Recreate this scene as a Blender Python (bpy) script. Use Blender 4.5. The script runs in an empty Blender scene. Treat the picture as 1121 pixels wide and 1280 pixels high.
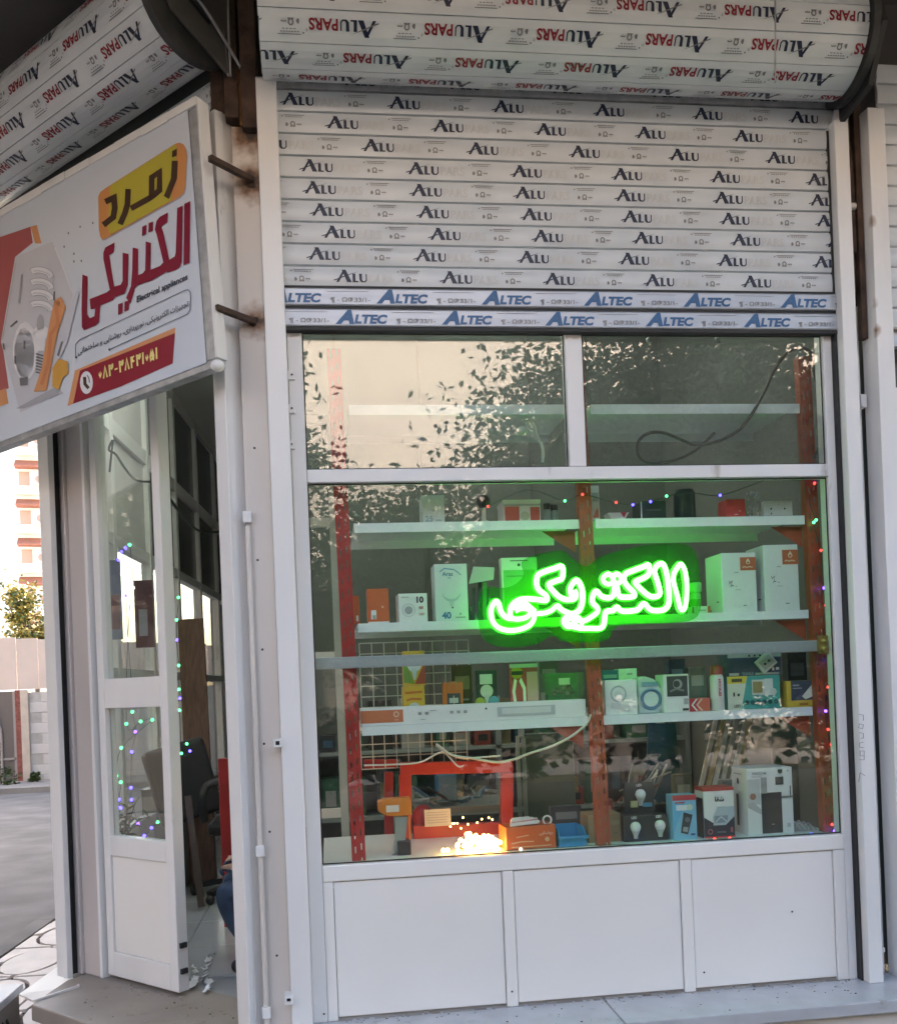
import bpy, bmesh, math, random
from mathutils import Vector, Matrix
from mathutils.geometry import tessellate_polygon
random.seed(7)
rad = math.radians
S = bpy.context.scene
COL = S.collection

# ---------------------------------------------------------------- camera, sky, sun, exposure
CAM = Vector((0.0, -3.4, 1.165))
F_PX, PPX, PPY, IW, IH = 1200.0, 560.5, 853.0, 1121.0, 1280.0
yaw, pitch, roll = rad(7.116), rad(0.2436), rad(-2.268)
B = Matrix(((1, 0, 0), (0, 0, -1), (0, 1, 0)))
Ry = Matrix(((math.cos(yaw), 0, -math.sin(yaw)), (0, 1, 0), (math.sin(yaw), 0, math.cos(yaw))))
Rp = Matrix(((1, 0, 0), (0, math.cos(pitch), math.sin(pitch)), (0, -math.sin(pitch), math.cos(pitch))))
Rr = Matrix(((math.cos(roll), -math.sin(roll), 0), (math.sin(roll), math.cos(roll), 0), (0, 0, 1)))
RM = Rr @ Rp @ Ry @ B                      # world -> (right, down, forward)
cd = bpy.data.cameras.new('camera')
cam = bpy.data.objects.new('camera', cd)
COL.objects.link(cam)
m3 = Matrix((RM[0], -RM[1], -RM[2])).transposed()
cam.matrix_world = Matrix.Translation(CAM) @ m3.to_4x4()
cd.sensor_fit = 'HORIZONTAL'
cd.sensor_width = 36.0
cd.lens = F_PX / IW * 36.0
cd.shift_y = (PPY - IH / 2) / IW
cd.clip_start = 0.05
cd.clip_end = 600
S.camera = cam

SUN_EL, SUN_AZ = 30.0, 38.0                # azimuth from +y towards +x: the sun stands behind the shop
world = bpy.data.worlds.new('World')
S.world = world
world.use_nodes = True
wn = world.node_tree
sky = wn.nodes.new('ShaderNodeTexSky')
sky.sky_type = 'NISHITA'
sky.sun_disc = False
sky.sun_elevation = rad(SUN_EL)
sky.sun_rotation = rad(SUN_AZ)
sky.dust_density = 6.0
wn.links.new(sky.outputs[0], wn.nodes['Background'].inputs[0])
wn.nodes['Background'].inputs[1].default_value = 0.15
sl = bpy.data.lights.new('sun', 'SUN')
sl.energy = 4.5
sl.angle = rad(0.5)
sl.color = (1.0, 0.94, 0.87)
sun = bpy.data.objects.new('sun', sl)
COL.objects.link(sun)
e, a = rad(SUN_EL), rad(SUN_AZ)
sun.rotation_euler = Vector((math.sin(a) * math.cos(e), math.cos(a) * math.cos(e), math.sin(e))).to_track_quat('Z', 'Y').to_euler()
sun.location = (10, 20, 30)
S.view_settings.view_transform = 'Standard'
S.view_settings.look = 'None'
S.view_settings.gamma = 1.0
S.view_settings.use_curve_mapping = False
S.view_settings.exposure = 3.4
S.view_settings.use_white_balance = True
S.view_settings.white_balance_temperature = 7150
S.view_settings.white_balance_tint = 10
S.render.film_transparent = False
S.cycles.use_denoising = True
S.cycles.transparent_max_bounces = 24
S.cycles.max_bounces = 10
S.cycles.diffuse_bounces = 5
S.cycles.sample_clamp_indirect = 6.0


def ray(px, py):
    return RM.transposed() @ Vector(((px - PPX) / F_PX, (py - PPY) / F_PX, 1.0))


def W(px, py, y=0.0):
    """survey: the point seen at a pixel of the photograph on the upright plane y = const (the shopfront's own plane)"""
    d = ray(px, py)
    return CAM + d * ((y - CAM.y) / d.y)


def Zp(px, py, z):
    """survey: the point seen at a pixel on the level plane at height z"""
    d = ray(px, py)
    return CAM + d * ((z - CAM.z) / d.z)


# ---------------------------------------------------------------- materials
def mat(name, col, rough=0.5, metal=0.0, var=0.07, scale=6.0, bump=0.0, bscale=60.0, spec=0.5, dirt=None, dirt_amt=0.62, dscale=9.0, stretch=None):
    m = bpy.data.materials.new(name)
    m.use_nodes = True
    t = m.node_tree
    n, L = t.nodes, t.links
    p = n['Principled BSDF']
    p.inputs['Roughness'].default_value = rough
    p.inputs['Metallic'].default_value = metal
    p.inputs['Specular IOR Level'].default_value = spec
    tc = n.new('ShaderNodeTexCoord')
    src = tc.outputs['Object']
    if stretch:
        mp = n.new('ShaderNodeMapping')
        mp.inputs['Scale'].default_value = stretch
        L.new(src, mp.inputs['Vector'])
        src = mp.outputs['Vector']
    nz = n.new('ShaderNodeTexNoise')
    nz.inputs['Scale'].default_value = scale
    nz.inputs['Detail'].default_value = 5
    L.new(src, nz.inputs['Vector'])
    cr = n.new('ShaderNodeValToRGB')
    c = Vector(col[:3])
    lo, hi = c * (1 - var), c * (1 + var)
    cr.color_ramp.elements[0].position = 0.3
    cr.color_ramp.elements[1].position = 0.7
    cr.color_ramp.elements[0].color = (*lo, 1)
    cr.color_ramp.elements[1].color = (*[min(1, x) for x in hi], 1)
    L.new(nz.outputs['Fac'], cr.inputs['Fac'])
    out = cr.outputs['Color']
    if dirt:
        n2 = n.new('ShaderNodeTexNoise')
        n2.inputs['Scale'].default_value = dscale
        n2.inputs['Detail'].default_value = 8
        n2.inputs['Roughness'].default_value = 0.65
        L.new(src, n2.inputs['Vector'])
        r2 = n.new('ShaderNodeValToRGB')
        r2.color_ramp.elements[0].position = dirt_amt
        r2.color_ramp.elements[1].position = min(1, dirt_amt + 0.12)
        L.new(n2.outputs['Fac'], r2.inputs['Fac'])
        mx = n.new('ShaderNodeMixRGB')
        L.new(r2.outputs['Color'], mx.inputs['Fac'])
        L.new(out, mx.inputs['Color1'])
        mx.inputs['Color2'].default_value = (*dirt, 1)
        out = mx.outputs['Color']
    L.new(out, p.inputs['Base Color'])
    if bump:
        bn = n.new('ShaderNodeTexNoise')
        bn.inputs['Scale'].default_value = bscale
        bn.inputs['Detail'].default_value = 4
        L.new(src, bn.inputs['Vector'])
        bp = n.new('ShaderNodeBump')
        bp.inputs['Strength'].default_value = bump
        bp.inputs['Distance'].default_value = 0.01
        L.new(bn.outputs['Fac'], bp.inputs['Height'])
        L.new(bp.outputs['Normal'], p.inputs['Normal'])
    return m


def emis(name, col, strength, sample=True):
    m = bpy.data.materials.new(name)
    m.use_nodes = True
    t = m.node_tree
    t.nodes.remove(t.nodes['Principled BSDF'])
    em = t.nodes.new('ShaderNodeEmission')
    em.inputs['Color'].default_value = (*col, 1)
    em.inputs['Strength'].default_value = strength
    t.links.new(em.outputs[0], t.nodes['Material Output'].inputs['Surface'])
    if not sample:
        m.cycles.emission_sampling = 'NONE'
    return m


def glass(name, tint=(0.9, 0.95, 0.92), gain=1.0, dust=0.0):
    """flat pane: clear transmission plus a Fresnel mirror and a little dust"""
    m = bpy.data.materials.new(name)
    m.use_nodes = True
    t = m.node_tree
    n, L = t.nodes, t.links
    n.remove(n['Principled BSDF'])
    tr = n.new('ShaderNodeBsdfTransparent')
    tr.inputs['Color'].default_value = (*tint, 1)
    gl = n.new('ShaderNodeBsdfGlossy')
    gl.inputs['Roughness'].default_value = 0.0
    gl.inputs['Color'].default_value = (1, 1, 1, 1)
    fr = n.new('ShaderNodeFresnel')
    ge = n.new('ShaderNodeNewGeometry')
    io = n.new('ShaderNodeMapRange')                # same Fresnel on both faces of the thin pane
    io.inputs['To Min'].default_value = 1.5
    io.inputs['To Max'].default_value = 1 / 1.5
    L.new(ge.outputs['Backfacing'], io.inputs['Value'])
    L.new(io.outputs[0], fr.inputs['IOR'])
    ml = n.new('ShaderNodeMath')
    ml.operation = 'MULTIPLY'
    ml.inputs[1].default_value = gain
    ml.use_clamp = True
    L.new(fr.outputs[0], ml.inputs[0])
    mx = n.new('ShaderNodeMixShader')
    L.new(ml.outputs[0], mx.inputs['Fac'])
    L.new(tr.outputs[0], mx.inputs[1])
    L.new(gl.outputs[0], mx.inputs[2])
    out = mx.outputs[0]
    if dust:
        df = n.new('ShaderNodeBsdfDiffuse')
        df.inputs['Color'].default_value = (0.6, 0.58, 0.55, 1)
        nz = n.new('ShaderNodeTexNoise')
        nz.inputs['Scale'].default_value = 5
        nz.inputs['Detail'].default_value = 9
        tc = n.new('ShaderNodeTexCoord')
        L.new(tc.outputs['Object'], nz.inputs['Vector'])
        mr = n.new('ShaderNodeMapRange')
        mr.inputs['From Min'].default_value = 0.35
        mr.inputs['From Max'].default_value = 0.8
        mr.inputs['To Min'].default_value = dust * 0.4
        mr.inputs['To Max'].default_value = dust * 1.8
        L.new(nz.outputs['Fac'], mr.inputs['Value'])
        m2 = n.new('ShaderNodeMixShader')
        L.new(mr.outputs[0], m2.inputs['Fac'])
        L.new(out, m2.inputs[1])
        L.new(df.outputs[0], m2.inputs[2])
        out = m2.outputs[0]
    L.new(out, n['Material Output'].inputs['Surface'])
    return m


M = {}
M['white'] = mat('white_paint', (0.72, 0.715, 0.705), 0.38, var=0.06, scale=3, bump=0.06, bscale=70, dirt=(0.40, 0.36, 0.32), dirt_amt=0.655, dscale=10, stretch=(1, 1, 0.3))
M['panel'] = mat('white_panel', (0.775, 0.755, 0.72), 0.33, var=0.03, scale=2.2, bump=0.03, bscale=14, dirt=(0.52, 0.48, 0.44), dirt_amt=0.71, dscale=16)
M['cream'] = mat('cream_metal', (0.62, 0.575, 0.53), 0.5, var=0.08, scale=4, bump=0.08, bscale=40, dirt=(0.3, 0.24, 0.19), dirt_amt=0.69, dscale=11, stretch=(1, 1, 0.35))
M['pinkish'] = mat('pinkish_panel', (0.50, 0.455, 0.435), 0.5, var=0.09, scale=3, bump=0.06, dirt=(0.26, 0.22, 0.2), dirt_amt=0.69, stretch=(1, 1, 0.3))
M['slat'] = mat('slat_film', (0.575, 0.615, 0.645), 0.3, var=0.06, scale=5, bump=0.05, bscale=30, dirt=(0.44, 0.42, 0.40), dirt_amt=0.68, dscale=7)
M['coil'] = mat('coil_film', (0.66, 0.70, 0.715), 0.34, var=0.06, scale=5, bump=0.05, bscale=30)
M['alu'] = mat('aluminium', (0.40, 0.43, 0.47), 0.42, 0.6, var=0.08, scale=14, stretch=(0.15, 1, 3))
M['galv'] = mat('galvanised', (0.45, 0.46, 0.47), 0.45, 0.6, var=0.2, scale=22, bump=0.06)
M['rust'] = mat('rusty_steel', (0.075, 0.045, 0.032), 0.85, 0.15, var=0.45, scale=14, bump=0.35, bscale=60, dirt=(0.17, 0.085, 0.035), dirt_amt=0.6, dscale=8)
M['burn'] = mat('burnt_paint', (0.16, 0.10, 0.06), 0.9, var=0.5, scale=30, bump=0.3)
M['darkmet'] = mat('dark_steel', (0.055, 0.055, 0.053), 0.55, 0.4, var=0.25, scale=12, bump=0.1)
M['greyplate'] = mat('grey_plate', (0.12, 0.115, 0.105), 0.6, 0.2, var=0.2, scale=10, bump=0.1)
M['black'] = mat('black_rubber', (0.02, 0.02, 0.021), 0.6, var=0.2)
M['blackp'] = mat('black_plastic', (0.025, 0.025, 0.028), 0.4, var=0.15)
M['conc'] = mat('concrete', (0.32, 0.30, 0.28), 0.85, var=0.15, scale=3, bump=0.3, bscale=30, dirt=(0.2, 0.18, 0.16), dirt_amt=0.62, dscale=5)
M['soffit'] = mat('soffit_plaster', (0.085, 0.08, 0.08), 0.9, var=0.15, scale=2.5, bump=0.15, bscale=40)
M['step'] = mat('step_stone', (0.27, 0.235, 0.205), 0.55, var=0.13, scale=4, bump=0.1, bscale=40, dirt=(0.17, 0.14, 0.115), dirt_amt=0.57, dscale=7)
M['stone'] = mat('polished_stone', (0.45, 0.46, 0.48), 0.3, var=0.1, scale=9, bump=0.05, bscale=60, dirt=(0.27, 0.25, 0.235), dirt_amt=0.6, dscale=12)
M['asphalt'] = mat('asphalt', (0.16, 0.155, 0.155), 0.9, var=0.25, scale=2, bump=0.5, bscale=120)
M['paving'] = mat('pale_paving', (0.56, 0.51, 0.485), 0.6, var=0.12, scale=5, bump=0.12, bscale=50)
M['grout'] = mat('dark_grout', (0.09, 0.08, 0.075), 0.95, var=0.2)
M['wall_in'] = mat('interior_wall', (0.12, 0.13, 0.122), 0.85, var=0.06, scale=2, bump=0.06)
M['ceil'] = mat('ceiling_white', (0.6, 0.62, 0.58), 0.9, var=0.04, scale=2)
M['tile'] = mat('floor_tile', (0.42, 0.44, 0.46), 0.22, var=0.08, scale=3)
M['red'] = mat('red_paint', (0.42, 0.028, 0.026), 0.42, var=0.12, scale=10, bump=0.05)
M['redo'] = mat('red_oxide_paint', (0.36, 0.075, 0.035), 0.45, var=0.12, scale=10, bump=0.05)
M['shelfw'] = mat('white_shelf', (0.74, 0.76, 0.78), 0.35, var=0.03, scale=5)
M['wood'] = mat('brown_wood', (0.10, 0.05, 0.028), 0.5, var=0.4, scale=6, stretch=(9, 9, 0.6), bump=0.05)
M['wire'] = mat('white_wire', (0.62, 0.62, 0.58), 0.4, var=0.05)
M['cable'] = mat('brown_cable', (0.07, 0.05, 0.045), 0.5, var=0.1)
M['cablew'] = mat('white_cable', (0.62, 0.56, 0.5), 0.5, var=0.06)
M['cabled'] = mat('dark_cable', (0.03, 0.045, 0.04), 0.5, var=0.1)
M['glass'] = glass('window_glass', (0.92, 0.96, 0.935), 1.05, 0.006)
M['glassu'] = glass('window_glass_upper', (0.86, 0.9, 0.88), 1.75, 0.03)
M['glassd'] = glass('door_glass', (0.93, 0.96, 0.95), 1.2, 0.03)
M['clear'] = glass('clear_plastic', (0.93, 0.95, 0.95), 1.2, 0.07)
M['gold'] = mat('brass', (0.5, 0.33, 0.12), 0.35, 0.9)
M['leaf'] = mat('leaf_green', (0.05, 0.085, 0.022), 0.55, var=0.35, scale=3)
M['leaf2'] = mat('leaf_dark', (0.03, 0.055, 0.016), 0.55, var=0.35, scale=3)
M['leafy'] = mat('leaf_yellow', (0.25, 0.2, 0.035), 0.55, var=0.35, scale=2)
M['bark'] = mat('bark', (0.10, 0.075, 0.055), 0.9, var=0.3, scale=12, bump=0.5, stretch=(3, 3, 0.6))
PC = {}


def pc(*c, rough=0.42):
    k = (*c, rough)
    if k not in PC:
        PC[k] = mat('print_%02x%02x%02x' % tuple(int(min(1, x) * 255) for x in c[:3]), c, rough, var=0.03, scale=9)
    return PC[k]


# ---------------------------------------------------------------- mesh builder
ROOT = {}                                  # thing -> matrix of its base


class Band(list):
    """outline of a thick stroke: left side forwards, right side backwards"""


class MB:
    def __init__(s):
        s.v, s.f, s.mi, s.mats, s.sm = [], [], [], [], []

    def _m(s, m):
        if m not in s.mats:
            s.mats.append(m)
        return s.mats.index(m)

    def face(s, pts, m, smooth=False):
        b = len(s.v)
        s.v += [tuple(p) for p in pts]
        s.f.append(tuple(range(b, b + len(pts))))
        s.mi.append(s._m(m))
        s.sm.append(smooth)

    def add(s, vs, fs, m, smooth=False):
        b = len(s.v)
        s.v += [tuple(p) for p in vs]
        i = s._m(m)
        for f in fs:
            s.f.append(tuple(b + k for k in f))
            s.mi.append(i)
            s.sm.append(smooth)
        return s

    def box(s, x0, x1, y0, y1, z0, z1, m, T=None):
        x0, x1 = min(x0, x1), max(x0, x1)
        y0, y1 = min(y0, y1), max(y0, y1)
        z0, z1 = min(z0, z1), max(z0, z1)
        vs = [Vector((x, y, z)) for z in (z0, z1) for x, y in ((x0, y0), (x1, y0), (x1, y1), (x0, y1))]
        if T is not None:
            vs = [T @ v for v in vs]
        return s.add(vs, [(0, 3, 2, 1), (4, 5, 6, 7), (0, 1, 5, 4), (1, 2, 6, 5), (2, 3, 7, 6), (3, 0, 4, 7)], m)

    def bar(s, p, q, w, h, m, up=(0, 0, 1)):
        """rectangular bar from p to q, section w (sideways) x h (along up)"""
        p, q = Vector(p), Vector(q)
        d = (q - p).normalized()
        u = Vector(up)
        r = d.cross(u)
        if r.length < 1e-4:
            r = d.cross(Vector((0, 1, 0)))
        r.normalize()
        u = r.cross(d).normalized()
        vs = []
        for c in (p, q):
            for i, j in ((-1, -1), (1, -1), (1, 1), (-1, 1)):
                vs.append(c + r * (i * w / 2) + u * (j * h / 2))
        return s.add(vs, [(0, 3, 2, 1), (4, 5, 6, 7), (0, 1, 5, 4), (1, 2, 6, 5), (2, 3, 7, 6), (3, 0, 4, 7)], m)

    def tube(s, pts, r, m, n=8, closed=False, smooth=True):
        pts = [Vector(p) for p in pts]
        k = len(pts)
        rs = r if isinstance(r, (list, tuple)) else [r] * k
        vs, fs = [], []
        nrm = None
        for i, p in enumerate(pts):
            if closed:
                t = pts[(i + 1) % k] - pts[i - 1]
            else:
                t = pts[min(i + 1, k - 1)] - pts[max(i - 1, 0)]
            t.normalize()
            if nrm is None:
                nrm = t.orthogonal().normalized()
            else:
                nrm = nrm - t * nrm.dot(t)
                if nrm.length < 1e-6:
                    nrm = t.orthogonal()
                nrm.normalize()
            b = t.cross(nrm)
            for j in range(n):
                a_ = 2 * math.pi * j / n
                vs.append(p + (nrm * math.cos(a_) + b * math.sin(a_)) * rs[i])
        for i in range(k if closed else k - 1):
            i2 = (i + 1) % k
            for j in range(n):
                j2 = (j + 1) % n
                fs.append((i * n + j, i * n + j2, i2 * n + j2, i2 * n + j))
        s.add(vs, fs, m, smooth)
        if not closed:
            s.add(vs[:n], [tuple(reversed(range(n)))], m)
            s.add(vs[-n:], [tuple(range(n))], m)
        return s

    def lathe(s, prof, m, c=(0, 0, 0), n=20, T=None, smooth=True):
        """profile [(r, z)] turned round z"""
        vs, fs = [], []
        for r, z in prof:
            for j in range(n):
                a_ = 2 * math.pi * j / n
                v = Vector((r * math.cos(a_), r * math.sin(a_), z))
                if T is not None:
                    v = T @ v
                vs.append(v + Vector(c))
        for i in range(len(prof) - 1):
            for j in range(n):
                j2 = (j + 1) % n
                fs.append((i * n + j, i * n + j2, (i + 1) * n + j2, (i + 1) * n + j))
        s.add(vs, fs, m, smooth)
        s.add(vs[:n], [tuple(reversed(range(n)))], m)
        s.add(vs[-n:], [tuple(range(n))], m)
        return s

    def ball(s, c, r, m, n=10, k=6, sc=(1, 1, 1)):
        vs, fs = [], []
        for i in range(k + 1):
            th = math.pi * i / k
            for j in range(n):
                ph = 2 * math.pi * j / n
                vs.append((c[0] + r * sc[0] * math.sin(th) * math.cos(ph), c[1] + r * sc[1] * math.sin(th) * math.sin(ph), c[2] + r * sc[2] * math.cos(th)))
        for i in range(k):
            for j in range(n):
                j2 = (j + 1) % n
                if i == 0:
                    fs.append((j, (i + 1) * n + j, (i + 1) * n + j2))
                elif i == k - 1:
                    fs.append((i * n + j, (i + 1) * n + j, i * n + j2))
                else:
                    fs.append((i * n + j, (i + 1) * n + j, (i + 1) * n + j2, i * n + j2))
        return s.add(vs, fs, m, True)

    def prism(s, poly, fn, d, m):
        """polygon [(u, v)] mapped by fn(u, v, depth), extruded from depth 0 to d"""
        k = len(poly)
        a_ = [fn(u, v, 0) for u, v in poly]
        b_ = [fn(u, v, d) for u, v in poly]
        tri = [tuple(t) for t in tessellate_polygon([[Vector((u, v, 0)) for u, v in poly]])]
        s.add(a_, tri, m)
        s.add(b_, [tuple(reversed(t)) for t in tri], m)
        s.add(a_ + b_, [(i, (i + 1) % k, k + (i + 1) % k, k + i) for i in range(k)], m)
        return s

    def flat(s, poly, fn, m):
        if isinstance(poly, Band):
            k = len(poly) // 2
            return s.add([fn(u, v) for u, v in poly], [(i, i + 1, 2 * k - 2 - i, 2 * k - 1 - i) for i in range(k - 1)], m)
        tri = [tuple(t) for t in tessellate_polygon([[Vector((u, v, 0)) for u, v in poly]])]
        return s.add([fn(u, v) for u, v in poly], tri, m)

    def build(s, name, parent=None, bevel=0.0, world=True, seg=2, merge=False):
        me = bpy.data.meshes.new(name)
        vs = s.v
        if parent is not None and world:
            inv = ROOT[parent].inverted()
            vs = [inv @ Vector(v) for v in vs]
        me.from_pydata([tuple(v) for v in vs], [], s.f)
        for m in s.mats:
            me.materials.append(m)
        me.polygons.foreach_set('material_index', s.mi)
        me.polygons.foreach_set('use_smooth', s.sm)
        bm = bmesh.new()
        bm.from_mesh(me)
        if merge or bevel:
            bmesh.ops.remove_doubles(bm, verts=bm.verts, dist=1e-5)
        bmesh.ops.recalc_face_normals(bm, faces=bm.faces)
        if bevel:
            ed = [e_ for e_ in bm.edges if len(e_.link_faces) == 2 and e_.calc_face_angle(0) > 0.5]
            bmesh.ops.bevel(bm, geom=ed, offset=bevel, segments=seg, affect='EDGES', profile=0.5, clamp_overlap=True)
        bm.to_mesh(me)
        bm.free()
        o = bpy.data.objects.new(name, me)
        COL.objects.link(o)
        if parent is not None:
            o.parent = parent
            ROOT[o] = ROOT[parent]
        else:
            ROOT[o] = Matrix.Identity(4)
        return o


def tag(o, label=None, cat=None, group=None, kind=None):
    if label:
        o['label'] = label
    if cat:
        o['category'] = cat
    if group:
        o['group'] = group
    if kind:
        o['kind'] = kind
    return o


def thing(name, label, cat, loc=(0, 0, 0), rz=0.0, group=None, tilt=None):
    o = bpy.data.objects.new(name, None)
    o.empty_display_size = 0.05
    COL.objects.link(o)
    o.location = loc
    r = Matrix.Rotation(rz, 4, 'Z')
    if tilt is not None:
        r = r @ tilt
    o.rotation_euler = r.to_euler()
    ROOT[o] = Matrix.Translation(Vector(loc)) @ r
    return tag(o, label, cat, group)


def stain(name, col, spots, rough=0.5, noise=30.0, dark=(0.02, 0.013, 0.01), halo=(0.20, 0.09, 0.03), base=(0, 0, 0)):
    """paint with burnt or rusty spots: (x, y, z, core radius, halo radius) measured on the object itself"""
    m = mat(name, col, rough, var=0.08, scale=4, bump=0.08, bscale=40, dirt=(0.3, 0.24, 0.19), dirt_amt=0.69, dscale=11, stretch=(1, 1, 0.35))
    n, L = m.node_tree.nodes, m.node_tree.links
    p = n['Principled BSDF']
    prev = p.inputs['Base Color'].links[0].from_socket
    tc = n.new('ShaderNodeTexCoord')
    nz = n.new('ShaderNodeTexNoise')
    nz.inputs['Scale'].default_value = noise
    nz.inputs['Detail'].default_value = 6
    L.new(tc.outputs['Object'], nz.inputs['Vector'])
    for x, y, z, r0, r1 in spots:
        vd = n.new('ShaderNodeVectorMath')
        vd.operation = 'DISTANCE'
        L.new(tc.outputs['Object'], vd.inputs[0])
        vd.inputs[1].default_value = (x - base[0], y - base[1], z - base[2])
        ad = n.new('ShaderNodeMath')
        ad.operation = 'MULTIPLY_ADD'
        L.new(nz.outputs['Fac'], ad.inputs[0])
        ad.inputs[1].default_value = r1 * 0.9
        L.new(vd.outputs['Value'], ad.inputs[2])
        for c_, a_, b_ in ((halo, r0 + r1 * 0.45, r1 + r1 * 0.45), (dark, r0 * 0.6 + r1 * 0.4, r0 + r1 * 0.5)):
            mr = n.new('ShaderNodeMapRange')
            mr.inputs['From Min'].default_value = a_
            mr.inputs['From Max'].default_value = b_
            mr.inputs['To Min'].default_value = 0.95
            mr.inputs['To Max'].default_value = 0.0
            L.new(ad.outputs[0], mr.inputs['Value'])
            mx = n.new('ShaderNodeMixRGB')
            L.new(mr.outputs[0], mx.inputs['Fac'])
            L.new(prev, mx.inputs['Color1'])
            mx.inputs['Color2'].default_value = (*c_, 1)
            prev = mx.outputs['Color']
    L.new(prev, p.inputs['Base Color'])
    return m


def solo(mb, name, label, cat, group=None, bevel=0.0, base=None):
    """a thing that is one mesh, its origin at its base"""
    if base is None:
        n = len(mb.v)
        base = (sum(v[0] for v in mb.v) / n, sum(v[1] for v in mb.v) / n, min(v[2] for v in mb.v))
    mb.v = [(v[0] - base[0], v[1] - base[1], v[2] - base[2]) for v in mb.v]
    o = mb.build(name, None, bevel)
    o.location = base
    return tag(o, label, cat, group)


def smooth_path(pts, n=6, closed=False):
    pts = [Vector(p) for p in pts]
    k = len(pts)
    out = []
    for i in range(k if closed else k - 1):
        if closed:
            p0, p1, p2, p3 = pts[i - 1], pts[i], pts[(i + 1) % k], pts[(i + 2) % k]
        else:
            p0, p1, p2, p3 = pts[max(i - 1, 0)], pts[i], pts[i + 1], pts[min(i + 2, k - 1)]
        for j in range(n):
            t = j / n
            out.append(0.5 * ((2 * p1) + (p2 - p0) * t + (2 * p0 - 5 * p1 + 4 * p2 - p3) * t * t + (3 * p1 - p0 - 3 * p2 + p3) * t ** 3))
    if not closed:
        out.append(pts[-1])
    return out


# ---------------------------------------------------------------- lettering
TX = {}


def text_mesh(s, bold=0.0, shear=0.0, space=1.0):
    """glyph outlines of size 1 as (verts2d, faces, width)"""
    k = (s, bold, shear, space)
    if k in TX:
        return TX[k]
    c = bpy.data.curves.new('lettering', 'FONT')
    c.body = s
    c.size = 1
    c.offset = bold
    c.shear = shear
    c.space_character = space
    c.resolution_u = 3
    o = bpy.data.objects.new('lettering', c)
    COL.objects.link(o)
    dg = bpy.context.evaluated_depsgraph_get()
    me = bpy.data.meshes.new_from_object(o.evaluated_get(dg))
    vs = [(v.co.x, v.co.y) for v in me.vertices]
    fs = [tuple(p.vertices) for p in me.polygons]
    x0 = min([v[0] for v in vs] or [0])
    x1 = max([v[0] for v in vs] or [0])
    vs = [(v[0] - x0, v[1]) for v in vs]
    bpy.data.objects.remove(o)
    bpy.data.curves.remove(c)
    bpy.data.meshes.remove(me)
    TX[k] = (vs, fs, x1 - x0)
    return TX[k]


AR = {'ا': 'FE8D FE8E', 'ب': 'FE8F FE90 FE91 FE92', 'پ': 'FB56 FB57 FB58 FB59', 'ت': 'FE95 FE96 FE97 FE98', 'ج': 'FE9D FE9E FE9F FEA0',
      'خ': 'FEA5 FEA6 FEA7 FEA8', 'د': 'FEA9 FEAA', 'ر': 'FEAD FEAE', 'ز': 'FEAF FEB0', 'س': 'FEB1 FEB2 FEB3 FEB4', 'ش': 'FEB5 FEB6 FEB7 FEB8',
      'ف': 'FED1 FED2 FED3 FED4', 'ک': 'FB8E FB8F FB90 FB91', 'ل': 'FEDD FEDE FEDF FEE0', 'م': 'FEE1 FEE2 FEE3 FEE4', 'ن': 'FEE5 FEE6 FEE7 FEE8',
      'ه': 'FEE9 FEEA FEEB FEEC', 'و': 'FEED FEEE', 'ی': 'FBFC FBFD FBFE FBFF'}


def persian(s):
    """joined letter forms, in left-to-right drawing order"""
    out = []
    for i, ch in enumerate(s):
        if ch not in AR:
            out.append(ch)
            continue
        f = [chr(int(x, 16)) for x in AR[ch].split()]
        pj = i > 0 and s[i - 1] in AR and len(AR[s[i - 1]].split()) == 4
        nj = len(f) == 4 and i + 1 < len(s) and s[i + 1] in AR
        out.append(f[3] if pj and nj else f[1] if pj else f[2] if nj else f[0])
    return ''.join(reversed(out))


def put_text(mb, s, fn, u, v, h, m, bold=0.0, shear=0.0, space=1.0, align='l', width=None, flip=False, cap=0.7):
    """text whose capitals are h tall from (u, v), mapped on the surface by fn"""
    vs, fs, w = text_mesh(s, bold, shear, space)
    k = h / cap
    kx = k if width is None else width / max(w, 1e-6)
    x0 = u - (w * kx / 2 if align == 'c' else w * kx if align == 'r' else 0)
    if flip:
        pts = [fn(u + (w * kx if align == 'l' else 0) - x * kx, v + h - y * k) for x, y in vs]
    else:
        pts = [fn(x0 + x * kx, v + y * k) for x, y in vs]
    mb.add(pts, fs, m)
    return w * kx


def strokes(pts, w):
    """thick polyline -> polygon outline"""
    pts = [Vector((p[0], p[1])) for p in pts]
    L_, R_ = [], []
    for i, p in enumerate(pts):
        a_ = (pts[i] - pts[i - 1]).normalized() if i else None
        b_ = (pts[i + 1] - pts[i]).normalized() if i < len(pts) - 1 else None
        if a_ is None:
            n_, k = Vector((-b_.y, b_.x)), 1
        elif b_ is None:
            n_, k = Vector((-a_.y, a_.x)), 1
        else:
            t = (a_ + b_).normalized()
            n_ = Vector((-t.y, t.x))
            k = 1 / max(0.55, n_.dot(Vector((-a_.y, a_.x))))
        L_.append(p + n_ * (w / 2 * k))
        R_.append(p - n_ * (w / 2 * k))
    return Band([tuple(p) for p in L_ + R_[::-1]])
# ---------------------------------------------------------------- ground, streets, pavement
SD = Vector((0.06, 1.0, 0)).normalized()           # direction of the side street
K0 = Vector((-2.05, 3.5, 0))                       # a point of its kerb


def kerb(y, off=0.0):
    return K0.x + (y - K0.y) * 0.06 + off


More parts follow.
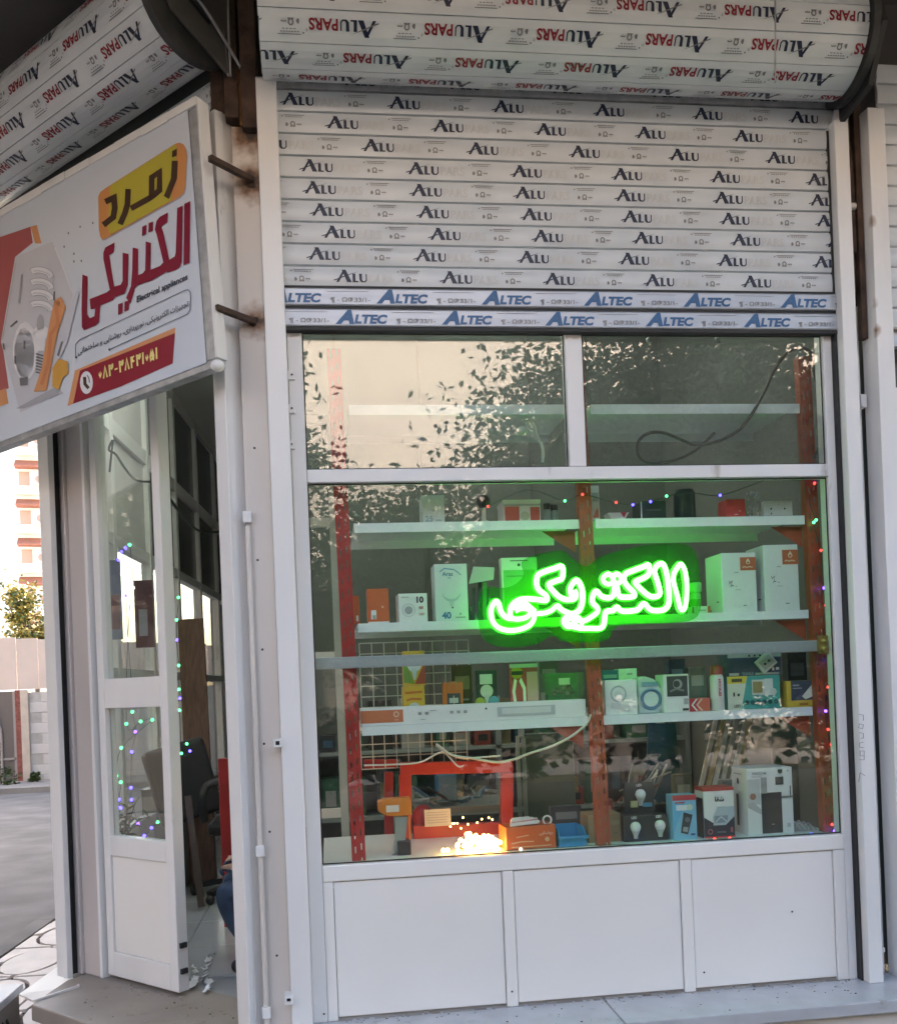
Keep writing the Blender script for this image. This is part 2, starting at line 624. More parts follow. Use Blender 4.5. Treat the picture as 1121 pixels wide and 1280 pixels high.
mb = MB()
mb.face([(-220, -220, -0.5), (220, -220, -0.5), (220, 260, -0.5), (-220, 260, -0.5)], M['conc'])
tag(mb.build('ground'), kind='structure')
mb = MB()
mb.face([(-10.5, -30, -0.43), (kerb(-30, -0.02), -30, -0.43), (kerb(70, -0.02), 70, -0.43), (-10.5, 70, -0.43)], M['asphalt'])
tag(mb.build('side_road'), kind='structure')
mb = MB()
mb.face([(-60, -11.5, -0.426), (60, -11.5, -0.426), (60, -4.7, -0.426), (-60, -4.7, -0.426)], M['asphalt'])
tag(mb.build('front_road'), kind='structure')
mb = MB()
mb.box(-60, 60, -14.6, -11.5, -0.49, -0.32, M['paving'])
tag(mb.build('opposite_pavement'), kind='structure')
pv = MB()
poly = [(kerb(-4.6, 0.13), -4.6), (16, -4.6), (16, 30), (kerb(30, 0.13), 30)]
pv.prism(poly, lambda u, v, d: Vector((u, v, -0.338 + d)), -0.15, M['grout'])
pave = tag(pv.build('pavement'), kind='structure')
kb = MB()
yy = -4.6
rk = random.Random(3)
while yy < 16:
    y2 = yy + 0.9
    kb.prism([(kerb(yy), yy), (kerb(yy, 0.12), yy), (kerb(y2 - 0.015, 0.12), y2 - 0.015), (kerb(y2 - 0.015), y2 - 0.015)], lambda u, v, d: Vector((u, v, -0.325 + rk.uniform(-0.002, 0.002) + d)), -0.16, M['asphalt'])
    yy = y2
tag(kb.build('kerb'), kind='structure')
# wavy paving: oval stones with four curved stones round each
CW, CL = 0.46, 0.62


def oval(a0, a1, ra, rb, n):
    return [(ra * math.cos(a0 + (a1 - a0) * i / n), rb * math.sin(a0 + (a1 - a0) * i / n)) for i in range(n + 1)]


shapes = [oval(0, 2 * math.pi * 15 / 16, 0.158, 0.265, 15)]
g = 0.008
for qx, qy in ((1, 1), (-1, 1), (-1, -1), (1, -1)):
    arc = [(qx * (x + g), qy * (y + g)) for x, y in oval(0.06, math.pi / 2 - 0.06, 0.168, 0.275, 8)]
    shapes.append(arc + [(qx * g, qy * (CL / 2 - g)), (qx * (CW / 2 - g), qy * (CL / 2 - g)), (qx * (CW / 2 - g), qy * g)])
pm = []
for q in shapes:
    mb = MB()
    mb.prism(q, lambda u, v, d: Vector((u, v, d)), -0.02, M['paving'])
    o = mb.build('paver', None)
    pm.append(o.data)
    bpy.data.objects.remove(o)
rp = random.Random(5)
for i in range(-3, 2):
    for j in range(0, 13):
        y = -0.4 + j * CL + (0.31 if i % 2 else 0)
        x = kerb(y, 0.14 + CW / 2 + (i + 3) * CW)
        if x > -0.75 + max(0, y - 1) * 0.06 or x < kerb(y, 0.3) or j * CL + 0.2 > 7 or (i > 0):
            continue
        for me in pm:
            o = bpy.data.objects.new('paver', me)
            COL.objects.link(o)
            o.parent = pave
            o.location = (x, y, -0.318 + rp.uniform(-0.003, 0.002))
            o.rotation_euler = (rp.uniform(-0.006, 0.006), rp.uniform(-0.006, 0.006), -0.06)

# ---------------------------------------------------------------- the shop building
A0 = Vector((-0.282, 0, 0))                         # corner where the slanted entrance front begins
CHM = Matrix.Translation(A0) @ Matrix.Rotation(rad(-45), 4, 'Z')   # local +x runs back to the corner, +y goes inside


def CH(x, y, z):
    return CHM @ Vector((x, y, z))


bd = thing('shop_building', 'corner building with white framed shopfront on two sides under a dark overhang', 'building', (0.9, 3, 0))
mb = MB()
foot = [(-3.6, -2.0), (15, -2.0), (15, 26), (0.1, 26), (-0.6, 13), (-3.2, 3.0)]  # overhang and height enlarged out of view to shade front and road
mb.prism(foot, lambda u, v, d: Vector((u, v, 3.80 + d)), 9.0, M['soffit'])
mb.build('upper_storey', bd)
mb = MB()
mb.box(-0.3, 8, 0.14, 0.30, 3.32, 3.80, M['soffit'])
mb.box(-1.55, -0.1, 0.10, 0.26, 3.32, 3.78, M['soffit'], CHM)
mb.build('lintel', bd)
mb = MB()
mb.prism([(-0.29, 0.30), (2.1, 0.30), (2.1, 8.6), (-0.9, 8.6), (-1.22, 1.1)], lambda u, v, d: Vector((u, v, 3.3 + d)), 0.05, M['ceil'])
mb.build('ceiling', bd)
mb = MB()
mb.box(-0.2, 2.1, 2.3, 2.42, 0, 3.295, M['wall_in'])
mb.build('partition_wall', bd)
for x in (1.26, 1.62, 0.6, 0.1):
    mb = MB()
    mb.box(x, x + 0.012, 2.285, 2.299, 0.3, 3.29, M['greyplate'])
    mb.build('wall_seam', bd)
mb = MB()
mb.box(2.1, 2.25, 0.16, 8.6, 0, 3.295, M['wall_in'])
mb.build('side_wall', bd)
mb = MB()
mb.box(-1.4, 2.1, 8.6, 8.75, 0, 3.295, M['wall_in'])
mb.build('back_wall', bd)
fl = MB()
fl.prism([(-0.1, 0.08), (2.1, 0.08), (2.1, 8.6), (-0.8, 8.6), (-1.2, 1.0), (-1.1, 0.92)], lambda u, v, d: Vector((u, v, -0.004 + d)), -0.2, mat('worn_tile_base', (0.30, 0.31, 0.32), 0.4, var=0.15, scale=8))
flo = tag(fl.build('shop_floor'), kind='structure')
tm = MB()
tm.box(-0.247, 0.247, -0.247, 0.247, 0, 0.009, M['tile'])
to = tm.build('floor_tile', None, bevel=0.002)
tmesh = to.data
bpy.data.objects.remove(to)
for i in range(5):
    for j in range(11):
        x, y = -1.2 + 0.25 + i * 0.5, 0.42 + j * 0.5
        if x - 0.25 < -0.98 + (y - 0.9) * 0.03 and y < 1.3:
            if (x + 0.28) + (y - 0.0) < 0.35:
                continue
        if (x - 0.25 - A0.x) + (y - 0.25) < 0.03:
            continue
        o = bpy.data.objects.new('floor_tile', tmesh)
        COL.objects.link(o)
        o.parent = flo
        o.location = (x, y, -0.0055 + 0.0015 * ((i * 7 + j * 3) % 3) / 3)

# glazed wall to the side street
P0 = Vector((-1.16, 1.06, 0))
GW = Matrix.Translation(P0) @ Matrix.Rotation(math.atan2(SD.y, SD.x) - rad(90), 4, 'Z')   # local +y runs back, +x inside
gw = thing('glazed_wall', 'long white framed window wall to the side street seen through the open doorway', 'window wall', tuple(P0), 0)
NB = 9
for k in range(NB + 1):
    mb = MB()
    y = k * 0.78
    mb.box(-0.03, 0.03, y - 0.03, y + 0.03, 0, 3.29, M['white'], GW)
    mb.build('mullion', gw, bevel=0.004)
for z0, z1 in ((0.42, 0.48), (1.28, 1.33), (1.98, 2.04), (2.58, 2.66), (3.22, 3.29)):
    mb = MB()
    for k in range(NB):
        mb.box(-0.026, 0.026, k * 0.78 + 0.031, (k + 1) * 0.78 - 0.031, z0, z1, M['white'], GW)
    mb.build('transom', gw)
dkp = mat('dim_pane', (0.10, 0.115, 0.105), 0.25, var=0.1)
wpl = mat('white_board', (0.58, 0.575, 0.56), 0.6, var=0.06)
for k in range(NB):
    y0, y1 = k * 0.78 + 0.031, (k + 1) * 0.78 - 0.031
    mb = MB()
    mb.box(-0.012, 0.012, y0, y1, 0, 0.419, M['panel'], GW)
    mb.build('kick_panel', gw)
    for z0, z1, m_ in ((0.481, 1.279, M['glassd']), (1.331, 1.979, M['glassd']), (2.041, 2.579, wpl if k < 2 else dkp), (2.661, 3.219, wpl if k < 2 else dkp)):
        mb = MB()
        mb.box(-0.003, 0.003, y0, y1, z0, z1, m_, GW)
        mb.build('pane', gw)

def chx0(px, py, yl):
    q = CHM.inverted() @ Zp(px, py, 0.0)
    return q.x


# platform and door step
mb = MB()
mb.box(-0.30, 0.95, -0.235, 0.06, -0.045, 0.0, M['stone'])
pl = tag(mb.build('platform_slab', bevel=0.004), kind='structure')
mb = MB()
mb.box(0.954, 3.6, -0.235, 0.06, -0.045, 0.0, M['stone'])
tag(mb.build('platform_slab', bevel=0.004), kind='structure')
mb = MB()
mb.box(-0.2, 3.6, -0.21, 0.05, -0.35, -0.046, M['cream'])
tag(mb.build('platform_riser'), kind='structure')
mb = MB()
SX = chx0(43, 1256, -0.30)
SQ = CHM.inverted() @ Zp(98, 1232, 0.0)
mb.prism([(SX, -0.30), (-0.06, -0.30), (-0.06, 0.18), (SQ.x - 0.12, 0.18), (SQ.x - 0.1, SQ.y + 0.01)], lambda u, v, d: CH(u, v, 0.004 + d), -0.064, M['step'])
tag(mb.build('door_step', bevel=0.006), kind='structure')
mb = MB()
mb.box(SX + 0.02, -0.08, -0.27, 0.15, -0.35, -0.061, M['step'], CHM)
tag(mb.build('step_riser'), kind='structure')

# ---------------------------------------------------------------- shopfront window
sf = thing('shop_window', 'wide white framed display window with kick panels under the lowered slats', 'shop window', (0.9, 0.05, 0))
XL, XR = -0.098, 1.965
mb = MB()
mb.box(XL, -0.048, 0.016, 0.085, 0, 2.60, M['white'])
mb.build('stile', sf, bevel=0.003)
mb = MB()
mb.box(1.905, 1.938, 0.018, 0.085, 0.0, 2.60, M['white'])
mb.build('stile', sf, bevel=0.002)
mb = MB()
mb.box(-0.047, 1.904, 0.016, 0.08, 1.903, 1.950, M['white'])
mb.build('transom', sf, bevel=0.004)
pa, pb = W(711, 510), W(732, 510)
mb = MB()
mb.box(pa.x, pb.x, 0.018, 0.078, 1.951, 2.60, M['white'])
mb.build('mullion', sf, bevel=0.003)
mb = MB()
mb.box(-0.047, 1.904, 0.012, 0.08, 0.492, 0.549, M['panel'])
mb.build('sill_rail', sf, bevel=0.004)
kx = [(-0.047, -0.012), None, (W(632, 1180).x, W(646, 1180).x), None, (W(855, 1160).x, W(869, 1160).x), None, (1.86, 1.904)]
for seg in kx:
    if seg:
        mb = MB()
        mb.box(seg[0], seg[1], 0.016, 0.08, 0.0, 0.491, M['panel'])
        mb.build('kick_stile', sf, bevel=0.003)
for xa, xb in ((kx[0][1], kx[2][0]), (kx[2][1], kx[4][0]), (kx[4][1], kx[6][0])):
    mb = MB()
    mb.box(xa + 0.002, xb - 0.002, 0.021, 0.07, 0.012, 0.489, M['panel'])
    mb.build('kick_panel', sf, bevel=0.003)
mb = MB()
mb.box(kx[0][1], kx[6][0], 0.03, 0.08, 0.0, 0.011, M['conc'])
mb.build('base_strip', sf)
for x0, x1, z0, z1, m_ in ((-0.0475, pa.x - 0.001, 1.951, 2.6, M['glassu']), (pb.x + 0.001, 1.904, 1.951, 2.6, M['glassu']), (-0.0475, 1.904, 0.55, 1.902, M['glass'])):
    mb = MB()
    mb.box(x0, x1, 0.036, 0.042, z0, z1, m_)
    mb.build('pane', sf)
for x0, x1, z0, z1 in ((-0.0475, pa.x - 0.001, 1.951, 2.44), (pb.x + 0.001, 1.904, 1.951, 2.44), (-0.0475, 1.904, 0.55, 1.902)):
    mb = MB()                                        # dark rubber beading round the pane
    mb.box(x0 + 0.001, x1 - 0.001, 0.0325, 0.0355, z0 + 0.0005, z0 + 0.005, M['black'])
    mb.box(x0 + 0.001, x1 - 0.001, 0.0325, 0.0355, z1 - 0.005, z1 - 0.0005, M['black'])
    mb.box(x0 + 0.001, x0 + 0.005, 0.0325, 0.0355, z0 + 0.005, z1 - 0.005, M['black'])
    mb.box(x1 - 0.005, x1 - 0.001, 0.0325, 0.0355, z0 + 0.005, z1 - 0.005, M['black'])
    mb.build('beading', sf)
for py in (468, 510, 555):
    q = W(364, py, 0.0)
    mb = MB()
    mb.box(q.x - 0.012, q.x + 0.012, 0.004, 0.0155, q.z - 0.016, q.z + 0.016, M['white'])
    mb.lathe([(0.006, 0), (0.006, 0.004)], M['darkmet'], (q.x + 0.002, 0.004, q.z), 8, Matrix.Rotation(rad(90), 4, 'X'))
    mb.build('catch', sf, bevel=0.002)
for px, py in ((405, 1268), (990, 1140), (640, 1240), (880, 1216), (1052, 1228)):
    q = W(px, py, 0.015)
    mb = MB()
    mb.lathe([(0.004, 0), (0.003, 0.002)], M['darkmet'], tuple(q), 7, Matrix.Rotation(rad(90), 4, 'X'))
    mb.build('screw', sf)
mb = MB()                                            # grime caught along the foot of the panels
rg = random.Random(9)
x = -0.04
while x < 1.88:
    w_ = rg.uniform(0.01, 0.07)
    mb.box(x, x + w_, 0.014 - rg.uniform(0, 0.005), 0.0295, 0.0003, rg.uniform(0.001, 0.0045), M['step'] if rg.random() < 0.3 else M['conc'])
    x += w_ + rg.uniform(0.0, 0.02)
tag(mb.build('grime', sf), kind='stuff')
mb = MB()                                            # bar behind the big pane
mb.box(-0.044, 1.902, 0.088, 0.106, 1.244, 1.286, M['alu'])
mb.build('glazing_bar', sf, bevel=0.002)
mb = MB()
lx = W(1028, 806, 0.08)
mb.box(lx.x - 0.018, lx.x + 0.018, 0.07, 0.087, lx.z - 0.035, lx.z + 0.035, M['gold'])
mb.ball((lx.x, 0.066, lx.z + 0.012), 0.012, M['gold'])
mb.ball((lx.x, 0.066, lx.z - 0.016), 0.014, M['gold'])
solo(mb, 'brass_latch', 'small brass latch where the glazing bar meets the right red upright', 'latch')

# ---------------------------------------------------------------- guide rails, pier, post
def rail(name, label, x0, x1, y0, y1, z1, T=None, flare=0.0, mt='white'):
    t = thing(name, label, 'guide rail', tuple((T or Matrix.Identity(4)) @ Vector(((x0 + x1) / 2, y0, 0))), 0)
    b = MB()
    ym = y0 + (y1 - y0) * 0.35
    b.box(x0, x1, y0, ym, 0, z1, M[mt], T)
    b.box(x0, x0 + 0.012, ym, y1, 0, z1, M[mt], T)
    b.box(x1 - 0.012, x1, ym, y1, 0, z1, M[mt], T)
    b.build('channel', t, bevel=0.003)
    b = MB()
    b.box(x0 + 0.013, x1 - 0.013, ym + 0.001, y1, 0.002, z1 - 0.002, M['black'], T)
    b.build('brush_seal', t)
    return t


rl = rail('guide_rail', 'white steel shutter rail left of the display window beside the cream pier', -0.170, -0.1, -0.045, 0.05, 3.30)
rr = rail('guide_rail', 'white steel shutter rail right of the display window with pencil scribble', 1.947, 2.003, -0.05, 0.05, 3.22)
mb = MB()
mb.box(1.939, 1.946, -0.01, 0.09, 0.0, 3.2, M['black'])  # black strip stands in for the shaded gap beside the rail
mb.build('gap_shade_strip', rr)
mb = MB()                                             # bent lip on top of the right rail
mb.bar((1.975, -0.03, 3.205), (2.0, -0.03, 3.30), 0.05, 0.03, M['white'], up=(0, 1, 0))
mb.build('bent_lip', rr)
# pencil scribble on the rail
pcl = pc(0.16, 0.15, 0.17)
sc = MB()
for pts in ([(1073, 893), (1079, 894), (1079, 901)], [(1074, 905), (1079, 906), (1078, 911), (1073, 910), (1074, 905)], [(1074, 916), (1079, 917), (1079, 923), (1076, 923)],
            [(1079, 928), (1074, 929), (1074, 934), (1079, 935)], [(1075, 939), (1080, 939), (1080, 945), (1075, 945), (1075, 939)], [(1074, 950), (1080, 950), (1080, 945)],
            [(1075, 966), (1073, 978)], [(1075, 966), (1081, 970)]):
    q = [W(a_, b_, -0.051) for a_, b_ in pts]
    sc.tube(q, 0.0011, pcl, n=4)
tag(sc.build('pencil_scribble', rr), kind='stuff')

pr = thing('corner_pier', 'cream steel pier between the two shutters, scorched rusty at the top and brackets', 'pier', (-0.225, 0.03, 0))
mb = MB()
mb.box(-0.262, -0.1715, 0.0, 0.10, 0.0, 3.15, stain('scorched_cream', (0.62, 0.575, 0.53), [(-0.2, -0.0, 2.955, 0.035, 0.085), (-0.2, 0, 2.468, 0.02, 0.075), (-0.19, 0, 3.14, 0.05, 0.11)], base=(-0.225, 0.03, 0)))
mb.build('post', pr, bevel=0.004)
mb = MB()
mb.box(-0.28, -0.232, -0.02, 0.09, 3.17, 3.79, M['rust'])
mb.box(-0.222, -0.165, -0.03, 0.09, 3.13, 3.79, M['rust'])
mb.box(-0.33, -0.283, 0.02, 0.12, 3.10, 3.77, M['rust'])
mb.build('rusty_column', pr, bevel=0.003)
mb = MB()
mb.box(-0.231, -0.223, -0.006, 0.09, 3.152, 3.35, mat('rust_orange', (0.25, 0.12, 0.04), 0.9, var=0.4, scale=20))
mb.build('orange_rust_strip', pr)
for zc in (2.955, 2.468):
    mb = MB()
    for j in range(4):
        mb.ball((-0.2 + random.uniform(-0.014, 0.014), 0.001, zc + random.uniform(-0.012, 0.008)), 0.011, M['rust'], n=7, k=5, sc=(1, 0.6, 1))
    mb.build('weld_scorch', pr)
mb = MB()
mb.tube([(-0.257, -0.009, 0.02), (-0.257, -0.009, 1.75)], 0.0095, M['cream'])
mb.build('conduit', pr)
for zc in (1.78, 0.62, 0.06):
    mb = MB()
    mb.box(-0.272, -0.242, -0.022, -0.001, zc - 0.02, zc + 0.02, M['white'])
    mb.build('conduit_clip', pr, bevel=0.003)
for px, py in ((330, 930), (346, 1195), (322, 700), (318, 560), (337, 1040), (328, 812)):
    q = W(px, py, 0.0)
    mb = MB()
    mb.lathe([(0.0045, 0), (0.003, 0.002)], M['darkmet'], (q.x, -0.0001, q.z), 7, Matrix.Rotation(rad(90), 4, 'X'))
    mb.build('screw', pr)
for px, py in ((347, 929), (361, 1250)):
    q = W(px, py, -0.05)
    mb = MB()
    for dx0, dx1, dz0, dz1 in ((-0.014, 0.014, 0.007, 0.014), (-0.014, 0.014, -0.014, -0.007), (-0.014, -0.007, -0.007, 0.007), (0.007, 0.014, -0.007, 0.007)):
        mb.box(q.x + dx0, q.x + dx1, -0.06, -0.002, q.z + dz0, q.z + dz1, M['white'])
    mb.box(q.x - 0.007, q.x + 0.007, -0.045, -0.003, q.z - 0.007, q.z + 0.007, M['black'])
    mb.build('lock_socket', pr)

rp_ = thing('right_post', 'pale post in the recess between two shutter rails, rusty brown at its top', 'post', (2.05, 0.08, 0))
mb = MB()
mb.box(2.005, 2.075, 0.06, 0.14, 0, 2.62, M['white'])
mb.build('post', rp_, bevel=0.003)
mb = MB()
mb.box(2.004, 2.078, 0.03, 0.16, 2.62, 3.75, M['rust'])
mb.box(2.055, 2.078, 0.0, 0.03, 2.42, 3.5, M['rust'])
mb.box(2.01, 2.05, 0.005, 0.028, 2.75, 3.1, M['rust'])
for j in range(9):
    x = 2.008 + j * 0.008
    mb.box(x, x + 0.007, 0.028, 0.06, 2.62 - random.uniform(0.01, 0.07), 2.63, M['rust'])
mb.build('rusty_column', rp_, bevel=0.002)
mb = MB()
mb.tube([(2.002, 0.0, 2.92), (2.045, 0.0, 2.92)], 0.014, M['cream'])
mb.build('hinge_pin', rp_)
mb = MB()
mb.tube(smooth_path([(2.0, -0.02, 3.17), (2.03, -0.01, 3.12), (2.03, 0, 3.02), (2.015, 0, 2.98), (2.03, 0.0, 2.93)]), 0.005, M['rust'], n=6)
mb.build('bent_wire', rp_)
for px, py, w_, h_ in ((1081, 500, .022, .05), (1074, 536, .03, .014), (1087, 866, .03, .02), (1102, 1189, .035, .018)):
    q = W(px, py, 0.0)
    mb = MB()
    mb.box(q.x - w_ / 2, q.x + w_ / 2, 0.005, 0.059, q.z - h_ / 2, q.z + h_ / 2, M['white'])
    mb.build('hinge_block', rp_, bevel=0.003)
mb = MB()
mb.tube(smooth_path([(2.03, 0.055, 2.3), (2.022, 0.05, 2.1), (2.028, 0.055, 1.85), (2.02, 0.055, 1.6)]), 0.003, M['galv'], n=5)
mb.build('thin_wire', rp_)

# ---------------------------------------------------------------- roller shutters
NAVY, REDP, GREYP, FAINT, FAINT2, BLUEP = pc(0.012, 0.02, 0.05), pc(0.26, 0.015, 0.025), pc(0.2, 0.2, 0.21), pc(0.56, 0.575, 0.58), pc(0.2, 0.2, 0.2), pc(0.02, 0.10, 0.24)


def brand(mb, fn, u, v, flip=False, full=False, k=1.0, fade=False):
    """one repeat of the film print: ALU with a swoosh through its A, PARS, and care marks"""
    def f(a_, b_):
        return fn(u + (0.215 - a_ if flip else a_) * k, v + (0.05 - b_ if flip else b_) * k)
    mb.flat([(-0.004, 0.002), (0.006, 0.002), (0.033, 0.049), (0.024, 0.049)], f, NAVY)
    mb.flat([(0.018, 0.049), (0.033, 0.049), (0.055, 0.002), (0.037, 0.002)], f, NAVY)
    mb.flat([(0.058, 0.034), (0.069, 0.034), (0.069, 0.007), (0.079, 0.0065), (0.079, 0.002), (0.058, 0.002)], f, NAVY)
    mb.flat([(0.083, 0.034), (0.094, 0.034), (0.094, 0.011), (0.097, 0.006), (0.104, 0.006), (0.108, 0.011), (0.108, 0.033), (0.1125, 0.033), (0.1125, 0.009), (0.106, 0.002), (0.092, 0.0015), (0.084, 0.009)], f, NAVY)
    mb.flat([(-0.014, 0.007), (0.0, 0.0105), (0.03, 0.023), (0.03, 0.027), (0.0, 0.0145), (-0.012, 0.011)], f, GREYP if full else NAVY)
    mb.flat([(0.03, 0.023), (0.082, 0.0435), (0.03, 0.027)], f, GREYP if full else NAVY)
    put_text(mb, 'PARS', f, 0.12, 0.002, 0.031, REDP if full else FAINT, 0.028, width=0.094)
    gm = GREYP if full else FAINT2
    if full:
        put_text(mb, '®', f, 0.217, 0.03, 0.008, gm)

    def mk(a_, b_, s):
        mb.flat([(a_ + s * math.cos(t * 0.785), b_ + s * math.sin(t * 0.785)) for t in range(8)], f, gm)
    put_text(mb, 'Ω', f, 0.262, 0.004, 0.018, gm, 0.04)
    put_text(mb, '∞', f, 0.286, 0.005, 0.013, gm, 0.04)
    mk(0.249, 0.011, 0.0055)
    mk(0.232, 0.043, 0.003)
    mb.flat([(0.24, 0.046), (0.315, 0.046), (0.315, 0.0485), (0.24, 0.0485)], f, gm)
    for k_ in range(7):
        mb.flat([(0.246 + k_ * 0.009, 0.0385), (0.252 + k_ * 0.009, 0.0385), (0.252 + k_ * 0.009, 0.0418), (0.246 + k_ * 0.009, 0.0418)], f, gm)
    for k_ in range(4):
        mb.flat([(0.256 + k_ * 0.012, 0.031), (0.264 + k_ * 0.012, 0.031), (0.264 + k_ * 0.012, 0.0335), (0.256 + k_ * 0.012, 0.0335)], f, FAINT if not full else gm)
    put_text(mb, '3', f, 0.2445, 0.005, 0.013, gm, 0.03)


SP = 0.0777
ZB = 2.588
YC = -0.002


def slat(t, T, x0, x1, zb, h, yc, m_, bulge=0.0045):
    mb = MB()
    n = 7
    prof = [(yc + 0.012, 0.0)] + [(yc - bulge * (1 - (2 * i / n - 1) ** 2), 0.003 + (h - 0.006) * i / n) for i in range(n + 1)] + [(yc + 0.012, h)]
    k = len(prof)
    vs = [T @ Vector((x, y, zb + z)) for x in (x0, x1) for y, z in prof]
    mb.add(vs, [(i, i + 1, k + i + 1, k + i) for i in range(k - 1)], m_, False)
    mb.add(vs, [tuple(range(k)), tuple(range(2 * k - 1, k - 1, -1))], m_)
    return mb.build('slat', t)


I4 = Matrix.Identity(4)
sh = thing('roller_shutter', 'white roller shutter half lowered over the display window, ALU print on each slat', 'roller shutter', (0.9, 0.04, 2.44))
# first A of every row, in pixels of the photograph from the lowest row up
row_px = [422, 388, 407, 392, 383, 379, 456, 411, 355, 433]
for i, px in enumerate(row_px):
    zb = ZB + i * SP
    dull = i == 9  # top slat greyer: shade under the coil put into its colour
    s_ = slat(sh, I4, -0.15, 1.99, zb, SP - 0.002, YC, M['galv'] if dull else M['slat'])
    p_ = MB()
    u = W(px, 363 - 27 * i, YC).x - 0.376

    def fn(a_, b_, zb=zb):
        q = (b_ / SP) * 2 - 1
        return Vector((min(max(a_, -0.15), 1.99), YC - 0.0022 - 0.0045 * (1 - min(1, q * q)), zb + b_))
    while u < 1.95:
        if u > -0.5:
            brand(p_, fn, u, 0.016, k=0.93)
        u += 0.376
    tag(p_.build('film_print', s_), kind='stuff')
for i, px in enumerate((428, 524)):
    z0 = (2.446, 2.5195)[i]
    mb = MB()
    mb.box(-0.15, 1.99, YC - 0.012, YC + 0.02, z0, z0 + 0.0635, M['alu'])
    o = mb.build('bottom_bar', sh, bevel=0.006)
    u = W(px - 9 if i == 0 else px - 53, 400, YC).x - 0.376 * 2
    p_ = MB()

    def fn(a_, b_, z0=z0):
        return Vector((min(max(a_, -0.15), 1.99), YC - 0.0135, z0 + b_))
    while u < 1.95:
        put_text(p_, 'A', fn, u, 0.012, 0.044, BLUEP, 0.06, 0.3, width=0.066)
        put_text(p_, 'LTEC', fn, u + 0.066, 0.012, 0.029, BLUEP, 0.05, 0.2, width=0.118)
        put_text(p_, '¶ - ΩΦ33/1-', fn, u + 0.215, 0.014, 0.014, FAINT2, 0.03, width=0.14)
        p_.flat([(u + 0.2, 0.05), (u + 0.35, 0.05), (u + 0.35, 0.0515), (u + 0.2, 0.0515)], fn, FAINT2)
        u += 0.376
    tag(p_.build('film_print', o), kind='stuff')
    mb = MB()
    mb.box(-0.15, 1.99, YC - 0.004, YC + 0.02, z0 + 0.0637, z0 + 0.0733, M['black'])  # black strip filling the gap above each bar
    mb.build('black_joint', sh)
mb = MB()
mb.box(-0.15, 1.99, YC - 0.012, YC + 0.02, 2.432, 2.4455, M['black'])
mb.build('rubber_foot', sh, bevel=0.002)


def coil(t, T, x0, x1, yc, zc, r, offs, n=12, a0=41.0):
    """rolled up slats: a many sided drum, the sides that show carry the print"""
    L = 2 * r * math.tan(math.pi / n)
    for k in range(n):
        a_ = rad(a0 + 360.0 / n * k)                       # downwards angle of the side's normal
        nv = Vector((0, -math.cos(a_), -math.sin(a_)))
        tv = Vector((0, -math.sin(a_), math.cos(a_)))      # upwards along the side
        c = Vector((0, yc, zc)) + nv * r
        mb = MB()
        prof = []
        for i in range(5):
            q = -1 + i / 2
            prof.append(c + tv * (q * L * 0.478) + nv * (0.006 * (1 - q * q)))
        prof = [prof[0] - nv * 0.012] + prof + [prof[-1] - nv * 0.012]
        kk = len(prof)
        vs = [T @ (p + Vector((x, 0, 0))) for x in (x0, x1) for p in prof]
        mb.add(vs, [(i, i + 1, kk + i + 1, kk + i) for i in range(kk - 1)], M['coil'])
        mb.add(vs, [tuple(range(kk)), tuple(range(2 * kk - 1, kk - 1, -1))], M['coil'])
        s_ = mb.build('coil_slat', t)
        if k in offs:
            p_ = MB()

            def fn(a2, b2):
                q = (b2 / L) * 2 - 1
                return T @ (c + tv * (q * L / 2) + nv * (0.0082 - 0.006 * q * q) + Vector((min(max(a2, x0), x1), 0, 0)))
            u = x0 - 0.376 + offs[k]
            while u < x1:
                brand(p_, fn, u, 0.022, flip=True, full=True)
                u += 0.376
            tag(p_.build('film_print', s_), kind='stuff')
    mb = MB()
    vs = [T @ Vector((x, yc + (r - 0.002) * math.cos(2 * math.pi * j / n), zc + (r - 0.002) * math.sin(2 * math.pi * j / n))) for x in (x0 + 0.002, x1 - 0.002) for j in range(n)]
    mb.add(vs, [tuple(range(n)), tuple(range(2 * n - 1, n - 1, -1))] + [(j, (j + 1) % n, n + (j + 1) % n, n + j) for j in range(n)], M['darkmet'])
    mb.build('coil_core', t)


CY, CZ, CR = -0.14, 3.44, 0.175
coil(sh, I4, -0.142, 1.938, CY, CZ, CR, {11: 0.05, 0: 0.16, 1: 0.27, 2: 0.12, 10: 0.2})
mb = MB()
T_ = Matrix.Translation((1.942, CY, CZ)) @ Matrix.Rotation(rad(90), 4, 'Y')
mb.lathe([(0.01, 0.0), (0.205, 0.0), (0.205, 0.025), (0.01, 0.025)], M['darkmet'], n=30, T=T_, smooth=False)
mb.build('end_plate', sh)
mb = MB()
mb.prism([(CY - 0.2, CZ - 0.05), (CY - 0.1, CZ - 0.21), (0.06, 3.2), (0.12, 3.2), (0.12, 3.77), (CY - 0.1, 3.77)], lambda u, v, d: Vector((1.97 + d, u, v)), 0.02, M['black'])
mb.build('bracket_plate', sh)
mb = MB()
q = [W(969, y_, -0.37) for y_ in (0, 40, 80, 103)]
mb.tube(smooth_path(q), 0.003, M['galv'], n=5)
solo(mb, 'hanging_wire', 'thin grey wire hanging over the right end of the rolled shutter', 'wire')

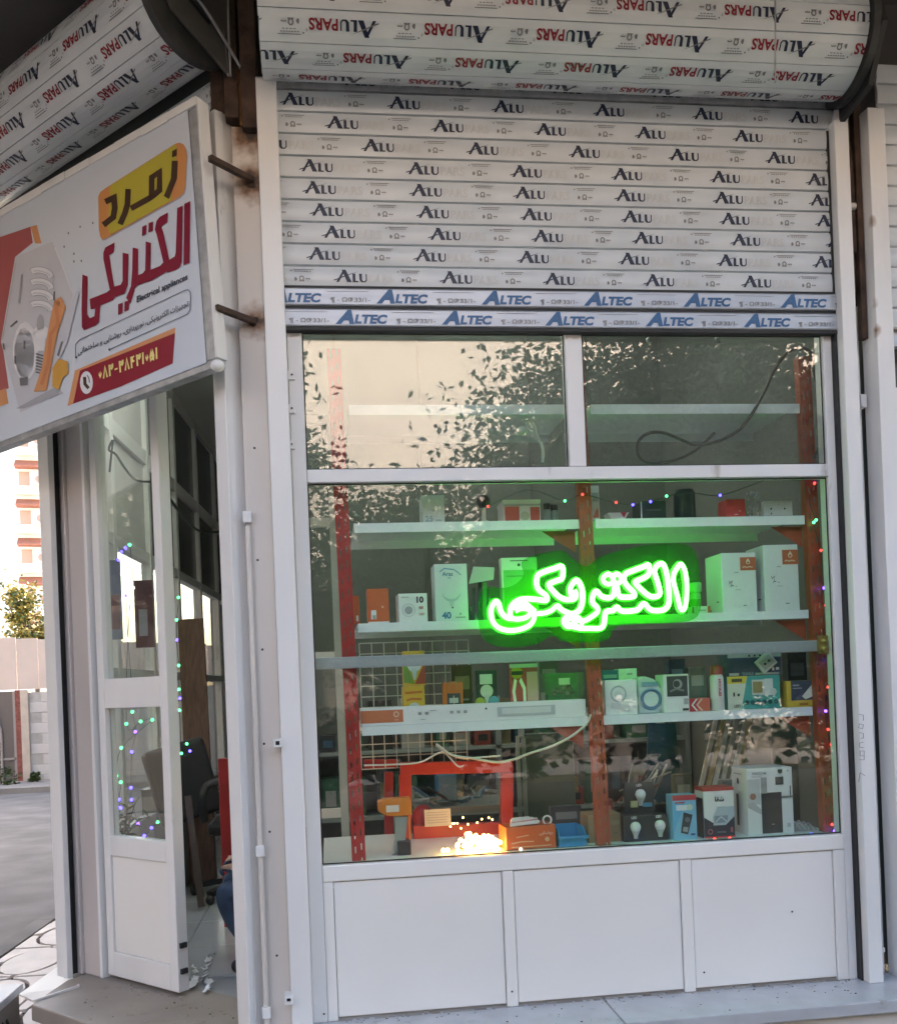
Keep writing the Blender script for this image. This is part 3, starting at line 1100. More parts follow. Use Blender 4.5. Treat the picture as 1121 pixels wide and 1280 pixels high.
# shutter of the slanted entrance
s2 = thing('roller_shutter', 'rolled up shutter with ALUPARS print over the slanted entrance, behind the signboard', 'roller shutter', tuple(CH(-0.7, 0, 2.5)))
CZ2 = 3.50
coil(s2, CHM, -1.62, -0.005, CY, CZ2, CR, {0: 0.2, 11: 0.02, 1: 0.06, 10: 0.12, 2: 0.3})
for i in range(10):
    zb = 2.56 + i * SP
    s_ = slat(s2, CHM, -1.3, -0.04, zb, SP - 0.002, YC, M['slat'])
    p_ = MB()

    def fn(a_, b_, zb=zb):
        q = (b_ / SP) * 2 - 1
        return CHM @ Vector((min(max(a_, -1.3), -0.04), YC - 0.0022 - 0.0045 * (1 - min(1, q * q)), zb + b_))
    for j in range(5):
        brand(p_, fn, -1.5 + ((i * 0.13) % 0.376) + j * 0.376, 0.014)
    tag(p_.build('film_print', s_), kind='stuff')
CZ = CZ2
for x_ in (0.0,):
    mb = MB()
    T_ = CHM @ Matrix.Translation((x_, CY, CZ)) @ Matrix.Rotation(rad(90), 4, 'Y')
    mb.lathe([(0.01, 0.0), (0.205, 0.0), (0.205, 0.03), (0.01, 0.03)], M['darkmet'], n=36, T=T_, smooth=False)
    mb.build('end_plate', s2)
    # slotted bracket plate on the end
    mb = MB()
    oc = [(-0.18, 0.27), (-0.165, 0.02), (-0.10, -0.09), (0.14, -0.20), (0.15, -0.06), (0.13, 0.27)]
    mb.prism([(CY + a_, CZ + b_) for a_, b_ in oc], lambda u, v, d: CHM @ Vector((x_ + 0.034 + d, u, v)), 0.012, M['greyplate'])
    mb.build('bracket_plate', s2, bevel=0.002)
    for (a0_, b0_, a1_, b1_) in ((-0.17, 0.15, -0.08, 0.10), (-0.04, 0.08, 0.04, 0.035), (-0.16, 0.03, -0.12, 0.01), (-0.03, -0.02, 0.05, -0.06)):
        mb = MB()
        mb.bar(CH(x_ + 0.0465, CY + a0_, CZ + b0_), CH(x_ + 0.0465, CY + a1_, CZ + b1_), 0.003, 0.014, M['black'])
        mb.build('slot', s2)
    mb = MB()
    mb.tube(smooth_path([CH(x_ + 0.05, CY - 0.11, CZ + 0.0), CH(x_ + 0.06, CY - 0.08, CZ + 0.02), CH(x_ + 0.06, CY + 0.02, CZ - 0.03), CH(x_ + 0.06, CY + 0.16, CZ - 0.15), CH(x_ + 0.08, CY + 0.19, CZ - 0.22)]), 0.006, M['galv'], n=6)
    mb.build('cable', s2)
for dx in (0.0, 0.03):
    mb = MB()
    mb.tube(smooth_path([(-0.275 + dx, -0.06, 3.77), (-0.28 + dx, -0.05, 3.6), (-0.272 + dx * 0.6, -0.05, 3.45), (-0.262 + dx * 0.3, -0.04, 3.3)]), 0.004, M['galv'], n=5)
    solo(mb, 'loose_cable', 'loose grey cable hanging over the rusty column head, ' + ('nearer the slanted front' if dx == 0 else 'nearer the display shutter'), 'cable', group='loose cables at the rusty column')

# ---------------------------------------------------------------- slanted entrance
def chx(px, py, yl):
    """survey on the slanted front: position along it of a pixel of the photograph at depth yl"""
    n_ = CHM.to_3x3() @ Vector((0, 1, 0))
    o_ = CHM @ Vector((0, yl, 0))
    d = ray(px, py)
    return (CHM.inverted() @ (CAM + d * ((o_ - CAM).dot(n_) / d.dot(n_)))).x


rail('guide_rail', 'pale shutter rail right of the doorway, next to the cream pier', -0.075, -0.012, -0.035, 0.05, 3.2, CHM)
LX0, LX1 = chx(63, 1000, -0.03), chx(76, 1000, -0.03)
rail('guide_rail', 'greenish white shutter rail at the far left edge of the entrance', LX0, LX1, -0.03, -0.004, 3.2, CHM)
PX1, DX0, DX1 = chx(131, 1150, 0.06), chx(133, 1150, 0.06), chx(222, 1200, 0.06)
en = thing('entrance_frame', 'pinkish panel and white frame round the doorway, left of the door', 'door frame', tuple(CH(-0.7, 0.1, 0)))
PX0 = chx(95, 1100, 0.04)
mb = MB()
mb.box(LX0, PX0 - 0.001, 0.012, 0.14, 0.005, 2.56, M['black'], CHM)  # black box paints the shade in the gap behind the rail
mb.build('gap_shade_box', en)
mb = MB()
mb.box(PX0, PX0 + 0.035, 0.03, 0.12, 0.005, 2.56, M['pinkish'], CHM)
mb.box(PX0 + 0.035, PX1 - 0.02, 0.045, 0.12, 0.005, 2.56, M['pinkish'], CHM)
mb.build('side_panel', en, bevel=0.004)
mb = MB()
mb.box(PX1 - 0.018, PX1, 0.04, 0.12, 0.005, 2.56, M['white'], CHM)
mb.build('jamb', en, bevel=0.002)
mb = MB()
mb.box(PX1 + 0.001, -0.077, 0.045, 0.12, 2.47, 2.56, M['white'], CHM)
mb.build('head', en, bevel=0.002)
dr = thing('entrance_door', 'white metal door leaf with two glass panes, standing shut beside the open half', 'door', tuple(CH((DX0 + DX1) / 2, 0.08, 0)))
z_l0, z_l1 = 0.60, 1.13
DI0, DI1 = DX0 + 0.045, DX1 - 0.05
for a_, b_, c_, d_, nm in ((DX0, DI0, 0.02, 2.46, 'stile'), (DI1, DX1, 0.02, 2.46, 'stile'), (DI0 + 0.001, DI1 - 0.001, 0.02, 0.12, 'rail'), (DI0 + 0.001, DI1 - 0.001, 0.52, 0.60, 'rail'), (DI0 + 0.001, DI1 - 0.001, 1.13, 1.25, 'rail'), (DI0 + 0.001, DI1 - 0.001, 2.38, 2.46, 'rail')):
    mb = MB()
    mb.box(a_, b_, 0.06, 0.11, c_, d_, M['white'], CHM)
    mb.build(nm, dr, bevel=0.003)
mb = MB()
mb.box(DI0 + 0.001, DI1 - 0.001, 0.07, 0.10, 0.121, 0.519, M['panel'], CHM)
mb.build('kick_panel', dr, bevel=0.002)
for z0, z1 in ((0.601, 1.129), (1.251, 2.379)):
    mb = MB()
    mb.box(DI0, DI1, 0.083, 0.088, z0, z1, M['glassd'], CHM)
    mb.build('pane', dr)
for zc in (0.10, 0.20):
    mb = MB()
    mb.box(DX1 + 0.0005, DX1 + 0.01, 0.07, 0.10, zc - 0.01, zc + 0.01, M['black'], CHM)
    mb.build('bolt', dr)

grt = MB()                                           # grit and crumbs on the step and platform
rg = random.Random(17)
for i in range(170):
    if i % 2:
        p = CH(rg.uniform(SX + 0.12, -0.1), rg.choice((rg.uniform(-0.28, 0.04), rg.uniform(0.0, 0.055))), 0.0045)
    else:
        p = Vector((rg.uniform(-0.05, 1.95), rg.choice((rg.uniform(-0.2, 0.0), rg.uniform(-0.03, 0.01))), 0.0005))
    s_ = rg.uniform(0.0015, 0.0045)
    grt.ball(tuple(p), s_, (M['burn'], M['conc'], M['step'])[i % 3], 5, 3, (1.3, 1, 0.6))
tag(grt.build('grit'), 'loose grit and crumbs on the door step and platform edge', 'grit', kind='stuff')

# bright sheet metal threshold and louvred plinth box at the corner
tl = MB()
c4 = [Zp(24, 1243, -0.11), Zp(76, 1206, -0.11), Zp(100, 1232, 0.012), Zp(41, 1251, 0.012)]
tl.add([*c4, *[v - Vector((0, 0, 0.008)) for v in c4]], [(0, 1, 2), (0, 2, 3), (4, 6, 5), (4, 7, 6), (0, 4, 5, 1), (1, 5, 6, 2), (2, 6, 7, 3), (3, 7, 4, 0)], mat('bright_sheet', (0.75, 0.74, 0.73), 0.3, 0.2, var=0.04))
solo(tl, 'metal_ramp', 'bright white sheet metal ramp at the left foot of the entrance', 'ramp')
b1, b2 = Zp(29, 1229, 0.0), Zp(0, 1254, 0.0)
ex = (b2 - b1).normalized()
bx = thing('plinth_box', 'beige louvred plinth box with a pale slab on top, bottom left corner', 'plinth box', (b1.x, b1.y, -0.335), math.atan2(ex.y, ex.x))
mb = MB()
mb.box(0.012, 0.72, -0.4, -0.012, 0, 0.30, M['step'])
mb.build('body', bx, bevel=0.008, world=False)
mb = MB()
mb.box(0.0, 0.74, -0.42, 0.0, 0.301, 0.335, M['stone'])
mb.build('top_slab', bx, bevel=0.004, world=False)
for j in range(9):
    mb = MB()
    mb.bar((0.05 + j * 0.045, -0.0105, 0.05), (0.17 + j * 0.045, -0.0105, 0.24), 0.006, 0.013, M['black'], up=(1, 0, 0))
    mb.build('louvre_slot', bx, world=False)
#@@PART3
# ---------------------------------------------------------------- the signboard
d1 = Vector((-0.79037, 0.60797, -0.07534)).normalized()
nr = ray(247, 122).cross(ray(272, 457))
d2 = d1.cross(nr).normalized()
if d2.z < 0:
    d2 = -d2
SN = d1.cross(d2).normalized()                     # normal
if SN.dot(CAM - Vector((-0.3, -0.1, 2.5))) < 0:
    SN = -SN
SO = Vector((-0.325, -0.13, 2.5))


def SG(px, py, lift=0.0):
    d = ray(px, py)
    o = SO + SN * lift
    return CAM + d * ((o - CAM).dot(SN) / d.dot(SN))


sg_br, sg_tr = SG(272, 457), SG(247, 122)
HS = (sg_tr - sg_br).length
WS = 1.9
R3 = Matrix((-d1, -SN, d2)).transposed().to_4x4()
sgn = bpy.data.objects.new('signboard', None)
COL.objects.link(sgn)
SM = Matrix.Translation(sg_br) @ R3
sgn.matrix_world = SM
ROOT[sgn] = SM
tag(sgn, 'tilted white shop banner in a grey frame with red and yellow Persian lettering', 'signboard')
for nm, a_ in (('bottom', (-WS, 0, 0, 0.028)), ('top', (-WS, 0, HS - 0.028, HS)), ('right', (-0.05, 0, 0.0285, HS - 0.0285)), ('left', (-WS, -WS + 0.05, 0.0285, HS - 0.0285))):
    mb = MB()
    mb.box(a_[0], a_[1], 0.0, 0.04, a_[2], a_[3], M['galv'], SM)
    mb.build('frame_bar', sgn, bevel=0.003)
mb = MB()
mb.box(-0.004, 0.004, -0.004, 0.045, 0.03, HS, M['white'], SM)
mb.build('banner_fold', sgn)
mb = MB()
mb.ball(tuple(sg_br + SN * 0.0), 0.022, M['white'], sc=(1.1, 1, 0.9))
mb.build('corner_cap', sgn)
mb = MB()
ban = mat('banner_vinyl', (0.55, 0.60, 0.665), 0.35, var=0.05, scale=1.3, bump=0.12, bscale=4)
nx, nz = 24, 10
vs, fs = [], []
rb = random.Random(2)
for i in range(nx + 1):
    for j in range(nz + 1):
        u, v = -WS + 0.03 + (WS - 0.075) * i / nx, 0.022 + (HS - 0.035) * j / nz
        vs.append(SM @ Vector((u, -0.004, v)))
for i in range(nx):
    for j in range(nz):
        a_ = i * (nz + 1) + j
        fs.append((a_, a_ + nz + 1, a_ + nz + 2, a_ + 1))
mb.add(vs, fs, ban, True)
# turned-over white hem along the top
banner = mb.build('banner', sgn)
hem = MB()
for i in range(14):
    u0, u1 = -WS + i * WS / 14, -WS + (i + 1) * WS / 14
    hem.box(u0, u1 - 0.002, -0.007 - rb.uniform(0, 0.004), 0.0, HS - 0.022 - rb.uniform(0, 0.006), HS + 0.004, M['white'], SM)
hem.build('hem', sgn)
RED1, RED2, ORN, OLIVE, BRN, NAV, CREAMP = pc(0.20, 0.004, 0.026), pc(0.24, 0.006, 0.024), pc(0.55, 0.24, 0.08), pc(0.42, 0.37, 0.045), pc(0.055, 0.028, 0.015), pc(0.02, 0.025, 0.05), pc(0.75, 0.66, 0.25)
WHT, PINK, LGREY, MGREY, DGREY, OR2 = pc(0.64, 0.65, 0.68), pc(0.36, 0.095, 0.095), pc(0.49, 0.505, 0.55), pc(0.33, 0.34, 0.37), pc(0.14, 0.14, 0.15), pc(0.58, 0.27, 0.12)


def lay(k):
    return lambda u, v: SG(u, v, 0.0046 + 0.0006 * k)


def zz(o, s, pts):
    return type(pts)([(o[0] + x / s, o[1] + y / s) for x, y in pts])


G3 = lambda pts: zz((85, 170), 6.228, pts)
G4 = lambda pts: zz((85, 240), 6.228, pts)
G5 = lambda pts: zz((75, 330), 5.605, pts)
G6 = lambda pts: zz((0, 270), 4.741, pts)
art = MB()                                           # picture on the left of the banner
art.flat([(-70, 320), (38, 283), (41, 303), (20, 320), (18, 360), (3, 430), (11, 485), (-70, 520)], lay(0), PINK)
art.flat([(38, 283), (46, 281), (52, 304), (44, 304)], lay(0), OR2)
art.flat(G6([(-300, 1150), (35, 1020), (50, 1110), (-300, 1230)]), lay(1), OR2)
art.flat(G6([(90, 240), (310, 150), (430, 455), (330, 1060), (120, 1165), (5, 745)]), lay(1), LGREY)
art.flat(G6([(95, 1140), (330, 1010), (375, 1050), (140, 1140)]), lay(2), MGREY)
art.flat(G6([(100, 250), (88, 300), (22, 700), (10, 740)]), lay(3), MGREY)
art.flat(G6(strokes([(325, 185), (380, 320), (430, 455)], 7)), lay(3), WHT)
for cx_, cy_, rx_, ry_, m_ in ((150, 800, 75, 175, WHT), (145, 810, 60, 150, LGREY), (245, 690, 50, 40, WHT), (240, 640, 22, 60, MGREY)):
    art.flat(G6([(cx_ + rx_ * math.cos(t * 0.39), cy_ + ry_ * math.sin(t * 0.39)) for t in range(16)]), lay(4), m_)
art.flat(G6([(205, 680), (280, 660), (262, 800), (215, 800)]), lay(5), WHT)
for k_ in range(4):                                  # turns of the spiral lamp
    cy_ = 315 + k_ * 66
    for rx_, ry_, w_, m_, a0_, a1_, l_ in ((50, 26, 40, MGREY, 185, 372, 5), (50, 26, 32, WHT, 188, 368, 6), (44, 20, 7, LGREY, 200, 345, 7)):
        art.flat(G6(strokes([(238 + rx_ * math.cos(rad(a0_ + (a1_ - a0_) * t / 9)) + 4 * t * 0.4, cy_ + 18 + ry_ * math.sin(rad(a0_ + (a1_ - a0_) * t / 9)) + t * 3) for t in range(10)], w_)), lay(l_), m_)
for k_ in range(7):
    art.flat(G6(strokes([(212, 815 + k_ * 18), (258, 828 + k_ * 18)], 9)), lay(6), DGREY)
for q in ([(140, 735), (150, 740), (150, 790), (138, 785)], [(85, 825), (95, 830), (95, 880), (84, 870)], [(15, 750), (25, 755), (28, 795), (18, 785)], [(115, 960), (165, 950), (160, 1000), (120, 1005)], [(60, 650), (100, 615), (105, 625), (62, 660)]):
    art.flat(G6(q), lay(6), DGREY)
art.flat(G6(strokes([(130, 345), (112, 515)], 12)), lay(6), MGREY)
art.flat(G6(strokes([(340, 500), (310, 640), (265, 900), (225, 1020), (260, 1015), (320, 700), (370, 540), (345, 485)], 36)), lay(7), OR2)
art.flat(G6(strokes([(330, 520), (345, 640), (300, 700), (285, 880), (245, 1000)], 20)), lay(8), pc(0.52, 0.2, 0.09))
art.flat(G6([(310, 900), (345, 845), (400, 860), (405, 930), (370, 960), (350, 1030), (310, 1010)]), lay(7), pc(0.56, 0.3, 0.06))
art.flat(G6([(455, 440), (470, 450), (400, 740), (350, 850), (330, 830), (385, 600)]), lay(7), pc(0.5, 0.52, 0.58))
art.flat(G6([(375, 740), (350, 830), (336, 825), (362, 745)]), lay(8), DGREY)
art.flat(G6(strokes([(322, 445), (318, 495)], 7)), lay(8), DGREY)
for x_, y_ in ((475, 62), (550, 40), (380, 180), (438, 222), (438, 268), (482, 265), (405, 100)):
    art.flat(G6([(x_ - 4, y_ - 6), (x_ + 4, y_ - 6), (x_ + 4, y_ + 6), (x_ - 4, y_ + 6)]), lay(2), DGREY)
art.build('picture_print', banner)

bdg = MB()                                           # yellow badge with the first word
o_ = [(235, 470), (250, 435), (290, 405), (830, 60), (865, 48), (900, 62), (918, 100), (925, 150), (912, 400), (900, 440), (870, 470), (320, 780), (285, 800), (262, 800), (250, 780), (240, 720)]
bdg.flat(G3([(x + 6, y + 10) for x, y in o_]), lay(1), MGREY)
bdg.flat(G3(o_), lay(2), ORN)
bdg.flat(G3([(330, 385), (835, 62), (850, 110), (800, 500), (440, 705), (330, 760), (310, 720)]), lay(3), OLIVE)
for q in ([(808, 190), (855, 190), (848, 330), (785, 488), (745, 465), (800, 330)], [(811, 115), (848, 94), (846, 150), (809, 166)],
          strokes([(650, 480), (652, 320), (712, 278), (712, 420), (640, 478), (490, 562)], 44), strokes([(468, 410), (462, 530), (442, 600), (405, 685)], 44), strokes([(290, 510), (358, 478), (364, 560), (352, 630), (275, 690)], 46)):
    bdg.flat(G3(q), lay(5), BRN)
bdg.build('badge_print', banner)
wd = MB()                                            # the big red word
red_shapes = [[(905, 90), (952, 68), (945, 550), (898, 568)],
              [(850, 122), (893, 104), (885, 540), (868, 582), (840, 604), (780, 624), (765, 620), (640, 692), (640, 605), (718, 572), (742, 545), (690, 330), (675, 290), (690, 220), (715, 190), (776, 158), (772, 235), (725, 264), (740, 310), (788, 525), (830, 500), (838, 470)],
              [(605, 382), (645, 395), (639.8, 605), (639.8, 692), (600, 703), (540, 726), (545, 645), (582, 630), (600, 605)],
              [(578, 268), (610, 252), (608, 325), (575, 342)], [(628, 240), (662, 228), (660, 300), (625, 314)],
              [(503, 430), (545, 440), (544.8, 645), (539.8, 726), (522, 745), (485, 868), (452, 822), (490, 730), (500, 600)],
              [(425, 470), (470, 480), (465, 720), (440, 790), (362, 816), (352, 838), (250, 882), (240, 1010), (215, 1036), (125, 1075), (108, 1050), (105, 900), (112, 640), (152, 655), (148, 950), (170, 980), (205, 965), (212, 905), (176, 912), (168, 832), (300, 780), (325, 760), (275, 520), (275, 470), (290, 430), (363, 390), (356, 465), (318, 490), (328, 540), (358, 735), (410, 720), (425, 690)],
              [(390, 872), (425, 860), (425, 940), (390, 956)], [(440, 852), (477, 842), (472, 916), (438, 930)]]
for q in red_shapes:
    c_ = (sum(p[0] for p in q) / len(q), sum(p[1] for p in q) / len(q))
    wd.flat(G4(q), lay(4), RED1)
wd.build('word_print', banner)
sm_ = MB()


def line_fn(o, s, p0, p1, upx, upy, k):
    """baseline through p0, p1 in zoomed picture units; returns fn(u along 0..1, v up 0..1)"""
    def f(u, v):
        x = p0[0] + (p1[0] - p0[0]) * u + upx * v
        y = p0[1] + (p1[1] - p0[1]) * u + upy * v
        return SG(o[0] + x / s, o[1] + y / s, 0.0046 + 0.0006 * k)
    return f


put_text(sm_, 'Electrical appliances', line_fn((75, 330), 5.605, (537, 268), (893, 105), 0, -50, 4), 0, 0, 0.85, NAV, 0.025, width=1.0)
put_text(sm_, persian('تجهیزات الکترونیکی، نورپردازی، روشنایی و ساختمانی'), line_fn((75, 330), 5.605, (125, 632), (900, 290), 0, -60, 4), 0, 0, 0.62, NAV, 0.015, width=1.0)
rr_ = [(112, 655), (108, 600), (110, 560), (130, 535), (160, 518), (870, 185), (895, 178), (912, 195), (914, 240), (910, 320), (890, 350), (345, 598)]
sm_.flat(G5(strokes(rr_, 4)), lay(4), NAV)
for c_ in ((112, 652), (345, 598)):
    sm_.flat(G5([(c_[0] + 7 * math.cos(t), c_[1] + 10 * math.sin(t)) for t in range(6)]), lay(5), NAV)
sm_.build('small_print', banner)
ph = MB()
ph.flat(G5([(52, 995), (105, 745), (808, 443), (805, 485), (790, 695)]), lay(1), OR2)
ph.flat(G5([(92, 978), (140, 745), (806, 482), (788, 695), (430, 855)]), lay(2), RED2)
ph.flat(G5([(185 + 45 * math.cos(t * 0.35), 830 + 80 * math.sin(t * 0.35)) for t in range(18)]), lay(3), WHT)
ph.flat(G5(strokes([(172, 790), (175, 840), (200, 870)], 22)), lay(4), BRN)
ph.flat(G5(strokes([(190, 778), (203, 800), (206, 830)], 6)), lay(4), BRN)
dg_ = [  # Persian numerals drawn as strokes in a 0..1 box
    ('۰', [[(0.5, 0.62), (0.28, 0.42), (0.5, 0.2), (0.72, 0.42), (0.5, 0.62)]]), ('۸', [[(0.1, 0.0), (0.5, 0.95), (0.9, 0.0)]]),
    ('۳', [[(0.25, 0.0), (0.18, 0.95)], [(0.18, 0.9), (0.3, 0.6), (0.5, 0.62), (0.52, 0.9)], [(0.52, 0.65), (0.7, 0.55), (0.88, 0.65), (0.88, 0.95)]]), ('-', [[(0.1, 0.4), (0.9, 0.4)]]),
    ('۳', None), ('۸', None), ('۴', [[(0.25, 0.0), (0.2, 0.95)], [(0.85, 0.92), (0.45, 0.85), (0.45, 0.6), (0.85, 0.5)], [(0.22, 0.52), (0.85, 0.5)]]), ('۳', None), ('۱', [[(0.45, 0.0), (0.5, 0.95)]]), ('۰', None),
    ('۵', [[(0.5, 0.95), (0.12, 0.4), (0.2, 0.05), (0.48, 0.18), (0.8, 0.05), (0.88, 0.4), (0.5, 0.95)]]), ('۱', None)]
dd = {k_: v_ for k_, v_ in dg_ if v_}
fnp = line_fn((75, 330), 5.605, (268, 815), (690, 660), -4, -85, 4)
wds = {'۱': 0.6, '۰': 0.75, '-': 0.8}
tw = sum(wds.get(c_, 1.0) for c_, _ in dg_)
u = 0.0
for c_, _ in dg_:
    w_ = wds.get(c_, 1.0) / tw
    for st in dd[c_]:
        ph.flat(strokes([(u + (0.1 + 0.8 * x) * w_, y) for x, y in st], 0.017) if False else [(p[0], p[1]) for p in strokes([((u + (0.1 + 0.8 * x) * w_) * 5, y) for x, y in st], 0.13)], lambda a_, b_: fnp(a_ / 5, b_), CREAMP)
    u += w_
ph.build('phone_print', banner)
for (pw, ps) in (((316, 225), (262, 197)), ((318, 402), (270, 384))):
    q0 = W(*pw, 0.0)
    d = ray(*ps)
    q1 = CAM + d * ((q0.z - CAM.z) / d.z)
    mb = MB()
    mb.bar(q0, q1, 0.02, 0.02, M['rust'])
    mb.build('bracket', sgn, bevel=0.002)

# ---------------------------------------------------------------- neon sign
ng = emis('neon_green', (0.0, 1.0, 0.03), 0.9)
nw = emis('neon_core', (0.019, 1.0, 0.06), 4.4)
N1 = lambda pts: zz((600, 690), 8.007, pts)
N2 = lambda pts: zz((730, 690), 8.007, pts)
left_outer = N1([(655, 487), (570, 478), (470, 470), (380, 488), (318, 530), (290, 600), (300, 655)])
word = [
    N1([(150, 500), (112, 560), (108, 640), (130, 710), (190, 765), (290, 788), (400, 775), (490, 735), (530, 680), (548, 625), (640, 612), (710, 585), (765, 540), (800, 575), (850, 605), (920, 622), (985, 590), (1018, 510), (1020, 400), (995, 320), (960, 285), (925, 310), (895, 370), (905, 440), (940, 470), (860, 480), (790, 455), (730, 400), (690, 350), (690, 320), (760, 290), (815, 262), (815, 150), (740, 168), (620, 208), (568, 245), (560, 330), (590, 390), (655, 440), (655, 487), (560, 478), (450, 472), (370, 490), (310, 545), (295, 620), (300, 668), (240, 645), (200, 590), (180, 520)]),
    N1([(300, 668), (380, 675), (460, 655), (500, 610), (470, 575), (400, 570), (350, 590)]),
    N1([(330, 560), (400, 530), (450, 520), (500, 560), (545, 600)]),
    N1([(935, 385), (955, 430), (945, 470)]),
    N2([(105, 400), (80, 450), (80, 510), (125, 560), (125, 605), (70, 650), (0, 690), (-60, 690), (-110, 660), (-150, 670), (-180, 690), (-150, 735), (-60, 765), (60, 768), (160, 765), (195, 715), (205, 630), (225, 598), (285, 590), (322, 555), (360, 592), (440, 597), (530, 580), (590, 520), (650, 578), (720, 592), (790, 580), (830, 540), (842, 470), (835, 350), (820, 240), (800, 160), (770, 120), (720, 140), (695, 200), (725, 300), (748, 390), (740, 435), (690, 452), (640, 440), (570, 385), (510, 320), (515, 295), (590, 262), (640, 220), (638, 135), (590, 150), (480, 190), (405, 225), (392, 290), (430, 350), (492, 415), (480, 450), (370, 455), (335, 430), (322, 360), (300, 345), (290, 420), (265, 455), (220, 462), (165, 445), (130, 405)]),
    N2([(960, 125), (1000, 200), (1018, 350), (1010, 500), (990, 575), (955, 568), (925, 450), (885, 300), (890, 220), (920, 165)]),
    N2([(235, 225), (185, 260), (195, 305), (240, 325), (280, 300), (272, 250)]),
    N2([(315, 225), (285, 255), (300, 310), (345, 310), (362, 270), (345, 235)]),
    N1([(880, 640), (830, 690), (860, 745), (915, 745), (930, 690)]),
    N1([(950, 660), (940, 720), (985, 760), (1010, 720), (990, 670)]),
]
neon = thing('neon_sign', 'glowing green neon word in Persian outline letters hanging behind the big pane', 'neon sign', tuple(W(735, 795, 0.07)))
for i, pts in enumerate(word):
    closed = i in (0, 4, 5, 6, 7, 8, 9)
    q = smooth_path([W(a_, b_, 0.066) for a_, b_ in pts], 4, closed)
    mb = MB()
    mb.tube(q, 0.0135, ng, n=8, closed=closed)
    mb.build('tube', neon)
    mb = MB()
    mb.tube([p - Vector((0, 0.0055, 0)) for p in q], 0.0105, nw, n=6, closed=closed)
    mb.build('glow_core', neon)
acr = bpy.data.materials.new('halo_acrylic')  # added plate, tinted green to carry the halo round the letters
acr.use_nodes = True
t_ = acr.node_tree
t_.nodes.remove(t_.nodes['Principled BSDF'])
a1, a2, a3, a4, a5 = (t_.nodes.new(x) for x in ('ShaderNodeBsdfTransparent', 'ShaderNodeBsdfTranslucent', 'ShaderNodeMixShader', 'ShaderNodeBsdfDiffuse', 'ShaderNodeMixShader'))
a2.inputs['Color'].default_value = (0.02, 0.62, 0.06, 1)
a4.inputs['Color'].default_value = (0.01, 0.35, 0.03, 1)
a1.inputs['Color'].default_value = (0.6, 0.88, 0.62, 1)
a5.inputs[0].default_value = 0.75
a3.inputs[0].default_value = 0.15
t_.links.new(a2.outputs[0], a5.inputs[1])
t_.links.new(a4.outputs[0], a5.inputs[2])
t_.links.new(a1.outputs[0], a3.inputs[1])
t_.links.new(a5.outputs[0], a3.inputs[2])
t_.links.new(a3.outputs[0], t_.nodes['Material Output'].inputs['Surface'])
mb = MB()
bp_ = [(598, 752), (606, 735), (636, 734), (654, 720), (654, 700), (698, 688), (716, 698), (732, 708), (750, 696), (780, 687), (815, 681), (864, 684), (876, 730), (872, 770), (838, 779), (774, 782), (756, 801), (706, 802), (690, 795), (668, 806), (630, 809), (602, 796)]
mb.prism([(p[0], p[1]) for p in smooth_path([(a_, b_, 0) for a_, b_ in bp_], 5, True)], lambda u, v, d: W(u, v, 0.0765 + d), 0.004, acr)
mb.build('halo_plate', neon)

# ---------------------------------------------------------------- display shelving
SF, SB = 0.15, 0.57
ZF, Z3, Z2, Z1, Z0 = 0.537, 1.029, 1.409, 1.779, 2.217
ds = MB()
ds.box(-0.045, 1.93, 0.108, 0.75, 0.45, ZF, M['shelfw'])
solo(ds, 'display_counter', 'white ledge along the foot of the display window that carries the lowest goods', 'ledge')
un = thing('shelving_unit', 'slotted steel shelving with red uprights and white shelves inside the display window', 'shelving', (0.95, 0.3, ZF))


def upright(xb, xt, m_, ztop):
    """slotted angle: two flanges, the front one pierced by pairs of slots"""
    w_ = 0.05
    mb = MB()
    z = ZF + 0.001
    T = Matrix.Translation((xb, 0, 0)) @ Matrix.Shear('XY', 4, (0, 0)) if False else None
    sx = (xt - xb) / 1.3

    def X(x, zz_):
        return xb + x + sx * (zz_ - ZF)
    cols = (-w_ / 2, -0.0135, -0.0085, 0.0085, 0.0135, w_ / 2)
    pitch, hole = 0.052, 0.024

    def quadbox(xa, xc, za, zb):
        vs = []
        for y in (0.14, 0.1425):
            for zq in (za, zb):
                vs += [Vector((X(xa, zq), y, zq)), Vector((X(xc, zq), y, zq))]
        mb.add(vs, [(0, 1, 3, 2), (4, 6, 7, 5), (0, 4, 5, 1), (2, 3, 7, 6), (0, 2, 6, 4), (1, 5, 7, 3)], m_)
    for a_, b_ in ((0, 1), (2, 3), (4, 5)):
        quadbox(cols[a_], cols[b_], z, ztop)
    zq = z
    while zq < ztop - pitch:
        for a_, b_, dz in ((1, 2, 0.0), (3, 4, 0.012)):
            quadbox(cols[a_], cols[b_], zq + dz, zq + dz + pitch - hole)
        zq += pitch
    vs = []
    for y in (0.143, 0.178):
        for zq in (z, ztop):
            vs += [Vector((X(-w_ / 2, zq), y, zq)), Vector((X(-w_ / 2 + 0.003, zq), y, zq))]
    mb.add(vs, [(0, 1, 3, 2), (4, 6, 7, 5), (0, 4, 5, 1), (2, 3, 7, 6), (0, 2, 6, 4), (1, 5, 7, 3)], m_)
    return mb.build('upright', un)


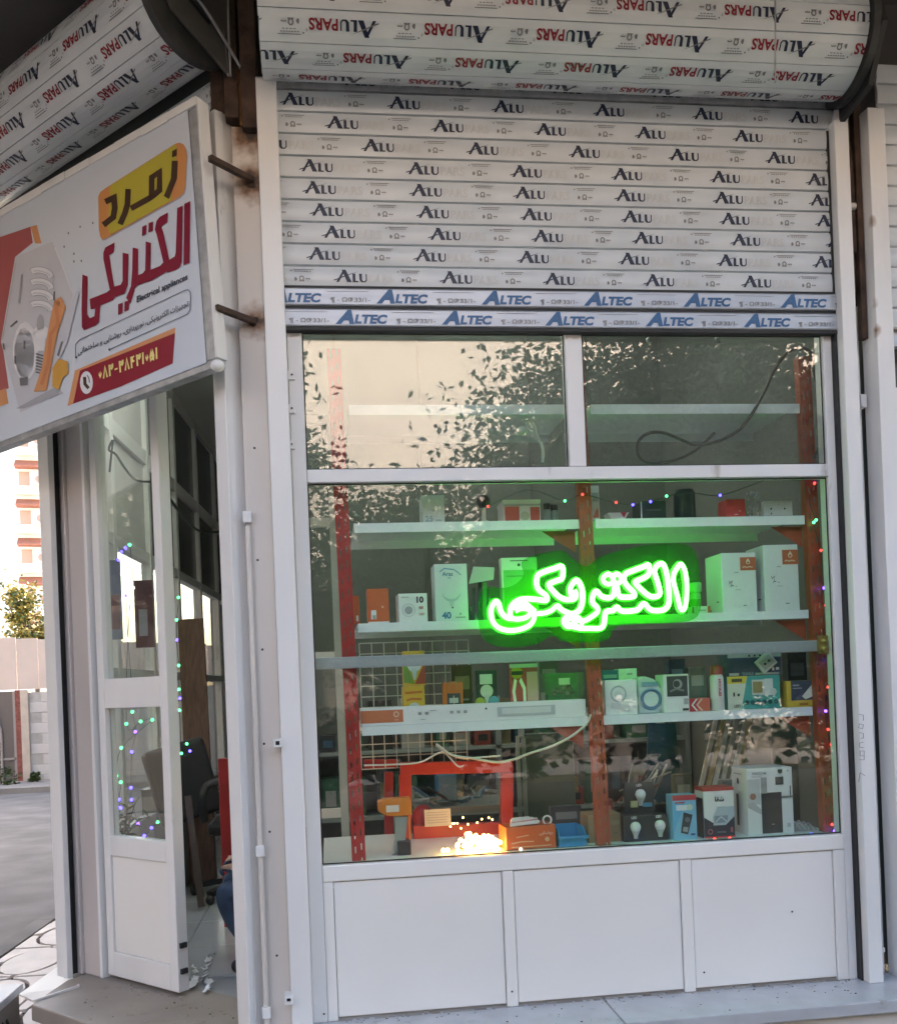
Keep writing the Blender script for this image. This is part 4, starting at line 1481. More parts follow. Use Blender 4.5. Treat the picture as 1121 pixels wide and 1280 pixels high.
upright(0.086, 0.072, M['red'], 2.42)
upright(1.012, 0.990, M['redo'], 2.42)
upright(1.918, 1.900, M['redo'], 2.40)
zsh = ((Z0, 0.037), (Z1, 0.035), (Z2, 0.033), (Z3, 0.034))
for z, lip in zsh:
    for xa, xb in ((0.115, 0.968), (1.03, 1.872)):
        mb = MB()
        mb.box(xa, xb, SF, SF + 0.003, z - lip, z, M['shelfw'])
        mb.box(xa, xb, SF + 0.0035, SB - 0.0035, z - 0.004, z, M['shelfw'])
        mb.box(xa, xb, SB - 0.003, SB, z - lip, z, M['shelfw'])
        mb.build('shelf', un)
for z in (Z1 - 0.036, Z2 - 0.035, Z3 - 0.036):
    for xu, s in ((0.96, -1), (1.88, -1)):
        mb = MB()
        mb.prism([(0, 0), (0.13 * s, 0), (0, -0.085)], lambda u, v, d: Vector((xu + u, 0.19 + d, z + v)), 0.003, M['redo'])
        mb.build('gusset', un)

# ---------------------------------------------------------------- goods
def carton(name, label, cat, box, z=None, d=0.12, col=(0.7, 0.7, 0.7), prints=(), y=0.175, rz=0.0, group=None, rough=0.4, side=(), top=None, body='body', lean=0.0):
    p0, p1 = W(box[0], box[3], y), W(box[2], box[1], y)
    pc_ = W((box[0] + box[2]) / 2, box[3], y)
    w_, h = W(box[2], box[3], y).x - p0.x, p1.z - p0.z
    zb = pc_.z if z is None else z
    if z is not None:
        h = W((box[0] + box[2]) / 2, box[1], y).z - z
    t = thing(name, label, cat, (pc_.x, y, zb + 0.0005), rz, group, Matrix.Rotation(lean, 4, 'Y') if lean else None)
    b = MB()
    b.box(-w_ / 2, w_ / 2, 0, d, 0, h, pc(*col, rough=rough))
    b.build(body, t, bevel=min(0.002, h * 0.05), world=False)
    if top:
        b = MB()
        b.box(-w_ / 2 - 0.001, w_ / 2 + 0.001, -0.001, d + 0.001, h - 0.012, h + 0.001, pc(*top))
        b.build('lid', t, world=False)
    if prints or side:
        pm_ = MB()
        i = 0
        for faces, fx in ((prints, lambda k_: (lambda u, v: Vector(((u - 0.5) * w_, -0.0007 - 0.0003 * k_, v * h)))), (side, lambda k_: (lambda u, v: Vector((-w_ / 2 - 0.0007 - 0.0003 * k_, (1 - u) * d, v * h))))):
            for q in faces:
                i += 1
                fn = fx(i)
                k = q[0]
                if k == 'r':
                    pm_.flat([(q[1], q[2]), (q[3], q[2]), (q[3], q[4]), (q[1], q[4])], fn, pc(*q[5]))
                elif k == 'p':
                    pm_.flat(q[1], fn, pc(*q[2]))
                elif k == 'c':
                    pm_.flat([(q[1] + q[3] * h / w_ * math.cos(t2 * 0.3142), q[2] + q[3] * math.sin(t2 * 0.3142)) for t2 in range(20)], fn, pc(*q[4]))
                elif k == 't':
                    f2 = lambda a_, b_, fn=fn: fn(a_ * h / w_, b_)
                    put_text(pm_, q[1], f2, q[2] * w_ / h, q[3], q[4], pc(*q[5]), q[6] if len(q) > 6 else 0.02, align='c')
                elif k == 's':
                    pm_.flat(strokes(q[1], q[2]), fn, pc(*q[3]))
        pm_.build('print', t, world=False)
    return t


DK, NV, WH, ORG, REDC, GRN, BLU, YEL = (0.03, 0.03, 0.035), (0.03, 0.06, 0.2), (0.74, 0.74, 0.74), (0.58, 0.12, 0.04), (0.5, 0.03, 0.03), (0.04, 0.3, 0.08), (0.04, 0.25, 0.55), (0.7, 0.45, 0.04)
GRY, PGR = (0.35, 0.35, 0.36), (0.6, 0.66, 0.62)
# top shelf
carton('bulb_carton', 'pale carton marked 25 on the top left shelf', 'carton', (528, 619, 556, 652), Z1, 0.1, PGR, [('t', '25', 0.3, 0.06, 0.2, (0.25, 0.33, 0.4)), ('r', 0.6, 0.08, 0.85, 0.12, GRY), ('s', [(0.45, 0.5), (0.5, 0.42), (0.55, 0.5)], 0.03, GRY)])
t = thing('small_camera', 'dark ball camera on a slim white stand, top left shelf', 'camera', (W(605, 650, .2).x, 0.2, Z1 + .0005))
b = MB(); b.lathe([(0.02, 0), (0.02, 0.006), (0.008, 0.012), (0.008, 0.06)], M['wire']); b.build('stand', t, world=False)
b = MB(); b.ball((0, 0, 0.083), 0.026, M['blackp'], 14, 9); b.build('head', t, world=False)
b = MB(); b.lathe([(0.008, 0), (0.008, 0.006)], M['glass'], (0, -0.028, 0.085), T=Matrix.Rotation(rad(90), 4, 'X')); b.build('lens', t, world=False)
carton('bulb_box', 'red and white box with a pale lid on the top left shelf', 'carton', (630, 625, 676, 651), Z1, 0.13, (0.62, 0.6, 0.58), [('r', 0.03, 0, 0.42, 0.7, (0.45, 0.08, 0.05)), ('r', 0.72, 0, 0.97, 0.66, (0.45, 0.08, 0.05)), ('c', 0.57, 0.25, 0.22, (0.4, 0.42, 0.3)), ('r', 0.0, 0.72, 1, 0.8, GRY)], top=(0.66, 0.64, 0.6))
for i, (px, hh) in enumerate(((684, 0.07), (693, 0.064))):
    t = thing('dark_jar', 'small dark capped jar on the top left shelf, ' + ('left' if i == 0 else 'right') + ' one of the pair', 'jar', (W(px, 650, .2).x, 0.2, Z1 + .0005), group='dark jars')
    b = MB(); b.lathe([(0.013, 0), (0.014, 0.004), (0.014, hh * 0.6), (0.012, hh * 0.68)], pc(0.2, 0.24, 0.24)); b.build('body', t, world=False)
    b = MB(); b.lathe([(0.013, hh * 0.68), (0.013, hh)], M['blackp']); b.build('cap', t, world=False)
carton('card_pack', 'narrow white card pack right behind the middle red upright on the top shelf', 'pack', (737, 607, 750, 648), Z1, 0.04, (0.6, 0.6, 0.56), [('r', 0.3, 0.55, 0.9, 0.8, GRY), ('p', [(0.3, 0.1), (0.9, 0.1), (0.8, 0.4)], (0.5, 0.12, 0.06))], y=0.2)
wd_ = MB(); q = W(774, 647, .19)
wd_.prism([(-0.045, 0.03), (0.04, 0.03), (0.02, 0.0), (-0.03, 0.0)], lambda u, v, d: Vector((q.x + u, 0.19 + d, Z1 + 0.001 + v)), 0.06, pc(0.6, 0.62, 0.6))
wd_.prism([(0.005, 0.03), (0.03, 0.03), (0.018, 0.01)], lambda u, v, d: Vector((q.x + u, 0.188 + d, Z1 + 0.001 + v)), 0.001, pc(*REDC))
solo(wd_, 'soap_tray', 'little white tray with slanted ends on the top right shelf', 'tray')
carton('black_box', 'low black box with a bright edge on the top right shelf', 'box', (801, 626, 833, 647), Z1, 0.1, (0.02, 0.04, 0.035), [('r', 0.0, 0.0, 0.05, 0.95, (0.6, 0.64, 0.64)), ('r', 0.2, 0.45, 0.8, 0.55, (0.05, 0.09, 0.08))])
t = thing('speaker', 'dark green cylinder speaker standing on the top right shelf', 'speaker', (W(856, 646, .22).x, 0.22, Z1 + .0005))
b = MB(); b.lathe([(0.04, 0), (0.043, 0.004), (0.041, 0.105), (0.037, 0.114), (0.0305, 0.116)], pc(0.012, 0.035, 0.028)); b.build('body', t, world=False)
b = MB(); b.lathe([(0.033, 0.1165), (0.033, 0.1185)], M['darkmet']); b.build('top_ring', t, world=False)
carton('red_box', 'small red box with white script on the top right shelf', 'carton', (908, 624, 932, 646), Z1, 0.08, (0.48, 0.05, 0.04), [('t', '~~', 0.5, 0.12, 0.12, WH, 0.05), ('c', 0.7, 0.35, 0.05, (0.7, 0.3, 0.2))])
rc = random.Random(8)
b = MB()
q = W(943, 646, .22)
for i in range(46):
    a_, h_ = rc.uniform(0, 6.28), rc.uniform(0, 0.1)
    r_ = 0.035 * (1 - h_ * 5 * 0.12)
    b.ball((q.x + r_ * math.cos(a_) * rc.random(), 0.22 + r_ * math.sin(a_) * rc.random(), Z1 + 0.008 + h_), rc.uniform(0.004, 0.008), (M['clear'], M['galv'], pc(0.5, 0.5, 0.48))[i % 3], 6, 4)
solo(b, 'crystal_bunch', 'heap of glinting crystal drops between the red box and the white adapter box', 'crystals')
carton('adapter_box', 'flat pale grey box with dotted front, at the right end of the top shelf', 'carton', (955, 626, 991, 646), Z1, 0.1, (0.5, 0.53, 0.52), [('c', 0.25, 0.5, 0.06, DK), ('c', 0.72, 0.5, 0.06, DK), ('c', 0.25, 0.2, 0.05, DK), ('r', 0.04, 0.06, 0.96, 0.1, GRY), ('r', 0.04, 0.9, 0.96, 0.94, GRY), ('c', 0.5, 0.75, 0.04, GRY)])
# second shelf
carton('orange_carton', 'narrow orange carton half hidden by the left red upright, second shelf', 'carton', (441, 745, 450, 780), Z2, 0.08, ORG, [('r', 0.5, 0.1, 0.8, 0.3, WH)])
carton('orange_carton', 'orange carton with a white phone print, second shelf at left', 'carton', (460, 736, 487, 779), Z2, 0.08, ORG, [('r', 0.16, 0.12, 0.4, 0.38, WH), ('r', 0.22, 0.12, 0.38, 0.24, GRY), ('c', 0.7, 0.47, 0.035, (0.7, 0.4, 0.25)), ('r', 0.02, 0.0, 0.98, 0.05, WH)])
carton('lamp_carton', 'small white carton marked 10 with a round lamp print, second shelf', 'carton', (499, 742, 535, 778), Z2, 0.1, WH, [('t', '10', 0.75, 0.68, 0.2, DK, 0.05), ('c', 0.34, 0.42, 0.24, (0.55, 0.56, 0.58)), ('c', 0.34, 0.42, 0.2, (0.7, 0.7, 0.7)), ('c', 0.34, 0.42, 0.14, GRY), ('t', 'LED', 0.8, 0.24, 0.08, (0.55, 0.2, 0.15)), ('r', 0.7, 0.45, 0.85, 0.55, (0.5, 0.25, 0.2)), ('r', 0.1, 0.86, 0.35, 0.89, GRY)], rz=0.03)
carton('bulb_carton', 'tall white bulb carton marked 40 with a bulb print, second shelf', 'carton', (545, 705, 586, 777), Z2, 0.11, (0.62, 0.68, 0.67), [('t', '40', 0.33, 0.05, 0.11, (0.05, 0.16, 0.35), 0.04), ('c', 0.5, 0.5, 0.165, (0.42, 0.5, 0.52)), ('c', 0.5, 0.56, 0.175, (0.6, 0.66, 0.65)), ('p', [(0.42, 0.34), (0.58, 0.34), (0.55, 0.25), (0.45, 0.25)], (0.48, 0.55, 0.55)), ('c', 0.52, 0.235, 0.016, DK), ('s', [(0.16, 0.86), (0.3, 0.92), (0.6, 0.9), (0.82, 0.8)], 0.018, (0.08, 0.25, 0.42)), ('t', 'Aras', 0.4, 0.79, 0.07, (0.08, 0.2, 0.36)), ('t', 'LED', 0.45, 0.745, 0.025, (0.08, 0.2, 0.36)), ('r', 0.6, 0.05, 0.9, 0.075, GRY), ('s', [(0.72, 0.1), (0.75, 0.14), (0.78, 0.1)], 0.012, NV)])
b = MB(); q = W(604, 775, .19)
for i in range(9):
    b.bar((q.x - 0.05 + 0.011 * i, 0.19, Z2 + 0.002), (q.x - 0.05 + 0.011 * i + rc.uniform(-0.02, 0.02), 0.23, Z2 + rc.uniform(0.05, 0.17)), 0.014, 0.004, (M['blackp'], M['darkmet'], pc(0.1, 0.4, 0.12))[i % 3])
b.prism([(-0.05, 0.14), (0.045, 0.155), (0.05, 0.2), (-0.03, 0.205)], lambda u, v, d: Vector((q.x + u, 0.185 + d, Z2 + v)), 0.01, pc(0.45, 0.45, 0.43))
solo(b, 'strap_bundle', 'dark bundle of straps under a silver header card, left of the green lit carton', 'pack')
carton('lamp_pack', 'pale carton, green neon light painted in, with a hang hole, second shelf', 'carton', (629, 697, 674, 776), Z2, 0.05, (0.55, 0.62, 0.5), [('r', 0.05, 0.0, 0.93, 0.8, (0.1, 0.42, 0.12)), ('c', 0.49, 0.88, 0.025, DK), ('r', 0.25, 0.94, 0.75, 0.955, DK), ('r', 0.12, 0.69, 0.6, 0.71, (0.05, 0.25, 0.06))], y=0.2)  # green tone paints the neon's light on the carton
t = thing('pill_bottle', 'small bottle with white cap and green label right of the neon letters', 'bottle', (W(870, 768, .19).x, 0.19, Z2 + .0005))
b = MB(); b.lathe([(0.019, 0), (0.021, 0.004), (0.021, 0.075), (0.014, 0.084)], pc(0.62, 0.66, 0.55)); b.build('body', t, world=False)
b = MB(); b.lathe([(0.0215, 0.014), (0.0215, 0.056)], pc(0.12, 0.4, 0.1)); b.build('label', t, world=False)
b = MB(); b.lathe([(0.0225, 0.084), (0.0235, 0.088), (0.0235, 0.118), (0.021, 0.121)], pc(0.72, 0.73, 0.7)); b.build('cap', t, world=False)
carton('flat_box', 'low white and orange box in front of the pill bottle', 'carton', (865, 758, 888, 769), Z2, 0.05, (0.66, 0.66, 0.62), [('r', 0.85, 0, 1, 1, ORG), ('r', 0, 0, 0.1, 0.9, ORG), ('r', 0.3, 0.3, 0.75, 0.5, GRY)], y=0.158)
for i, (bx_, lb) in enumerate((((904, 691, 947, 767), 'shorter white carton with an orange drop logo, second shelf right'), ((957, 681, 1000, 766), 'taller white carton with an orange drop logo, next to the right red upright'))):
    lg = [('r', 0.52, 0.69, 1.0, 0.93, (0.68, 0.66, 0.6)), ('r', 0.54, 0.7, 1.0, 0.92, (0.48, 0.12, 0.05)), ('c', 0.77, 0.835, 0.035, (0.72, 0.6, 0.42)), ('p', [(0.71, 0.85), (0.83, 0.85), (0.77, 0.905)], (0.72, 0.6, 0.42)), ('c', 0.77, 0.83, 0.02, (0.48, 0.12, 0.05)),
          ('s', [(0.6, 0.745), (0.66, 0.765), (0.72, 0.745), (0.8, 0.76), (0.9, 0.75)], 0.018, (0.7, 0.5, 0.35)), ('s', [(0.2, 0.48), (0.3, 0.53)], 0.012, DK), ('s', [(0.24, 0.42), (0.3, 0.52), (0.26, 0.45), (0.33, 0.44)], 0.012, DK), ('c', 0.2, 0.515, 0.01, (0.5, 0.1, 0.1)),
          ('r', 0.36, 0.66, 0.48, 0.675, GRY), ('r', 0.36, 0.37, 0.52, 0.38, GRY), ('c', 0.4, 0.43, 0.008, DK), ('t', 'ooo', 0.63, 0.1, 0.025, DK, 0.03)]
    carton('white_carton', lb, 'carton', bx_, Z2, 0.16, (0.68, 0.71, 0.70), lg, y=0.17, rz=rad(0), side=[('r', 0.2, 0.05, 0.35, 0.08, DK), ('r', 0.7, 0.18, 0.85, 0.2, DK)], group='white drop logo cartons')
# third shelf
zz3 = W(600, 881, .155).z
cb = carton('batten_carton', 'long white lamp batten carton with an orange end label lying on the third shelf', 'carton', (453, 880, 735, 905), Z3, 0.07, (0.74, 0.74, 0.74), [('r', 0.0, 0.15, 0.185, 0.85, (0.55, 0.17, 0.08)), ('c', 0.155, 0.6, 0.16, (0.7, 0.5, 0.4)), ('c', 0.155, 0.6, 0.1, (0.55, 0.17, 0.08)), ('t', 'sun', 0.155, 0.25, 0.1, (0.7, 0.45, 0.35)), ('r', 0.6, 0.2, 0.86, 0.75, (0.45, 0.47, 0.48)), ('r', 0.62, 0.35, 0.84, 0.68, (0.62, 0.63, 0.63)), ('c', 0.55, 0.7, 0.06, DK)] + [('r', x_, 0.5, x_ + 0.015, 0.66, GRY) for x_ in (0.25, 0.28, 0.39, 0.42, 0.45)] + [('r', 0.26, 0.22, 0.28, 0.26, GRY), ('r', 0.3, 0.7, 0.33, 0.74, GRY)], y=0.157)
ZB3 = Z3
bulbp = [('r', 0, 0.0, 1, 1, (0.66, 0.4, 0.05)), ('p', [(0, 0.95), (0, 0.1), (0.5, 0.05)], (0.2, 0.32, 0.06)), ('p', [(1, 0.7), (1, 0.05), (0.5, 0.05)], (0.45, 0.08, 0.04)), ('c', 0.5, 0.6, 0.2, (0.62, 0.62, 0.6)), ('p', [(0.36, 0.5), (0.64, 0.5), (0.55, 0.18), (0.45, 0.18)], (0.55, 0.55, 0.54))]
c2 = W(518, 884, .24)
t = carton('bulb_carton', 'yellow bulb carton, lower one of the two stacked behind the batten carton', 'carton', (505, 858, 532, 898), Z3, 0.08, (0.66, 0.4, 0.05), [('s', [(0.1, 0.82), (0.9, 0.84)], 0.06, (0.5, 0.14, 0.03)), ('s', [(0.15, 0.62), (0.4, 0.66), (0.85, 0.64)], 0.06, (0.5, 0.14, 0.03)), ('c', 0.5, 0.4, 0.16, (0.62, 0.62, 0.6))], y=0.24, group='stacked yellow bulb cartons')
zt = W(518, 858, .24).z
carton('bulb_carton', 'yellow and green bulb carton, upper one of the two stacked behind the batten carton', 'carton', (505, 814, 532, 857), zt + 0.001, 0.08, (0.66, 0.4, 0.05), bulbp, y=0.24, group='stacked yellow bulb cartons')
carton('padlock_pack', 'orange pack with a padlock print behind the batten carton', 'pack', (555, 853, 580, 897), Z3, 0.04, (0.6, 0.16, 0.04), [('r', 0.2, 0.42, 0.85, 0.72, (0.06, 0.06, 0.07)), ('r', 0.3, 0.47, 0.75, 0.6, (0.5, 0.5, 0.5)), ('s', [(0.3, 0.8), (0.35, 0.98), (0.65, 0.98), (0.7, 0.8)], 0.08, (0.5, 0.2, 0.1)), ('r', 0.5, 0.43, 0.55, 0.66, (0.6, 0.5, 0.4))], y=0.24)
carton('bulb_blister', 'dark blister card with a small bulb and white tag behind the batten carton', 'pack', (596, 838, 623, 898), Z3, 0.02, (0.03, 0.05, 0.04), [('r', 0.2, 0.72, 0.78, 0.92, (0.6, 0.62, 0.6)), ('c', 0.5, 0.58, 0.13, (0.6, 0.6, 0.55)), ('p', [(0.36, 0.5), (0.64, 0.5), (0.55, 0.34), (0.45, 0.34)], (0.5, 0.5, 0.48)), ('c', 0.18, 0.36, 0.1, (0.35, 0.38, 0.05)), ('c', 0.82, 0.38, 0.1, (0.1, 0.3, 0.45))], y=0.24)
carton('pliers_pack', 'red pack with white handled pliers behind the batten carton', 'pack', (639, 830, 674, 894), Z3, 0.02, (0.45, 0.06, 0.06), [('r', 0.6, 0.05, 1, 0.85, (0.6, 0.3, 0.3)), ('c', 0.25, 0.84, 0.11, (0.45, 0.3, 0.03)), ('r', 0.05, 0.8, 0.46, 0.87, (0.06, 0.05, 0.03)), ('s', [(0.2, 0.72), (0.12, 0.5), (0.2, 0.12)], 0.1, (0.75, 0.7, 0.68)), ('s', [(0.36, 0.72), (0.5, 0.55), (0.5, 0.12)], 0.1, (0.75, 0.7, 0.68)), ('r', 0.0, 0.93, 1, 1, (0.4, 0.4, 0.38))], y=0.24)
t = thing('gift_box', 'green see-through gift box with shells inside, right end of the batten carton', 'gift box', (W(706, 874, .23).x, 0.23, Z3 + .0005))
for a_ in ((-0.075, 0.075, 0, 0.003, 0, 0.17), (-0.075, 0.075, 0.08, 0.083, 0, 0.17), (-0.078, -0.075, 0, 0.083, 0, 0.17), (0.075, 0.078, 0, 0.083, 0, 0.17)):
    b = MB(); b.box(*a_, pc(0.03, 0.22, 0.06) if a_[2] else M['clear']); b.build('side', t, world=False)
b = MB()
for i in range(20):
    b.ball((rc.uniform(-0.045, 0.045), rc.uniform(0.02, 0.06), 0.10 + rc.uniform(-0.016, 0.02)), rc.uniform(0.006, 0.011), (pc(0.4, 0.36, 0.26), pc(0.2, 0.2, 0.12), pc(0.08, 0.12, 0.05))[i % 3], 6, 4)
b.box(-0.06, 0.06, 0.02, 0.07, 0.004, 0.085, pc(0.03, 0.2, 0.05)); b.build('contents', t, world=False)
b = MB(); b.box(-0.022, 0.022, -0.002, -0.0006, 0.125, 0.15, pc(0.5, 0.6, 0.5)); b.build('tag', t, world=False)
carton('ringlight_carton', 'white carton with a round lamp print, left on the right half of the third shelf', 'carton', (757, 850, 797, 893), Z3, 0.09, (0.72, 0.72, 0.71), [('c', 0.42, 0.6, 0.24, (0.42, 0.44, 0.46)), ('c', 0.42, 0.6, 0.19, (0.7, 0.7, 0.7)), ('c', 0.42, 0.58, 0.12, (0.62, 0.62, 0.62)), ('p', [(0.15, 0.22), (0.75, 0.08), (0.78, 0.3), (0.2, 0.36)], (0.6, 0.6, 0.6))], y=0.165)
carton('tall_carton', 'taller plain white carton behind the round lamp carton', 'carton', (775, 836, 798, 892), Z3, 0.06, (0.70, 0.70, 0.68), [('r', 0.45, 0.86, 0.75, 0.9, GRY)], y=0.262)
carton('blue_carton', 'dark blue carton behind the round lamp carton beside the middle red upright', 'carton', (754, 838, 775, 892), Z3, 0.06, (0.03, 0.13, 0.26), [('r', 0.1, 0.82, 0.9, 0.9, (0.25, 0.36, 0.45))], y=0.262)
t = thing('fan_heater', 'rounded white and blue desk appliance with a round front, third shelf', 'appliance', (W(814, 889, .2).x, 0.2, Z3 + .0005))
b = MB(); b.prism([(-0.05, 0), (0.035, 0), (0.045, 0.02), (0.045, 0.09), (0.02, 0.13), (-0.02, 0.145), (-0.05, 0.14)], lambda u, v, d: Vector((u, d, v)), 0.08, pc(0.55, 0.6, 0.63)); b.build('body', t, bevel=0.006, world=False)
b = MB(); T_ = Matrix.Rotation(rad(90), 4, 'X')
b.lathe([(0.043, 0), (0.043, 0.004), (0.034, 0.006), (0.034, 0.001)], pc(0.12, 0.22, 0.36), (0.0, -0.0005, 0.055), T=T_); b.lathe([(0.03, 0), (0.03, 0.003)], pc(0.62, 0.66, 0.66), (0.0, -0.0005, 0.055), T=T_); b.build('dial_ring', t, world=False)
b = MB(); b.box(-0.035, 0.03, -0.003, -0.0005, 0.104, 0.122, pc(0.2, 0.32, 0.45)); b.build('panel', t, world=False)
carton('headset_carton', 'white carton with a black headset picture, third shelf', 'carton', (830, 843, 862, 888), Z3, 0.09, (0.72, 0.72, 0.7), [('r', 0.14, 0.42, 0.95, 0.95, (0.05, 0.055, 0.055)), ('c', 0.56, 0.74, 0.13, (0.3, 0.31, 0.31)), ('c', 0.52, 0.74, 0.09, (0.05, 0.05, 0.055)), ('s', [(0.25, 0.55), (0.5, 0.62), (0.8, 0.56)], 0.05, (0.2, 0.2, 0.2)), ('r', 0.78, 0.2, 0.95, 0.36, GRY), ('r', 0.72, 0.04, 0.96, 0.1, DK)])
carton('flat_red_box', 'flat red box with a white chevron between the headset carton and the silicone tube', 'carton', (862, 873, 888, 886), Z3, 0.06, (0.55, 0.12, 0.08), [('r', 0.0, 0.0, 0.4, 1.0, (0.45, 0.03, 0.04)), ('s', [(0.35, 0.95), (0.12, 0.5), (0.35, 0.05)], 0.08, WH), ('s', [(0.6, 0.95), (0.35, 0.5), (0.6, 0.05)], 0.08, (0.7, 0.5, 0.4))])
t = thing('silicone_tube', 'white silicone cartridge with red lettering, third shelf', 'cartridge', (W(897, 885, .19).x, 0.19, Z3 + .0005))
b = MB(); b.lathe([(0.024, 0), (0.026, 0.003), (0.026, 0.132), (0.02, 0.14)], pc(0.62, 0.62, 0.6)); b.build('body', t, world=False)
b = MB(); b.lathe([(0.0245, 0.14), (0.023, 0.17), (0.01, 0.178)], pc(0.42, 0.06, 0.05)); b.build('cap', t, world=False)
b = MB(); b.lathe([(0.0263, 0.05), (0.0263, 0.125)], pc(0.66, 0.64, 0.62)); put_text(b, 'SILICON', lambda u, v: Vector((0.0268 * math.sin(v * 30), -0.0268 * math.cos(v * 30), 0.055 + u)), 0, -0.005, 0.012, pc(0.5, 0.03, 0.05), 0.05, width=0.068); b.build('label', t, world=False)
carton('torch_set', 'teal and yellow appliance carton with dotted row, third shelf right', 'carton', (910, 845, 976, 883), Z3, 0.1, (0.05, 0.32, 0.30), [('p', [(0, 0.0), (0.25, 0.0), (0.38, 1.0), (0, 1.0)], (0.6, 0.62, 0.5)), ('p', [(0, 0.78), (0.34, 0.78), (0.38, 1.0), (0, 1.0)], (0.62, 0.48, 0.06)), ('r', 0.08, 0.83, 0.28, 0.93, (0.1, 0.08, 0.04)), ('r', 0.46, 0.42, 0.7, 0.88, (0.55, 0.55, 0.5)), ('r', 0.48, 0.48, 0.66, 0.82, (0.3, 0.24, 0.1)), ('r', 0.7, 0.4, 0.86, 0.9, (0.6, 0.62, 0.6)), ('c', 0.86, 0.5, 0.11, (0.5, 0.55, 0.5)), ('r', 0.1, 0.4, 0.13, 0.52, DK), ('r', 0.18, 0.4, 0.22, 0.48, DK), ('t', 'LED', 0.17, 0.07, 0.08, DK)] + [('c', 0.35 + 0.11 * i, 0.2, 0.07, (0.02, 0.1, 0.1)) for i in range(6)])
zt = W(943, 845, .19).z + 0.001
carton('tool_set', 'flat dark blue tool set carton lying on the teal carton', 'carton', (910, 817, 977, 844), zt, 0.09, (0.05, 0.08, 0.13), [('r', 0.0, 0.82, 1, 1, (0.35, 0.38, 0.34)), ('r', 0.02, 0.02, 0.2, 0.14, (0.5, 0.52, 0.5)), ('t', 'TOOLS', 0.36, 0.03, 0.12, (0.25, 0.4, 0.5)), ('r', 0.5, 0.03, 0.95, 0.12, (0.35, 0.38, 0.36)), ('r', 0.82, 0.2, 0.86, 0.34, WH), ('r', 0.89, 0.22, 0.95, 0.34, WH), ('c', 0.4, 0.9, 0.05, DK), ('c', 0.5, 0.9, 0.05, DK), ('c', 0.6, 0.9, 0.05, DK)], y=0.19)
q = W(959, 828, 0.165)
t = thing('socket_adapter', 'pale socket plate turned on its corner, leaning on the dark blue tool set', 'socket', (q.x, 0.172, q.z), 0, None, Matrix.Rotation(rad(-38), 4, 'Y'))
b = MB(); b.box(-0.036, 0.036, 0, 0.014, -0.03, 0.03, pc(0.55, 0.57, 0.55)); b.build('plate', t, bevel=0.003, world=False)
b = MB(); b.box(-0.026, 0.026, -0.003, -0.0002, -0.02, 0.02, pc(0.38, 0.41, 0.4)); b.build('insert', t, world=False)
b = MB(); b.ball((-0.01, -0.004, 0), 0.005, M['blackp'], 7, 5); b.ball((0.01, -0.004, 0), 0.005, M['blackp'], 7, 5); b.build('holes', t, world=False)
carton('charger_carton', 'yellow and navy carton with white charger print, right end of the third shelf', 'carton', (984, 851, 1021, 881), Z3, 0.08, (0.62, 0.4, 0.05), [('r', 0.14, 0.25, 1, 1, (0.05, 0.06, 0.1)), ('p', [(0.5, 0.4), (0.62, 0.28), (1, 0.45), (1, 0.85), (0.9, 0.9)], (0.66, 0.66, 0.64)), ('r', 0.2, 0.8, 0.42, 0.85, GRY), ('r', 0.2, 0.7, 0.5, 0.73, GRY), ('r', 0.4, 0.06, 0.7, 0.15, (0.35, 0.15, 0.02))])
# ledge goods
t = carton('orange_box', 'orange carton with white slogans, beside the blue bin on the ledge', 'carton', (633, 1033, 696, 1063), ZF, 0.12, (0.56, 0.11, 0.03), [('t', persian('روشنایی'), 0.8, 0.62, 0.13, (0.7, 0.4, 0.3), 0.03), ('s', [(0.1, 0.3), (0.3, 0.36), (0.55, 0.34)], 0.05, (0.66, 0.4, 0.25)), ('s', [(0.2, 0.55), (0.45, 0.62)], 0.04, (0.66, 0.4, 0.25)), ('r', 0.1, 0.12, 0.9, 0.16, (0.66, 0.4, 0.25)), ('c', 0.82, 0.4, 0.1, (0.66, 0.4, 0.25))], y=0.16, rz=0.06)
q = W(655, 1032, .2)
b = MB()
for i in range(7):
    b.bar((q.x - 0.06 + i * 0.004, 0.17 + i * 0.012, q.z + 0.008 + (i % 3) * 0.006), (q.x + 0.055 - i * 0.005, 0.18 + i * 0.012, q.z + 0.014 + (i % 2) * 0.008), 0.012, 0.012, (pc(0.7, 0.66, 0.66), pc(0.55, 0.25, 0.25), pc(0.66, 0.62, 0.62))[i % 3])
solo(b, 'cable_ties', 'bundle of white and pink strips lying on the orange carton', 'strips', bevel=0.002)
t = thing('tape_roll', 'small white tape ring standing on the right end of the orange carton', 'tape', (W(684, 1031, .2).x, 0.2, W(684, 1031, .2).z))
b = MB(); b.tube([(0.016 * math.cos(a_ * 0.393), 0, 0.017 + 0.016 * math.sin(a_ * 0.393)) for a_ in range(16)], 0.004, pc(0.68, 0.66, 0.64), 6, True); b.build('ring', t, world=False)
q = W(716, 1056, .17)
t = thing('parts_bin', 'open bright blue plastic parts bin on the ledge', 'bin', (q.x, 0.17, ZF + 0.0005), 0.03)
bl = pc(0.03, 0.27, 0.52)
b = MB(); b.prism([(0, 0), (0.13, 0), (0.13, 0.07), (0.03, 0.07), (-0.012, 0.035)], lambda u, v, d: Vector((-0.054 + d, u, v)), 0.004, bl); b.build('side_wall', t, world=False)
b = MB(); b.prism([(0, 0), (0.13, 0), (0.13, 0.07), (0.03, 0.07), (-0.012, 0.035)], lambda u, v, d: Vector((0.05 + d, u, v)), 0.004, bl); b.build('side_wall', t, world=False)
